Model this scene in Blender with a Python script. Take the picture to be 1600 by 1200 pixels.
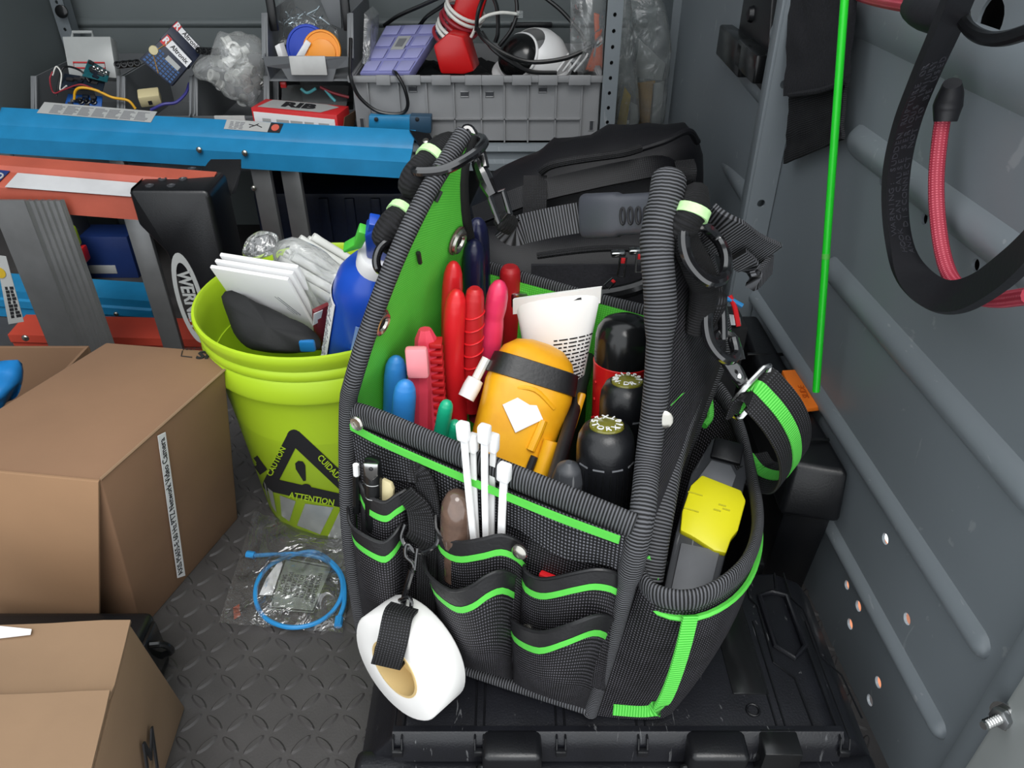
import bpy, bmesh, math, random
from mathutils import Vector as V, Matrix as M4, noise
random.seed(7)
for _o in list(bpy.data.objects): bpy.data.objects.remove(_o)
scene = bpy.context.scene; COL = scene.collection
# ---------------------------------------------------------------- camera
CAMZ, PITCH, FPX = 0.80, math.radians(35), 1200.0
cam = bpy.data.cameras.new('camera'); camo = bpy.data.objects.new('camera', cam); COL.objects.link(camo)
camo.location = (0, 0, CAMZ); camo.rotation_euler = (math.pi/2 - PITCH, 0, 0)
cam.sensor_width = 36; cam.lens = 36*FPX/1600; cam.clip_start = .02
scene.camera = camo
# ---------------------------------------------------------------- light: overcast sky seen through the open rear of the van
w = bpy.data.worlds.new('sky'); scene.world = w; w.use_nodes = True
bg = w.node_tree.nodes['Background']; bg.inputs[0].default_value = (.93, .97, 1, 1); bg.inputs[1].default_value = 1.55
sun = bpy.data.lights.new('sun', 'SUN'); suno = bpy.data.objects.new('sun', sun); COL.objects.link(suno)
sun.energy = 1.7; sun.angle = math.radians(35); sun.color = (1, .98, .95)
suno.location = (0, -2, 4); suno.rotation_euler = V((-.12, .62, -1)).to_track_quat('-Z', 'Y').to_euler()
vs = scene.view_settings
vs.view_transform = 'Standard'; vs.look = 'None'; vs.gamma = 1; vs.use_curve_mapping = False; vs.exposure = 0.25
# ---------------------------------------------------------------- pixel helpers (1600x1200 frame) -> world points on real planes
C0 = V((0, 0, CAMZ)); _s, _c = math.sin(PITCH), math.cos(PITCH)
def ray(px, py):
    a, b = (px-800)/FPX, (600-py)/FPX
    return V((a, _c + b*_s, -_s + b*_c))
def on_z(px, py, z): r = ray(px, py); return C0 + r*((z-CAMZ)/r.z)
def on_y(px, py, y): r = ray(px, py); return C0 + r*(y/r.y)
def on_t(px, py, t): return C0 + ray(px, py)*t
def on_pl(px, py, p, n): r = ray(px, py); return C0 + r*((V(p)-C0).dot(n)/r.dot(n))
def plane3(a, b, c): n = (V(b)-V(a)).cross(V(c)-V(a)).normalized(); return V(a), n
def proj(p):
    d = V(p)-C0; z = d.y*_c - d.z*_s; return (800+FPX*d.x/z, 600-FPX*(d.y*_s+d.z*_c)/z)
# ---------------------------------------------------------------- materials
MT = {}
def lin(h):
    h = h.lstrip('#'); o = []
    for i in (0, 2, 4):
        c = int(h[i:i+2], 16)/255; o.append(c/12.92 if c <= .04045 else ((c+.055)/1.055)**2.4)
    return (*o, 1)
class NT:
    def __init__(s, name):
        s.m = bpy.data.materials.new(name); s.m.use_nodes = True; s.t = s.m.node_tree; s.p = s.t.nodes['Principled BSDF']; s.out = s.t.nodes['Material Output']
    def n(s, kind, **kw):
        nd = s.t.nodes.new(kind)
        for k, v in kw.items():
            if k.startswith('i_'):
                k = k[2:]; k = int(k) if k.isdigit() else k.replace('_', ' ')
                nd.inputs[k].default_value = v
            else: setattr(nd, k, v)
        return nd
    def l(s, a, b): s.t.links.new(a, b)
def mat(name, col, rough=.5, metal=0, var=.10, vs_=18, bump=0, bs=250, spec=.5, col2=None, coat=0, trans=0, sss=0, scratch=0):
    k = NT(name); p = k.p
    p.inputs['Roughness'].default_value = rough; p.inputs['Metallic'].default_value = metal
    p.inputs['Specular IOR Level'].default_value = spec; p.inputs['Coat Weight'].default_value = coat
    p.inputs['Transmission Weight'].default_value = trans
    c = lin(col); tc = k.n('ShaderNodeTexCoord')
    nz = k.n('ShaderNodeTexNoise', i_Scale=vs_, i_Detail=5.0); k.l(tc.outputs['Object'], nz.inputs['Vector'])
    rp = k.n('ShaderNodeValToRGB'); e = rp.color_ramp.elements
    e[0].position = .3; e[1].position = .72
    e[0].color = (*[x*(1-var) for x in c[:3]], 1); e[1].color = lin(col2) if col2 else (*[min(1, x*(1+var)) for x in c[:3]], 1)
    k.l(nz.outputs['Fac'], rp.inputs['Fac']); last = rp.outputs['Color']
    if scratch:
        sn = k.n('ShaderNodeTexNoise', i_Scale=9.0, i_Detail=8.0, i_Distortion=3.0); mp = k.n('ShaderNodeMapping'); mp.inputs['Scale'].default_value = (9, 2, 1.2); mp.inputs['Rotation'].default_value = (.6, .3, .8)
        k.l(tc.outputs['Object'], mp.inputs['Vector']); k.l(mp.outputs['Vector'], sn.inputs['Vector'])
        r2 = k.n('ShaderNodeValToRGB'); r2.color_ramp.elements[0].position = .665; r2.color_ramp.elements[1].position = .70
        k.l(sn.outputs['Fac'], r2.inputs['Fac']); mx = k.n('ShaderNodeMixRGB'); mx.inputs[2].default_value = (.45, .46, .47, 1)
        ml = k.n('ShaderNodeMath', operation='MULTIPLY'); ml.inputs[1].default_value = scratch
        k.l(r2.outputs['Color'], ml.inputs[0]); k.l(ml.outputs[0], mx.inputs[0]); k.l(last, mx.inputs[1]); last = mx.outputs[0]
    k.l(last, p.inputs['Base Color'])
    if bump:
        n2 = k.n('ShaderNodeTexNoise', i_Scale=bs, i_Detail=3.0); k.l(tc.outputs['Object'], n2.inputs['Vector'])
        b = k.n('ShaderNodeBump', i_Strength=bump, i_Distance=.001); k.l(n2.outputs['Fac'], b.inputs['Height']); k.l(b.outputs['Normal'], p.inputs['Normal'])
    MT[name] = k.m; return k.m
def weave(name, dark, light, pu, pv, rough=.75, bump=.6, dist=.0006, mix=.5):
    """cloth from two crossing sine waves in UV metres; pu, pv are the thread pitches (0 = none)"""
    k = NT(name); p = k.p; p.inputs['Roughness'].default_value = rough; p.inputs['Specular IOR Level'].default_value = .35
    uv = k.n('ShaderNodeUVMap'); outs = []
    for pit, ax in ((pu, 'X'), (pv, 'Y')):
        if pit:
            wv = k.n('ShaderNodeTexWave', wave_type='BANDS', bands_direction=ax, i_Scale=.31416/pit, i_Distortion=.0)
            k.l(uv.outputs['UV'], wv.inputs['Vector']); outs.append(wv.outputs['Fac'])
    h = outs[0]
    if len(outs) == 2:
        ml = k.n('ShaderNodeMath', operation='MULTIPLY'); k.l(outs[0], ml.inputs[0]); k.l(outs[1], ml.inputs[1]); h = ml.outputs[0]
    tc = k.n('ShaderNodeTexCoord'); nz = k.n('ShaderNodeTexNoise', i_Scale=40.0, i_Detail=4.0); k.l(tc.outputs['Object'], nz.inputs['Vector'])
    rp = k.n('ShaderNodeValToRGB'); e = rp.color_ramp.elements; e[0].position = .15; e[1].position = .9; e[0].color = lin(dark); e[1].color = lin(light)
    ad = k.n('ShaderNodeMath', operation='MULTIPLY_ADD'); ad.inputs[1].default_value = .5; k.l(nz.outputs['Fac'], ad.inputs[0])
    sb = k.n('ShaderNodeMath', operation='SUBTRACT'); sb.inputs[1].default_value = .25; k.l(h, ad.inputs[2]); k.l(ad.outputs[0], sb.inputs[0])
    k.l(sb.outputs[0], rp.inputs['Fac']); k.l(rp.outputs['Color'], p.inputs['Base Color'])
    b = k.n('ShaderNodeBump', i_Strength=bump, i_Distance=dist); k.l(h, b.inputs['Height']); k.l(b.outputs['Normal'], p.inputs['Normal'])
    return k.m
def film(name, tint='#ffffff', fac=.12, rough=.12, bs=25, bump=.5, milky=0.0):
    """clear plastic film: see-through sheet with a glossy skin and wrinkles"""
    k = NT(name); t = k.t
    tr = k.n('ShaderNodeBsdfTransparent'); tr.inputs[0].default_value = lin(tint)
    gl = k.n('ShaderNodeBsdfGlossy', i_Roughness=rough); gl.inputs[0].default_value = (1, 1, 1, 1)
    tc = k.n('ShaderNodeTexCoord'); nz = k.n('ShaderNodeTexNoise', i_Scale=bs, i_Detail=3.0, i_Distortion=1.5); k.l(tc.outputs['Object'], nz.inputs['Vector'])
    b = k.n('ShaderNodeBump', i_Strength=bump, i_Distance=.02); k.l(nz.outputs['Fac'], b.inputs['Height']); k.l(b.outputs['Normal'], gl.inputs['Normal'])
    fr = k.n('ShaderNodeFresnel', i_IOR=1.4); k.l(b.outputs['Normal'], fr.inputs['Normal'])
    ad = k.n('ShaderNodeMath', operation='ADD', use_clamp=True); ad.inputs[1].default_value = fac; k.l(fr.outputs[0], ad.inputs[0])
    mx = k.n('ShaderNodeMixShader'); k.l(ad.outputs[0], mx.inputs[0]); k.l(tr.outputs[0], mx.inputs[1]); k.l(gl.outputs[0], mx.inputs[2]); o = mx.outputs[0]
    if milky:
        df = k.n('ShaderNodeBsdfDiffuse'); df.inputs[0].default_value = (.8, .82, .82, 1); m2 = k.n('ShaderNodeMixShader'); m2.inputs[0].default_value = milky
        k.l(o, m2.inputs[1]); k.l(df.outputs[0], m2.inputs[2]); o = m2.outputs[0]
    k.l(o, k.out.inputs['Surface']); return k.m
def matp(key, *a, **k): MT[key] = mat(key, *a, **k); return MT[key]
matp('wallpaint', '#787f84', .36, var=.04, vs_=6, spec=.5, scratch=.25, bump=.05, bs=60)
matp('wallback', '#6c7374', .45, var=.05, vs_=6)
matp('rubber_mat', '#3e3c3c', .62, var=.18, vs_=14, bump=.3, bs=400)
matp('blackplastic', '#101114', .34, var=.2, vs_=30, bump=.15, bs=500)
matp('blackgloss', '#141516', .2, var=.15, vs_=30)
matp('blackmatte', '#101113', .75, var=.2, vs_=30, bump=.2, bs=300)
matp('casetop', '#14151a', .36, var=.3, vs_=25, bump=.25, bs=500, scratch=.18)
matp('cardboard', '#7d5f47', .85, var=.07, vs_=9, bump=.12, bs=140)
matp('cardboard_light', '#876d54', .85, var=.08, vs_=9, bump=.15, bs=120)
matp('cardboard_in', '#715640', .9, var=.06, vs_=9)
matp('paper', '#e4e4e6', .7, var=.02)
matp('print_black', '#16161a', .7, var=.05)
matp('print_grey', '#707276', .7, var=.05)
matp('lime', '#a8c828', .42, var=.05, vs_=10, spec=.4)
matp('reflective', '#b5b9b6', .32, metal=.55, var=.08, vs_=40)
matp('white_plastic', '#e6e6e6', .4, var=.02)
matp('white_matte', '#ecebe9', .6, var=.03)
matp('greyplastic', '#88898b', .48, var=.06, vs_=12, bump=.1, bs=400)
matp('greybin', '#6d7073', .5, var=.06, vs_=12)
matp('ladder_blue', '#227cac', .32, var=.10, vs_=22, bump=.15, bs=300)
matp('ladder_orange', '#a5503f', .45, var=.10, vs_=22, bump=.15, bs=300)
matp('alu', '#8b8c8d', .42, metal=.75, var=.12, vs_=18)
matp('steel', '#9a9c9e', .3, metal=.9, var=.12, vs_=25)
matp('chrome', '#c9c9c7', .16, metal=1, var=.05)
matp('rivet', '#b9b6ae', .25, metal=.95, var=.06)
matp('blacksteel', '#121214', .16, var=.1, spec=.8, coat=.8)
matp('red', '#d21f26', .35, var=.07, vs_=30)
matp('red_dark', '#b71c22', .45, var=.08, vs_=40, bump=.3, bs=150)
matp('red_tool', '#c51a1c', .3, var=.06)
matp('pink', '#df3560', .35, var=.06, vs_=25)
matp('pinkred', '#dd4158', .42, var=.08, vs_=25)
matp('pinkpale', '#eb8d94', .45, var=.06)
matp('bluegrip', '#2f7fc6', .42, var=.10, vs_=50)
matp('navy', '#171a3a', .3, var=.25, vs_=60)
matp('greengrip', '#18a078', .35, var=.05)
matp('yellowtool', '#e6a014', .40, var=.12, vs_=28, col2='#f2b41e')
matp('yellow', '#ece51e', .42, var=.04)
matp('olivecap', '#6d6a26', .12, var=.25, vs_=60, coat=.6)
matp('yellowprint', '#b9b93a', .5, var=.02)
matp('brownclear', '#5d4a40', .16, var=.35, vs_=60, coat=.6)
matp('beige', '#c9bd93', .5, var=.04)
matp('orange', '#ee7a22', .4, var=.03)
matp('orangelid', '#f09418', .38, var=.03)
matp('bluelid', '#1a3fb4', .38, var=.04)
matp('spray_blue', '#1748b0', .28, var=.06, vs_=12)
matp('spray_dark', '#123a94', .28, var=.06)
matp('green_trig', '#47b33a', .4, var=.03)
matp('rodgreen', '#1fd32a', .3, var=.02)
matp('greentrim', '#52c043', .6, var=.05, vs_=60)
matp('greenpale', '#b9e7a2', .65, var=.10, vs_=400)
matp('maroon', '#6b1f26', .45, var=.1)
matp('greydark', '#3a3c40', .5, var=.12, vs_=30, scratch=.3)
matp('greymid', '#6a6c70', .45, var=.1, vs_=30, scratch=.35)
matp('leather', '#1a1a1c', .45, var=.2, vs_=60, bump=.25, bs=300)
matp('fleece', '#1a1a1f', .95, var=.3, vs_=300, bump=1.0, bs=260)
matp('rubber', '#1c1c20', .5, var=.1, bump=.2, bs=200)
matp('cable_black', '#111214', .35, var=.1)
matp('cable_white', '#d8d8d2', .4, var=.03)
matp('cable_blue', '#2a86c4', .4, var=.04)
matp('wire_yellow', '#d9a21c', .45, var=.03)
matp('wire_purple', '#3c3a86', .45, var=.04)
matp('wire_red', '#8e2430', .45, var=.04)
matp('pcb_teal', '#12525a', .4, var=.25, vs_=120)
matp('pcb_blue', '#1a4f96', .4, var=.25, vs_=120)
matp('pcb_dark', '#16202c', .4, var=.3, vs_=120)
matp('tan_core', '#cdb27c', .6, var=.06)
matp('purple_box', '#8587bb', .25, var=.06, vs_=20)
matp('purple_cell', '#9a9bc9', .25, var=.06, vs_=20)
matp('bluefoil', '#1d6fae', .3, var=.15, vs_=30, bump=.4, bs=40)
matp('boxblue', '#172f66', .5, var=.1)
matp('boxred', '#c8282c', .5, var=.04)
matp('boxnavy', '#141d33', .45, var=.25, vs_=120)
matp('screws', '#a8b4bc', .25, metal=.9, var=.3, vs_=150)
matp('milkplastic', '#dfe0dc', .45, var=.04)
matp('cloudybox', '#a7aaa9', .3, var=.08, vs_=20)
matp('tag_yellow', '#b99a22', .6, var=.15, vs_=40)
matp('tag_ochre', '#a8803a', .6, var=.15, vs_=40)
matp('stud', '#8a8d90', .35, metal=.6, var=.1)
MT['webbing'] = weave('webbing', '#050506', '#5a5b5f', .0026, 0, bump=.9)  # pale ribs put the webbing's specular shine into its colour
MT['webbing_wide'] = weave('webbing_wide', '#060607', '#55555a', 0, .0026, bump=.8)  # rib shine is coloured in here as well
MT['webbing_tight'] = weave('webbing_tight', '#060607', '#3c3c40', .0022, .0024, bump=.8)  # paler ribs again stand for shine on the weave
MT['cordura'] = weave('cordura', '#050506', '#57555c', .0024, .0030, bump=.7, rough=.6)  # paler threads paint the cloth's highlight sheen into its colour
MT['greencloth'] = weave('greencloth', '#55c83c', '#7ae95c', .0022, .0022, bump=.35, rough=.7)
MT['greenweb'] = weave('greenweb', '#3aa831', '#66cf57', .0022, 0, bump=.5)
MT['bungee_red'] = weave('bungee_red', '#a83345', '#e0707f', .0022, .0035, bump=.6, rough=.5)
MT['bagcloth'] = weave('bagcloth', '#0a0a0e', '#17171d', .0030, .0030, bump=.25, rough=.55)
MT['film'] = film('film', fac=.075, rough=.08, bs=20, bump=.9, milky=.04)
MT['film_milky'] = film('film_milky', fac=.05, milky=.20, rough=.2)
MT['film_soft'] = film('film_soft', fac=.05, milky=.12, rough=.2, bs=18)
MT['film_grey'] = film('film_grey', tint='#e4e8e8', fac=.06, milky=.10, rough=.25)
# ---------------------------------------------------------------- objects
FR = {}
def frame(o, z=(0, 0, 1), x=(1, 0, 0)):
    z = V(z).normalized(); x = V(x); x = (x - z*x.dot(z)).normalized(); y = z.cross(x)
    m = M4((x, y, z)).transposed().to_4x4(); m.translation = V(o); return m
def tag(o, label, cat, group=None, kind=None):
    if label: o['label'] = label
    if cat: o['category'] = cat
    if group: o['group'] = group
    if kind: o['kind'] = kind
    return o
def thing(name, label, cat, loc=(0, 0, 0), M=None, group=None, kind=None):
    o = bpy.data.objects.new(name, None); COL.objects.link(o); o.empty_display_size = .02
    if M is None: M = M4.Translation(V(loc))
    o.matrix_world = M; FR[o] = M.copy(); return tag(o, label, cat, group, kind)
def obj(name, bm, m, parent=None, local=False, ang=35, smooth=True, label=None):
    me = bpy.data.meshes.new(name)
    if parent is not None and not local: bm.transform(FR[parent].inverted())
    bmesh.ops.recalc_face_normals(bm, faces=bm.faces[:]) if smooth != 'raw' else None
    bm.to_mesh(me); bm.free()
    me.materials.append(MT[m] if isinstance(m, str) else m)
    if smooth:
        me.polygons.foreach_set('use_smooth', [True]*len(me.polygons)); me.set_sharp_from_angle(angle=math.radians(ang))
    o = bpy.data.objects.new(name, me); COL.objects.link(o)
    if parent is not None: o.parent = parent; FR[o] = FR[parent]
    if label: o['label'] = label
    return o
def solo(name, bm, m, label, cat, group=None, kind=None, M=None, ang=35, smooth=True):
    """a thing that is one mesh: origin at its base"""
    if M is None:
        xs = [v.co for v in bm.verts]; c = sum(xs, V())/len(xs); M = M4.Translation((c.x, c.y, min(v.z for v in xs)))
        bm.transform(M.inverted())
    o = obj(name, bm, m, ang=ang, smooth=smooth); o.matrix_world = M; FR[o] = M.copy()
    return tag(o, label, cat, group, kind)
def B(): return bmesh.new()
def merge(bm, t, M=None):
    if M is not None: t.transform(M)
    me = bpy.data.meshes.new('t'); t.to_mesh(me); t.free(); bm.from_mesh(me); bpy.data.meshes.remove(me); return bm
def box(bm, lo, hi, bev=0, seg=2, M=None):
    t = B(); bmesh.ops.create_cube(t, size=1); lo, hi = V(lo), V(hi); c = (lo+hi)/2; s = hi-lo
    for v in t.verts: v.co = V((v.co.x*s.x, v.co.y*s.y, v.co.z*s.z))+c
    if bev: bmesh.ops.bevel(t, geom=t.edges[:], offset=bev, segments=seg, profile=.5, affect='EDGES')
    return merge(bm, t, M)
def hexa(bm, p, bev=0, seg=2):
    """8 corners: bottom ring then top ring"""
    t = B(); v = [t.verts.new(V(q)) for q in p]
    for f in ((3, 2, 1, 0), (4, 5, 6, 7), (0, 1, 5, 4), (1, 2, 6, 5), (2, 3, 7, 6), (3, 0, 4, 7)): t.faces.new([v[i] for i in f])
    if bev: bmesh.ops.bevel(t, geom=t.edges[:], offset=bev, segments=seg, profile=.5, affect='EDGES')
    return merge(bm, t)
def prism(bm, poly, vec, bev=0, seg=2, M=None):
    t = B(); vec = V(vec); a = [t.verts.new(V(q)) for q in poly]; b = [t.verts.new(V(q)+vec) for q in poly]; n = len(a)
    t.faces.new(a); t.faces.new(b[::-1])
    for i in range(n): t.faces.new((a[i], b[i], b[(i+1) % n], a[(i+1) % n]))
    bmesh.ops.recalc_face_normals(t, faces=t.faces[:])
    if bev: bmesh.ops.bevel(t, geom=t.edges[:], offset=bev, segments=seg, profile=.5, affect='EDGES')
    return merge(bm, t, M)
def cr(pts, k=6, closed=False):
    """Catmull-Rom smoothing of a point list"""
    P = [V(p) for p in pts]; n = len(P); o = []
    for i in range(n if closed else n-1):
        p1, p2 = P[i], P[(i+1) % n]
        p0 = P[(i-1) % n] if closed or i > 0 else p1*2-p2
        p3 = P[(i+2) % n] if closed or i < n-2 else p2*2-p1
        for j in range(k):
            t = j/k; o.append(.5*((2*p1)+(p2-p0)*t+(2*p0-5*p1+4*p2-p3)*t*t+(3*p1-p0-3*p2+p3)*t**3))
    if not closed: o.append(P[-1])
    return o
def sweep(bm, pts, sec, up=None, closed=False, cap=True, scale=None):
    """sweep the 2-D section (list of (a,b)) along pts; up(i) fixes the section's second axis; UV in metres"""
    uvl = bm.loops.layers.uv.verify(); n = len(pts); rings = []; L = [0]; prev = None
    for i, p in enumerate(pts):
        a = pts[(i-1) % n] if closed or i else p; b = pts[(i+1) % n] if closed or i < n-1 else p
        t = (b-a).normalized()
        if up is not None: u = V(up[i] if isinstance(up, list) else up)
        else:
            u = prev if prev is not None else (V((0, 0, 1)) if abs(t.z) < .9 else V((0, 1, 0)))
        u = (u-t*u.dot(t)).normalized(); prev = u; s = t.cross(u)
        k = scale[i] if scale else 1
        rings.append([bm.verts.new(p+s*(x*k)+u*(y*k)) for x, y in sec])
        if i: L.append(L[-1]+(p-pts[i-1]).length)
    m = len(sec); per = [0]
    for j in range(m): per.append(per[-1]+math.dist(sec[j], sec[(j+1) % m]))
    for i in range(n if closed else n-1):
        A, Bq = rings[i], rings[(i+1) % n]; la = L[i]; lb = L[i+1] if i+1 < n else L[-1]+(pts[0]-pts[-1]).length
        for j in range(m):
            f = bm.faces.new((A[j], A[(j+1) % m], Bq[(j+1) % m], Bq[j]))
            for lp, c in zip(f.loops, ((la, per[j]), (la, per[j+1]), (lb, per[j+1]), (lb, per[j]))): lp[uvl].uv = c
    if cap and not closed: bm.faces.new(rings[0][::-1]); bm.faces.new(rings[-1])
    return bm
def circ(r, n=10): return [(r*math.cos(2*math.pi*i/n), r*math.sin(2*math.pi*i/n)) for i in range(n)]
def tube(bm, pts, r, n=10, k=0, closed=False, radii=None):
    if k: 
        pts = cr(pts, k, closed)
    else: pts = [V(p) for p in pts]
    sc = None
    if radii:
        sc = []; m = len(pts)
        for i in range(m):
            q = i/(m-1)*(len(radii)-1); a = int(min(q, len(radii)-2)); sc.append(radii[a]+(radii[a+1]-radii[a])*(q-a))
        r = 1
    return sweep(bm, pts, circ(r, n), closed=closed, scale=sc)
def strap(bm, pts, wdir, width, th=.0022, k=6, closed=False):
    """flat webbing; wdir = direction of the width (constant or a list along the points)"""
    n0 = len(pts)
    if isinstance(wdir, list):
        wd = cr(wdir, k, closed) if k else [V(q) for q in wdir]
    P = cr(pts, k, closed) if k else [V(p) for p in pts]
    ups = []
    for i, p in enumerate(P):
        a = P[max(i-1, 0)]; b = P[min(i+1, len(P)-1)]
        if closed: a = P[i-1]; b = P[(i+1) % len(P)]
        t = (b-a).normalized(); q = wd[i] if isinstance(wdir, list) else V(wdir); ups.append(q.cross(t))
    h, e = width/2, th/2
    return sweep(bm, P, [(-h, -e), (h, -e), (h, e), (-h, e)], up=ups, closed=closed)
def lathe(bm, prof, n=32, M=None, a0=0, a1=2*math.pi):
    t = B(); rings = []; full = abs(a1-a0-2*math.pi) < 1e-6; uvl = t.loops.layers.uv.verify()
    for r, z in prof:
        if r < 1e-6: rings.append([t.verts.new((0, 0, z))])
        else: rings.append([t.verts.new((r*math.cos(a0+(a1-a0)*i/n), r*math.sin(a0+(a1-a0)*i/n), z)) for i in range(n if full else n+1)])
    for A, Bq in zip(rings, rings[1:]):
        m = max(len(A), len(Bq))
        for i in range(m if full else m-1):
            j = (i+1) % m
            if len(A) == 1 and len(Bq) == 1: continue
            if len(A) == 1: t.faces.new((A[0], Bq[i], Bq[j]))
            elif len(Bq) == 1: t.faces.new((A[i], A[j], Bq[0]))
            else: t.faces.new((A[i], A[j], Bq[j], Bq[i]))
    return merge(bm, t, M)
def grid(bm, rows, closed=False):
    """surface through rows of points, UV in metres (u along a row, v across rows)"""
    uvl = bm.loops.layers.uv.verify(); vv = [[bm.verts.new(V(p)) for p in r] for r in rows]; m = len(rows[0])
    mid = rows[len(rows)//2]; us = [0]
    for j in range(1, m+1): us.append(us[-1]+(V(mid[j % m])-V(mid[j-1])).length)
    c = m//2; vs2 = [0]
    for i in range(1, len(rows)): vs2.append(vs2[-1]+(V(rows[i][c])-V(rows[i-1][c])).length)
    for i in range(len(rows)-1):
        for j in range(m if closed else m-1):
            k = (j+1) % m
            try: f = bm.faces.new((vv[i][j], vv[i][k], vv[i+1][k], vv[i+1][j]))
            except ValueError: continue
            for lp, cc in zip(f.loops, ((us[j], vs2[i]), (us[j+1], vs2[i]), (us[j+1], vs2[i+1]), (us[j], vs2[i+1]))): lp[uvl].uv = cc
    return bm
def thick(bm, d):
    """give a sheet real thickness (towards the back of its normals)"""
    bm.normal_update(); uvl = bm.loops.layers.uv.verify()
    r = bmesh.ops.solidify(bm, geom=bm.faces[:], thickness=d); return bm
def lerp(a, b, t): return V(a)*(1-t)+V(b)*t
def bil(a, b, c, d, u, v): return lerp(lerp(a, b, u), lerp(c, d, u), v)   # a,b = bottom l,r; c,d = top l,r
def curve_mesh(cu):
    o = bpy.data.objects.new('tmp', cu); me = bpy.data.meshes.new_from_object(o); bpy.data.objects.remove(o)
    t = B(); t.from_mesh(me); bpy.data.meshes.remove(me); bpy.data.curves.remove(cu); return t
def text(bm, s, size, M, ext=.0003, align='CENTER', sx=1, bold=0, space=1):
    cu = bpy.data.curves.new('t', 'FONT'); cu.body = s; cu.size = size; cu.extrude = ext; cu.align_x = align; cu.align_y = 'CENTER'; cu.resolution_u = 2; cu.offset = bold; cu.space_character = space
    t = curve_mesh(cu)
    if sx != 1: t.transform(M4.Diagonal((sx, 1, 1, 1)))
    return merge(bm, t, M)
def plate(bm, outer, holes, M, th, circle_n=16):
    """flat plate with real holes: outer polygon, holes as (u, v, ru, rv)"""
    cu = bpy.data.curves.new('p', 'CURVE'); cu.dimensions = '2D'; cu.fill_mode = 'BOTH'; cu.extrude = th/2
    def sp(pts):
        s = cu.splines.new('POLY'); s.points.add(len(pts)-1); s.use_cyclic_u = True
        for q, p in zip(s.points, pts): q.co = (p[0], p[1], 0, 1)
    sp(outer)
    for u, v, ru, rv in holes: sp([(u+ru*math.cos(2*math.pi*i/circle_n), v+rv*math.sin(2*math.pi*i/circle_n)) for i in range(circle_n)])
    return merge(bm, curve_mesh(cu), M)
def dome(bm, p, n, r, h, seg=12):
    """rivet head"""
    return lathe(bm, [(r, 0), (r*.96, h*.45), (r*.7, h*.85), (r*.3, h), (0, h)], seg, frame(p, n, (1, .3, .2) if abs(V(n).normalized().x) < .9 else (0, 1, 0)))
def ring(bm, p, n, R, r, seg=20, m=8):
    F = frame(p, n, (1, .3, .2) if abs(V(n).normalized().x) < .9 else (0, 1, 0))
    return tube(bm, [F@V((R*math.cos(2*math.pi*i/seg), R*math.sin(2*math.pi*i/seg), 0)) for i in range(seg)], r, m, closed=True)
def copy_part(src, parent, M=None):
    c = src.copy(); COL.objects.link(c); c.parent = parent
    if M is not None: c.matrix_local = M
    FR[c] = FR[parent]; return c
def resample(P, n):
    L = [0]
    for a, b in zip(P, P[1:]): L.append(L[-1]+(b-a).length)
    o = []; i = 0
    for k in range(n):
        s = L[-1]*k/(n-1)
        while i < len(L)-2 and L[i+1] < s: i += 1
        o.append(lerp(P[i], P[i+1], (s-L[i])/max(1e-9, L[i+1]-L[i])))
    return o
# ================================================================ the setting
def inpoly(x, y, P):
    r = False
    for (x0, y0), (x1, y1) in zip(P, P[1:]+P[:1]):
        if (y0 > y) != (y1 > y) and x < (x1-x0)*(y-y0)/(y1-y0)+x0: r = not r
    return r
bm = B(); box(bm, (-1.5, -.25, -.03), (.424, 1.93, 0))
floor = obj('floor', bm, 'rubber_mat'); floor['kind'] = 'structure'; FR[floor] = M4()
# raised tread lozenges of the rubber mat: each one that shows is a piece of its own
def lozenge():
    t = B(); N = 12; L, Wd, H = .0140, .0048, .0024; ring0 = []; ring1 = []
    for i in range(N):
        a = 2*math.pi*i/N; c, s = math.cos(a), math.sin(a)
        e = L*math.copysign(abs(c)**1.25, c), Wd*s
        ring0.append(t.verts.new((e[0], e[1], 0))); ring1.append(t.verts.new((e[0]*.8, e[1]*.55, H)))
    for i in range(N): t.faces.new((ring0[i], ring0[(i+1) % N], ring1[(i+1) % N], ring1[i]))
    t.faces.new(ring1); return t
FV = [(400, 765), (560, 850), (600, 1230), (262, 1230), (292, 1100), (225, 975)]
FV2 = [(1335, 1120), (1400, 1215), (1330, 1215)]
proto = None; rest = B(); cell = .0255; cnt = 0
for i in range(-58, 18):
    for j in range(8, 75):
        x, y = i*cell, j*cell; px, py = proj((x, y, .002)); rz = math.radians(52 if (i+j) % 2 else -38)
        if inpoly(px, py, FV) or inpoly(px, py, FV2):
            cnt += 1
            if proto is None: proto = obj('tread_bar', lozenge(), 'rubber_mat', floor); t = proto
            else: t = copy_part(proto, floor)
            t.matrix_local = M4.Translation((x, y, 0))@M4.Rotation(rz, 4, 'Z')
        elif -.62 < x < .40 and .3 < y < 1.3: merge(rest, lozenge(), M4.Translation((x, y, 0))@M4.Rotation(rz, 4, 'Z'))
r_ = obj('tread_field', rest, 'rubber_mat', floor); r_['kind'] = 'stuff'
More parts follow.
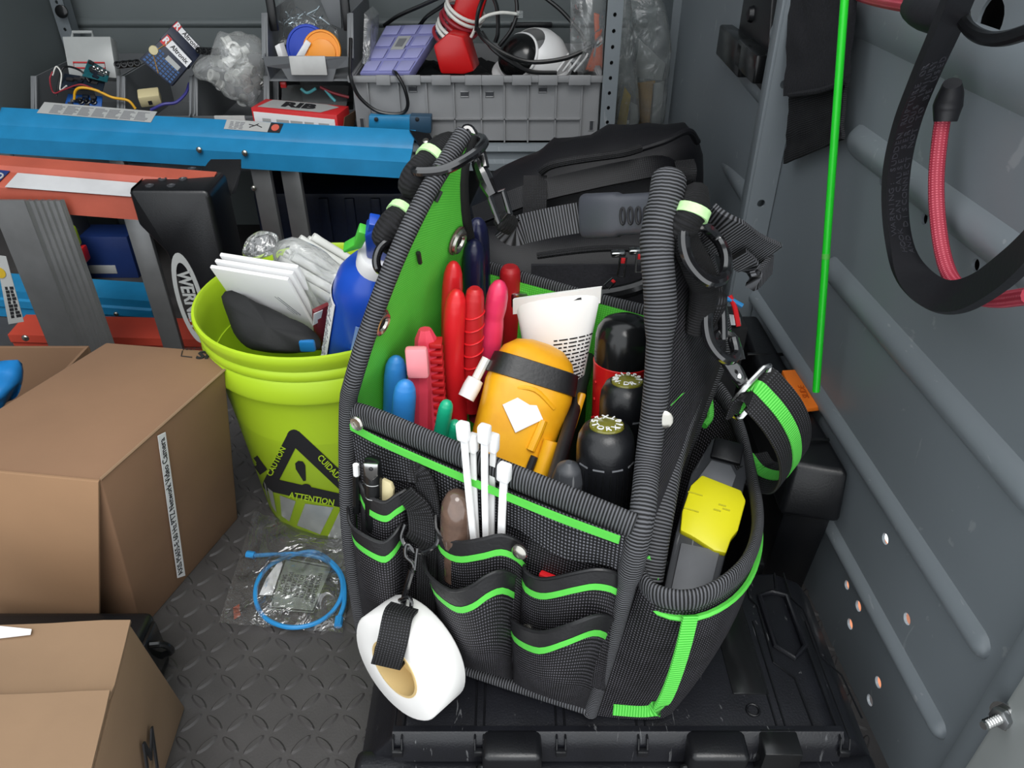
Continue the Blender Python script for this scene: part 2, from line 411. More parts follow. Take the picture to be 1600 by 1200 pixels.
# right wall
W0 = V((.4233, 0, 0)); dW = V((-.0546, 1, 0)).normalized(); nW = V((-1, -.0546, 0)).normalized()
WF = frame(W0, dW.cross(V((0, 0, 1))), dW)                     # local x = along the wall, y = up
def on_wall(px, py, off=0): return on_pl(px, py, W0+nW*off, nW)
def wall_uv(px, py): p = WF.inverted()@on_wall(px, py); return p.x, p.y
holes = []
for px, py, r in ((1383, 842, .0062), (1323, 914, .0055), (1341, 947, .0064), (1328, 975, .0064), (1417, 967, .0062), (1372, 1066, .0064), (1359, 1094, .0064),
                  (1451, 86, .0055), (1378, 283, .0045), (1444, 342, .0055), (1524, 414, .0055), (1335, 30, .004), (1298, 318, .004)):
    u, v = wall_uv(px, py); holes.append((u, v, r, r))
for px, py, r in ((1547, 32, .017), (1480, 5, .017), (1602, 75, .015)):
    u, v = wall_uv(px, py); holes.append((u, v, r, r*1.05))
bm = B(); plate(bm, [(.37, -.03), (1.9, -.03), (1.9, 1.45), (.37, 1.45)], holes, WF@M4.Translation((0, 0, .0015)), .003)
wr = obj('wall_right', bm, 'wallpaint', ang=30); wr['kind'] = 'structure'; FR[wr] = M4()
def rib(a, b, wid, h, parent, Fr, m, name='rib', endr=True):
    """long pressed bead with rounded ends between two (u, v) points of a wall frame, standing proud along -z of the frame"""
    t = B(); a, b = V((*a, 0)), V((*b, 0)); d = (b-a).normalized(); s = V((-d.y, d.x, 0)); rows = []
    L = (b-a).length; st = [0, .15, .4, .7, 1]; ts = [wid*.5*(1-math.cos(q*math.pi/2)) for q in st]
    ts = [(x, math.sqrt(max(0, 1-(1-x/(wid*.5))**2))) for x in ts]
    along = [(x, k) for x, k in ts]+[(L-x, k) for x, k in ts[::-1]]
    for x, k in along:
        row = []
        for q in range(9):
            e = -1+q/4; row.append(a+d*x+s*(wid*.5*e*max(k, .02))+V((0, 0, -h*max(k, 0)*math.cos(e*math.pi/2)**.8 if abs(e) < 1 else 0)))
        rows.append(row)
    grid(t, rows); t.transform(Fr); return obj(name, t, m, parent, ang=60)
for (a, b, wid, h) in (((1150, 420), (1546, 1024), .028, .009), ((1240, 715), (1476, 1155), .024, .009), ((1299, 392), (1600, 804), .034, .011), ((1330, 217), (1600, 407), .036, .011), ((1330, 5), (1600, 130), .05, .008)):
    ua, ub = wall_uv(*a), wall_uv(*b); z = (ua[1]+ub[1])/2
    s0 = ua[0]; s1 = ub[0]
    if b[0] == 1600: s1 = .42
    rib((s0, z), (s1, z), wid, h, wr, WF, 'wallpaint')
# outer skin behind the upper wall, coloured black to paint its holes dark, and a safety-orange strip beyond the low holes
bm = B(); box(bm, (.37, .33, .03), (1.9, 1.45, .034), M=WF); obj('outer_skin', bm, 'blackmatte', wr)
bm = B(); box(bm, (.42, -.2, .10), (.60, .10, .105), M=WF); box(bm, (.60, -.2, .10), (.80, .055, .105), M=WF); obj('outer_strip', bm, 'orange', wr)
# near frame post of the wall with a bolt
bm = B(); u, v = wall_uv(1540, 1110)
box(bm, (.345, -.03, -.018), (.372, 1.45, .012), bev=.004, M=WF)
tr2 = obj('trim_2', bm, 'wallpaint'); tr2['kind'] = 'structure'; FR[tr2] = M4()
bm = B(); box(bm, (.18, -.03, -.026), (.346, 1.45, .012), bev=.005, M=WF); tr4 = obj('trim_4', bm, mat('post_grey', '#a3a7a6', .4, var=.04)); tr4['kind'] = 'structure'; FR[tr4] = M4()
# far wall panel and its posts
PX0 = V((.364, 1.05, 0)); dP = V((.013, 1, 0)).normalized(); nP = V((-1, .013, 0)).normalized(); PF = frame(PX0, dP.cross(V((0, 0, 1))), dP)
def pan_uv(px, py): p = PF.inverted()@on_pl(px, py, PX0, nP); return p.x, p.y
bm = B(); hl = []
for px, py, r in ((1090, 90, .004), (1100, 108, .005), (1192, 222, .006), (1112, 228, .004), (1140, 270, .004)): u, v = pan_uv(px, py); hl.append((u, v, r, r))
plate(bm, [(-.0, -.03), (.85, -.03), (.85, 1.45), (-.0, 1.45)], hl, PF@M4.Translation((0, 0, -.003)), .003)
wp = obj('wall_right_far', bm, 'wallpaint', ang=30); wp['kind'] = 'structure'; FR[wp] = M4()
for a, b in (((1092, 38), (1206, 156)), ((1078, 161), (1185, 328)), ((1150, 0), (1225, 60))):
    ua, ub = pan_uv(*a), pan_uv(*b); z = (ua[1]+ub[1])/2; rib((ua[0], z), (max(ub[0], .02), z), .035, .009, wp, PF@M4.Translation((0, 0, -.0045)), 'wallpaint')
bm = B()
hl = [(.0, z, .0055, .0055) for z in (.39, .19, .55)]
plate(bm, [(-.017, -.03), (.017, -.03), (.017, 1.45), (-.017, 1.45)], hl, frame((.349, 1.028, 0), (0, -1, 0), (1, 0, 0)), .003)
box(bm, (.328, 1.028, -.03), (.333, 1.052, 1.45), bev=.001); box(bm, (.363, 1.03, -.03), (.368, 1.052, 1.45), bev=.001)
tr1 = obj('trim_1', bm, 'wallpaint'); tr1['kind'] = 'structure'; FR[tr1] = M4()
bm = B(); hl = [(.005, z, .006, .006) for z in (.53, .40)]
plate(bm, [(-.026, -.03), (.026, -.03), (.026, 1.45), (-.026, 1.45)], hl, frame((.342, 1.662, 0), (0, -1, 0), (1, 0, 0)), .004)
tr3 = obj('trim_3', bm, 'wallpaint'); tr3['kind'] = 'structure'; FR[tr3] = M4()
# back and left walls, roof of the load bay
bm = B(); box(bm, (-1.45, 1.86, -.03), (.42, 1.89, 1.45)); wb = obj('wall_back', bm, 'wallback'); wb['kind'] = 'structure'; FR[wb] = M4()
BF = frame((0, 1.859, 0), (0, 1, 0), (1, 0, 0))     # local x right, y = -z ... built with explicit points below
for z, wd in ((.478, .02), (.25, .03)):
    t = B(); rows = [[V((x, 1.86-.008*math.cos(e*math.pi/2), z+wd*.5*e)) for x in (-1.4, -.5, .3)] for e in (-1, -.7, -.3, 0, .3, .7, 1)]
    grid(t, rows); obj('rib', t, 'wallback', wb, ang=60)
bm = B(); box(bm, (-1.5, -.25, -.03), (-1.45, 1.89, 1.45)); wl = obj('wall_left', bm, 'wallback'); wl['kind'] = 'structure'; FR[wl] = M4()  # out of view; carried forward to block light and darken the left side
bm = B(); box(bm, (-1.5, 1.0, 1.45), (.47, 1.93, 1.48)); ce = obj('ceiling', bm, 'wallback'); ce['kind'] = 'structure'; FR[ce] = M4()  # out of view; cut back so more light reaches the shelf
# ================================================================ steel shelving at the back
SZ = .322
sh = thing('shelving_unit', 'grey steel shelf along the back wall with perforated uprights', 'shelf', (-.4, 1.66, 0))
bm = B(); box(bm, (-.985, 1.505, SZ-.006), (.19, 1.845, SZ)); obj('shelf_tray', bm, 'wallpaint', sh)
bm = B(); rows = [[V((x, y, z)) for x in (-.985, -.3, .19)] for y, z in ((1.508, SZ), (1.497, SZ-.002), (1.494, SZ-.012), (1.502, SZ-.018), (1.502, SZ-.03), (1.493, SZ-.036), (1.493, SZ-.05), (1.51, SZ-.052))]
grid(bm, rows); obj('shelf_lip', bm, 'wallpaint', sh, ang=25)
def upright(x0, x1, y, nm='upright'):
    t = B(); w_ = (x1-x0)/2; plate(t, [(-w_, -.52), (w_, -.52), (w_, .52), (-w_, .52)], [(0, -.5+.0268*k, .0032, .0038) for k in range(38)], frame(((x0+x1)/2, y, .52), (0, -1, 0), (1, 0, 0)), .003)
    box(t, (x1-.003, y, 0), (x1, y+.03, 1.04)); box(t, (x0-.001, y+.004, 0), (x1, y+.006, 1.04)) if False else None
    return obj(nm, t, 'wallpaint', sh)
upright(.168, .196, 1.488); upright(-.98, -.952, 1.80)
bm = B(); box(bm, (.168, 1.5075, 0), (.196, 1.51, 1.04)); obj('upright_backing', bm, 'blackmatte', sh)  # black strip added behind the upright to paint its holes dark
bm = B(); box(bm, (-.990, 1.50, 0), (-.984, 1.85, 1.04)); obj('end_panel', bm, 'wallback', sh)
bm = B(); p = on_y(97, 18, 1.79); lathe(bm, [(.013, 0), (.013, .004), (.009, .006), (0, .006)], 20, frame(p, (0, -1, .1))); obj('hole_plug', bm, 'blackgloss', sh)
bm = B(); p = on_y(903, 15, 1.85); lathe(bm, [(.011, 0), (.011, .006), (.007, .008), (0, .008)], 20, frame((p.x, 1.858, p.z), (0, -1, 0))); obj('grommet', bm, 'blackgloss', wb)
# ================================================================ two step ladders lying on edge before the shelf
def vplane(a, b):                       # vertical plane through two plan points -> unprojection helper
    a, b = V((*a, 0)), V((*b, 0)); n = (b-a).cross(V((0, 0, 1))).normalized()
    return lambda px, py, off=0: on_pl(px, py, a+n*off, n)
def rail(bm, A, Bp, prof, th=.004):
    """channel rail from A to B; prof = list of (back offset, z offset); sheet with thickness"""
    d = (Bp-A).normalized(); n = V((0, 0, 1)).cross(d).normalized(); n = n if n.y > 0 else -n
    grid(bm, [[lerp(A, Bp, u)+n*o+V((0, 0, z)) for u in (0, .25, .5, .75, 1)] for o, z in prof]); thick(bm, th); return bm
ob = vplane((-.95, 1.455), (-.17, 1.345))
bl = thing('step_ladder', 'blue fibreglass step ladder lying on edge before the shelf', 'ladder', (-.6, 1.41, 0))
A, Bq = ob(-40, 217), ob(668, 250)
A = ob(-60, 212); Bq = ob(640, 254)
PRO = [(0, -.030), (0, 0), (.004, .003), (.026, .016), (.030, .022), (.058, .040), (.062, .034)]
bm = B(); rail(bm, A, Bq, PRO); r1 = obj('rail', bm, 'ladder_blue', bl, ang=25)
dB = (Bq-A).normalized(); nB = V((0, 0, 1)).cross(dB).normalized(); nB = nB if nB.y > 0 else -nB
wn = V((0, -.040, .058)).normalized(); wx = dB
web = lambda px, py, k=0: on_pl(px, py, A+nB*.030+V((0, 0, .022))+(dB.cross(nB*.028+V((0, 0, .018))).normalized())*k, dB.cross(nB*.028+V((0, 0, .018))).normalized())
def decal(px4, k, m, nm, parent, wf=None):
    f = wf or web; P = [f(x, y, 0) for x, y in px4]; n = (P[1]-P[0]).cross(P[2]-P[0]).normalized(); n = n if n.dot(C0-P[0]) > 0 else -n
    bm = B(); prism(bm, [p+n*.0006 for p in P], n*k); return obj(nm, bm, m, parent), P, n
matp('labelgrey', '#a5a7a6', .5, var=.05)
# labels with fine print on the upper web
def fineprint(P, n, parent, rows, cols, m='print_grey', seed=1, u0=.1, u1=.97, v0=.12, v1=.9, th=.0012):
    rnd = random.Random(seed); bm = B()
    for r in range(rows):
        v = v0+(v1-v0)*(r+.5)/rows; u = u0
        for c in range(cols):
            a = u0+(u1-u0)*c/cols; b = a+(u1-u0)/cols*rnd.uniform(.55, .95)
            p = bil(P[3], P[2], P[0], P[1], a, 1-v); q = bil(P[3], P[2], P[0], P[1], b, 1-v); h = (bil(P[3], P[2], P[0], P[1], a, 1-v-.42/rows)-p)
            prism(bm, [p+n*th, q+n*th, q+h+n*th, p+h+n*th], n*.0003)
    return obj('printed_text', bm, m, parent)
d_, P, n = decal([(70, 160), (246, 175), (236, 192), (58, 177)], .0006, 'labelgrey', 'warning_label', r1); fineprint(P, n, d_, 8, 7)
d_, P, n = decal([(355, 187), (424, 192), (418, 207), (350, 202)], .0006, 'labelgrey', 'safety_label', r1); fineprint(P, n, d_, 5, 3, u1=.45)
bm = B(); fp = bil(P[3], P[2], P[0], P[1], .7, .5); X = (P[1]-P[0]).normalized(); Y = (P[0]-P[3]).normalized()
for a, b in (((-.012, -.004), (.0, .003)), ((0, .003), (.012, -.002)), ((-.004, .0), (.004, .006)), ((-.014, .003), (-.004, .001))): tube(bm, [fp+X*a[0]+Y*a[1]+n*.0016, fp+X*b[0]+Y*b[1]+n*.0016], .0009, 5)
obj('pictogram', bm, 'print_black', d_)
d_, P, n = decal([(424, 192), (443, 194), (437, 208), (418, 207)], .0006, 'print_black', 'safety_label', r1)
bm = B(); lathe(bm, [(.0075, 0), (.0075, .0005), (0, .0005)], 20, frame(sum(P, V())/4+n*.0014, n)); obj('round_mark', bm, mat('salmon', '#c45a4a', .5), d_)
# rivets on the flange, end bracket, steps
for px, py in ((313, 233), (384, 238)):
    bm = B(); p = ob(px, py); dome(bm, p-nB*.004, -nB, .0058, .004); obj('rivet', bm, 'rivet', bl)
bm = B(); P = [web(640, 206), web(672, 212), web(700, 258), web(668, 250)]; prism(bm, P, n*.006, bev=.001); br = obj('end_bracket', bm, 'blackplastic', bl)
for px, py in ((682, 219), (666, 224)): bm = B(); dome(bm, web(px, py)+n*.006, n, .006, .003); obj('rivet', bm, 'rivet', br)
# lower rail near the floor and the upright steel legs between
pl = lambda px, py: ob(px, py, 0)
A2, B2 = ob(-60, 470), ob(276, 470); A2.z = B2.z = .054; A2 -= nB*.085; B2 -= nB*.085
bm = B(); rail(bm, A2, V((B2.x, B2.y, .054)), [(0, -.052), (0, -.030), (-.004, -.026), (-.004, -.010), (0, -.006), (0, .010), (.03, .012), (.062, .016)]); lr = obj('rail', bm, 'ladder_blue', bl, ang=25)
def legbar(bm, pt, pb, w, d, oy=0):
    x = dB*(w/2); y = nB*d; hexa(bm, [pb-x, pb+x, pb+x+y, pb-x+y, pt-x, pt+x, pt+x+y, pt-x+y], bev=.0015)
for (pt, pb, w, m) in (((398, 250), (424, 470), .037, 'alu'), ((447, 262), (478, 470), .036, 'alu'), ((170, 236), (228, 478), .030, 'alu')):
    bm = B(); p = ob(*pt)+nB*.012; legbar(bm, V((p.x, p.y, p.z+.0)), V((p.x, p.y, .055)), w, .012); obj('step', bm, m, bl)
bm = B(); dome(bm, ob(393, 297)+nB*.010, -nB, .0055, .004); obj('rivet', bm, 'rivet', bl)
bm = B(); p = ob(228, 486)-nB*.085; dome(bm, V((p.x, p.y, .032))-nB*.005, -nB, .0052, .004); obj('rivet', bm, 'rivet', bl)
# short blue section with dark end behind the big rail
oc = vplane((-.4, 1.475), (.0, 1.475)); bm = B(); P = [oc(576, 181), oc(672, 183), oc(672, 206), oc(576, 204)]; prism(bm, P, V((0, .02, .0)), bev=.002); s1 = obj('rear_rail', bm, 'ladder_blue', bl)
bm = B(); P = [oc(640, 181), oc(674, 182), oc(674, 208), oc(640, 207)]; prism(bm, [p-V((0, .002, 0)) for p in P], V((0, .024, 0)), bev=.002); obj('rear_sleeve', bm, mat('darkteal', '#27455c', .5), s1)
for px in (588, 652): bm = B(); dome(bm, oc(px, 186)-V((0, .002, 0)), (0, -1, 0), .004, .002); obj('rivet', bm, 'print_black', s1)
# ---------------- orange ladder
oo = vplane((-.80, 1.135), (-.40, 1.115)); og = thing('step_ladder', 'faded orange fibreglass ladder lying on edge before the blue one', 'ladder', (-.6, 1.14, 0))
A, Bq = oo(-80, 287), oo(320, 318); OA = A
bm = B(); rail(bm, A, Bq, [(0, -.036), (0, 0), (.004, .003), (.034, .012), (.040, .020), (.066, .026), (.070, .020)]); r1 = obj('rail', bm, 'ladder_orange', og, ang=25)
dB = (Bq-A).normalized(); nB = V((0, 0, 1)).cross(dB).normalized(); nB = nB if nB.y > 0 else -nB
nn = dB.cross(nB*.030+V((0, 0, .009))).normalized(); nn = nn if nn.z > 0 else -nn
web2 = lambda px, py, k=0: on_pl(px, py, A+nB*.004+V((0, 0, .003))+nn*.001, nn)
d_, P, n = decal([(28, 271), (218, 287), (205, 308), (8, 293)], .0006, mat('labelwhite', '#b9babc', .5), 'blank_label', r1, web2)
d_, P, n = decal([(-14, 265), (16, 268), (-2, 286), (-30, 284)], .0006, 'boxblue', 'round_logo_label', r1, web2)
bm = B(); ring(bm, web2(-2, 277)+nn*.002, nn, .007, .0014, 16, 6); obj('logo_ring', bm, 'labelgrey', d_)
p0 = oo(200, 520); A2 = oo(-60, 520); B2 = oo(285, 520); A2.z = B2.z = .05; A2 += nB*.10; B2 += nB*.10
bm = B(); rail(bm, V((A2.x, A2.y, .05)), V((B2.x+.02, B2.y, .05)), [(0, -.05), (0, -.024), (-.004, -.02), (-.004, -.004), (.03, .0), (.062, .002)]); obj('rail', bm, mat('ladder_orange_deep', '#b84433', .42, var=.08), og, ang=25)
# ribbed aluminium step with sticker
def col3(px, pyt, w): p = oo(px, pyt); return p
p = oo(62, 326)-nB*0; bm = B(); zt = p.z+.02; x0, x1 = p.x-.062, p.x+.052; y = p.y-.012
rows = []; xs = [x0+(x1-x0)*k/46 for k in range(47)]
sec = [(x, y-(.0025 if (k//2) % 2 and k > 22 else 0)) for k, x in enumerate(xs)]
grid(bm, [[V((x, yy, z)) for x, yy in sec] for z in (0.0, zt)]); thick(bm, -.004); st = obj('ribbed_step', bm, 'alu', og, ang=30)
sf = lambda px, py, k=0: on_y(px, py, y-.0035)
d_, P, n = decal([(-6, 398), (10, 400), (38, 502), (14, 506)], .0008, 'labelgrey', 'sticker', st, sf); fineprint(P, n, d_, 9, 2, m='print_black', u0=.25, v0=.42)
bm = B(); p = sf(0, 425)-V((0, .002, 0)); lathe(bm, [(.010, 0), (.010, .0006), (0, .0006)], 16, frame(p, (0, -1, 0))); obj('sticker_symbol', bm, 'tag_yellow', d_)
bm = B(); dome(bm, sf(40, 528), (0, -1, 0), .006, .004); obj('rivet', bm, 'rivet', st)
bm = B(); p = sf(60, 517); box(bm, (p.x-.16, y-.010, 0), (p.x-.055, y+.003, .055), bev=.004); obj('foot_bracket', bm, 'brownclear', og)
bm = B(); p = oo(196, 335)+nB*.02; q = oo(232, 470); hexa(bm, [V((p.x-.017, p.y, .05)), V((p.x+.017, p.y, .05)), V((p.x+.017, p.y+.01, .05)), V((p.x-.017, p.y+.01, .05)), p+V((-.017, 0, 0)), p+V((.017, 0, 0)), p+V((.017, .01, 0)), p+V((-.017, .01, 0))], bev=.0015); obj('step', bm, 'alu', og)
# moulded black end cap with the maker's oval
ec = oo(258, 310)
x0 = oo(210, 310).x; x1 = oo(332, 310).x; zt = ec.z+.016; yf = ec.y-.010
bm = B()
prism(bm, [(x0, yf, zt-.055), (x0, yf, zt-.004), (x0+.002, yf, zt), (x1-.006, yf, zt), (x1, yf, zt-.008), (x1, yf, .004), (x1-.060, yf, .004), (x1-.066, yf, .14), (x1-.078, yf, .20), (x0+.03, yf, zt-.10)], (0, .085, 0), bev=.006, seg=3)
cap_ = obj('end_cap', bm, 'blackgloss' if False else 'blackplastic', og, ang=40)
bm = B(); prism(bm, [(x0+.05, yf+.07, zt-.05), (x1, yf+.07, zt-.05), (x1+.012, yf+.13, zt-.012), (x1-.05, yf+.13, zt-.012)], (0, .02, .012), bev=.006); obj('cap_shoulder', bm, 'blackplastic', cap_)
for dx, dy in ((.025, .02), (.058, .02), (.034, .048), (.066, .048), (.062, .10)):
    bm = B(); lathe(bm, [(.0065, 0), (.0065, .0016), (.0045, .0018), (.0035, .0008), (0, .0008)], 16, frame((x0+dx, yf+dy, zt+(.0 if dy < .08 else -.002)), (0, 0, 1))); obj('rivet', bm, 'greydark', cap_)
oF = lambda px, py: on_y(px, py, yf-.0005)
c = oF(297, 468); top, bt = oF(284, 397), oF(311, 540); wv = oF(318, 468).x-oF(278, 468).x
ax = V((0, 0, 1)); Fo = frame((c.x, yf-.0008, c.z), (0, -1, 0), (1, 0, 0)); hl = (top.z-bt.z)/2*.98
bm = B(); plate(bm, [(.52*wv*math.cos(q), hl*math.sin(q)) for q in [2*math.pi*i/36 for i in range(36)]], [(0, 0, .36*wv, hl*.80)], Fo, .001, 36); lo = obj('maker_oval', bm, 'labelgrey', cap_)
bm = B(); text(bm, 'WERNER', .030, Fo@M4.Translation((0, 0, .0006))@M4.Rotation(-math.pi/2, 4, 'Z'), ext=.0006, sx=.86, bold=.0008); obj('maker_lettering', bm, 'labelgrey', lo)
# ---------------- odds and ends in the dark below the shelf
def simple(nm, lab, cat, lo, hi, m, parts=(), bev=.002):
    t = thing(nm, lab, cat, ((lo[0]+hi[0])/2, (lo[1]+hi[1])/2, lo[2])); bm = B(); box(bm, lo, hi, bev=bev); b_ = obj('body', bm, m, t)
    for n2, l2, h2, m2 in parts: bm = B(); box(bm, l2, h2, bev=.0006); obj(n2, bm, m2, t)
    return t
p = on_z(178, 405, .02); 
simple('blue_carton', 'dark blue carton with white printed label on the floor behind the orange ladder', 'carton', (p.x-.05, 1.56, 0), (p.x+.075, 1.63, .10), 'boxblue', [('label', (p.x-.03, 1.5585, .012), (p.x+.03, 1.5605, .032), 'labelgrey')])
t = thing('glove_pack', 'white, red and lime packaged glove lying behind the aluminium step', 'package', on_z(75, 405, .0))
p = on_y(78, 375, 1.50)
bm = B(); prism(bm, [p+V((-.06, 0, -.04)), p+V((.02, 0, -.04)), p+V((.045, 0, .0)), p+V((.03, 0, .035)), p+V((-.06, 0, .03))], V((0, .03, 0)), bev=.006); obj('white_sleeve', bm, 'labelgrey', t)
bm = B(); prism(bm, [p+V((.02, -.004, -.06)), p+V((.06, -.004, -.055)), p+V((.06, -.004, -.02)), p+V((.03, -.004, -.025))], V((0, .03, 0)), bev=.005); obj('red_cuff', bm, 'red_dark', t)
bm = B(); prism(bm, [p+V((.022, .006, -.005)), p+V((.052, .006, -.02)), p+V((.05, .006, .02)), p+V((.03, .006, .04))], V((0, .02, 0)), bev=.004); obj('lime_strip', bm, 'lime', t)
bm = B(); prism(bm, [p+V((-.07, -.02, -.14)), p+V((.055, -.02, -.14)), p+V((.05, -.02, -.05)), p+V((.02, -.02, -.015)), p+V((-.07, -.02, -.03))], V((0, .03, 0)), bev=.006); obj('black_palm', bm, 'blackmatte', t)
bm = B()
for k in range(6): box(bm, p+V((-.03+.013*k, -.022, -.075+.004*k)), p+V((-.026+.013*k, -.0195, -.066+.004*k)))
obj('stitch_marks', bm, 'labelgrey', t)
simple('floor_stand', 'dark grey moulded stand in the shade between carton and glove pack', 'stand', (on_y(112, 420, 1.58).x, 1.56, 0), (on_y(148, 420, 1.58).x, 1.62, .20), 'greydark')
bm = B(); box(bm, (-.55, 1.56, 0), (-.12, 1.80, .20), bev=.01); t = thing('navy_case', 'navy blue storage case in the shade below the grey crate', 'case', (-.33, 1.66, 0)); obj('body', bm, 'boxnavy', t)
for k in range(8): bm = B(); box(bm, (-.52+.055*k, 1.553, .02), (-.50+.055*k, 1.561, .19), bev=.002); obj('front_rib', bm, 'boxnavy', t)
# ================================================================ grey attached-lid crate on the shelf
def yz(px, py, y): return on_y(px, py, y)
a, b = on_y(543, 118, 1.505), on_y(944, 120, 1.505); kx0, kx1 = a.x, b.x; kz = a.z; ky = 1.512
cr8 = thing('storage_crate', 'grey ribbed plastic crate full of cables on the shelf', 'crate', ((kx0+kx1)/2, ky+.15, SZ))
bm = B(); th = .004
for lo, hi in (((kx0+.012, ky, SZ), (kx1-.012, ky+th, kz-.004)), ((kx0+.006, ky, SZ), (kx0+.012, ky+.30, kz-.004)), ((kx1-.012, ky, SZ), (kx1-.006, ky+.30, kz-.004)), ((kx0+.01, ky+.296, SZ), (kx1-.01, ky+.30, kz-.004)), ((kx0+.01, ky, SZ), (kx1-.01, ky+.30, SZ+.004))): box(bm, lo, hi)
obj('body', bm, 'greyplastic', cr8)
bm = B(); box(bm, (kx0, ky-.012, kz-.012), (kx1, ky-.004, kz), bev=.002); 
obj('rim', bm, 'greyplastic', cr8)
for lo, hi in (((kx0, ky-.006, kz-.010), (kx0+.010, ky+.30, kz)), ((kx1-.010, ky-.006, kz-.010), (kx1, ky+.30, kz))): bm = B(); box(bm, lo, hi, bev=.001); obj('rim', bm, 'greyplastic', cr8)
for px in (578, 625, 668, 710, 752, 788, 825, 868, 908):
    x = on_y(px, 165, ky).x; bm = B(); box(bm, (x-.0012, ky-.006, SZ+.001), (x+.0012, ky+.001, kz-.010)); obj('rib', bm, 'greyplastic', cr8)
bm = B(); z = on_y(700, 185, ky).z; box(bm, (kx0+.08, ky-.006, z-.0012), (kx1-.04, ky+.001, z+.0012)); obj('rib', bm, 'greyplastic', cr8)
for px, wd in ((600, 22), (645, 26), (690, 30), (740, 26), (770, 34), (815, 30), (856, 30), (905, 34)):
    x = on_y(px, 122, ky).x; w_ = wd*.0006; bm = B(); box(bm, (x-w_, ky-.0145, kz-.016), (x+w_, ky-.010, kz+.002), bev=.001); obj('rim_clip', bm, 'greyplastic', cr8)
for px, py in ((726, 147), (765, 147), (848, 140), (645, 139), (924, 196), (566, 192)):
    p = on_y(px, py, ky); tall = py > 190; w_, h_ = (.004, .009) if tall else (.0075, .0045); bm = B(); ri = [V((p.x+w_*sx, ky-.001, p.z+h_*sz)) for sx, sz in ((-1, -1), (1, -1), (1, 1), (-1, 1))]
    tube(bm, ri, .0013, 6, closed=True); sl = obj('slot_rim', bm, 'greyplastic', cr8); bm = B(); box(bm, (p.x-w_, ky-.0016, p.z-h_), (p.x+w_, ky-.0006, p.z+h_)); obj('slot', bm, 'greydark', sl)
bm = B(); n1_, n2_ = 30, 20; grid(bm, [[V((kx0+.02+(kx1-kx0-.04)*i/n1_, ky+.01+.28*j/n2_, (SZ+.006) if i in (0, n1_) or j in (0, n2_) else kz-.040+.022*noise.noise(V((i*.45, j*.45, 3)))+.010*noise.noise(V((i*1.1, j*1.1, 8))))) for i in range(n1_+1)] for j in range(n2_+1)]); solo('cable_heap', bm, 'blackmatte', 'dark tangled heap of leads filling the bottom of the grey crate', 'leads', kind='stuff')
# purple organiser box with cells
def obox(nm, lab, cat, pts4, y4, thk, m, group=None):
    """flat box from the four corners of its front face (pixel + y)"""
    P = [on_y(px, py, y) for (px, py), y in zip(pts4, y4)]; n = (P[1]-P[0]).cross(P[3]-P[0]).normalized(); n = n if n.dot(C0-P[0]) > 0 else -n
    t = thing(nm, lab, cat, min(P, key=lambda v: v.z), group=group); bm = B(); prism(bm, P, -n*thk, bev=.0015); b_ = obj('body', bm, m, t); return t, b_, P, n
t, b_, P, n = obox('organiser_box', 'translucent purple compartment box with small label leaning in the crate', 'organiser', [(603, 40), (690, 37), (640, 114), (562, 114)], [1.70, 1.70, 1.53, 1.53], .02, 'purple_box')
for i in range(3):
    for j in range(4):
        if (i, j) == (1, 1): pass
        u0, u1, v0, v1 = i/3+.03, (i+1)/3-.03, j/4+.03, (j+1)/4-.03; q = [bil(P[3], P[2], P[0], P[1], u, v)+n*.0002 for u, v in ((u0, v0), (u1, v0), (u1, v1), (u0, v1))]
        bm = B(); prism(bm, q, n*.0022, bev=.0008); obj('cell_lid', bm, 'purple_cell', t)
q = [bil(P[3], P[2], P[0], P[1], u, v)+n*.0026 for u, v in ((.36, .44), (.60, .44), (.60, .72), (.36, .72))]; bm = B(); prism(bm, q, n*.0006); lb = obj('label', bm, 'labelgrey', t)
q = [lerp(x, sum(q, V())/4, .4)+n*.0008 for x in q]; bm = B(); prism(bm, q, n*.0003); obj('label_print', bm, 'print_grey', lb)
# thin clear sheet standing in the crate
bm = B(); P = [on_y(569, 20, 1.60), on_y(580, 32, 1.60), on_y(577, 104, 1.56), on_y(566, 100, 1.56)]; prism(bm, P, V((.004, .08, 0)), bev=.001); solo('clear_sheet', bm, 'film_grey', 'clear plastic sheet standing on edge beside the purple box', 'sheet')
# red tester with wire coiled round it
t = thing('red_tester', 'red moulded tester handset with cable coiled round its neck', 'tester', on_y(715, 115, 1.56))
bm = B(); P = [on_y(x, y, 1.55) for x, y in ((676, 72), (700, 52), (724, 58), (741, 112), (724, 117), (688, 116))]; prism(bm, P, V((0.01, .06, .0)), bev=.005); obj('head', bm, 'red_tool', t)
bm = B(); prism(bm, [on_y(x, y, 1.60) for x, y in ((694, 58), (712, 0), (716, -30), (770, -30), (752, 30), (728, 66))], V((0, .05, 0)), bev=.008); obj('grip', bm, 'red_tool', t)
for k, (cy, m) in enumerate(((22, 'cable_white'), (27, 'cable_white'), (33, 'wire_red'), (39, 'wire_red'), (45, 'cable_white'), (51, 'cable_white'), (58, 'wire_red'))):
    c = on_y(728-k*3.6, 14+k*7.6, 1.628); bm = B(); ring(bm, c, V((.42+.05*(k % 2), -.30, .86)), .0385-.001*(k % 3), .0036, 24, 8); obj('coil_turn', bm, m, t)
bm = B(); tube(bm, [on_y(736, 58, 1.57), on_y(752, 30, 1.56), on_y(780, 20, 1.56), on_y(810, 22, 1.57)], .003, 8, k=5); obj('lead', bm, 'cable_white', t)
bm = B(); p = on_y(812, 22, 1.57); box(bm, p-V((.006, .004, .006)), p+V((.006, .004, .006)), bev=.001); obj('lead_plug', bm, 'film_grey', t)
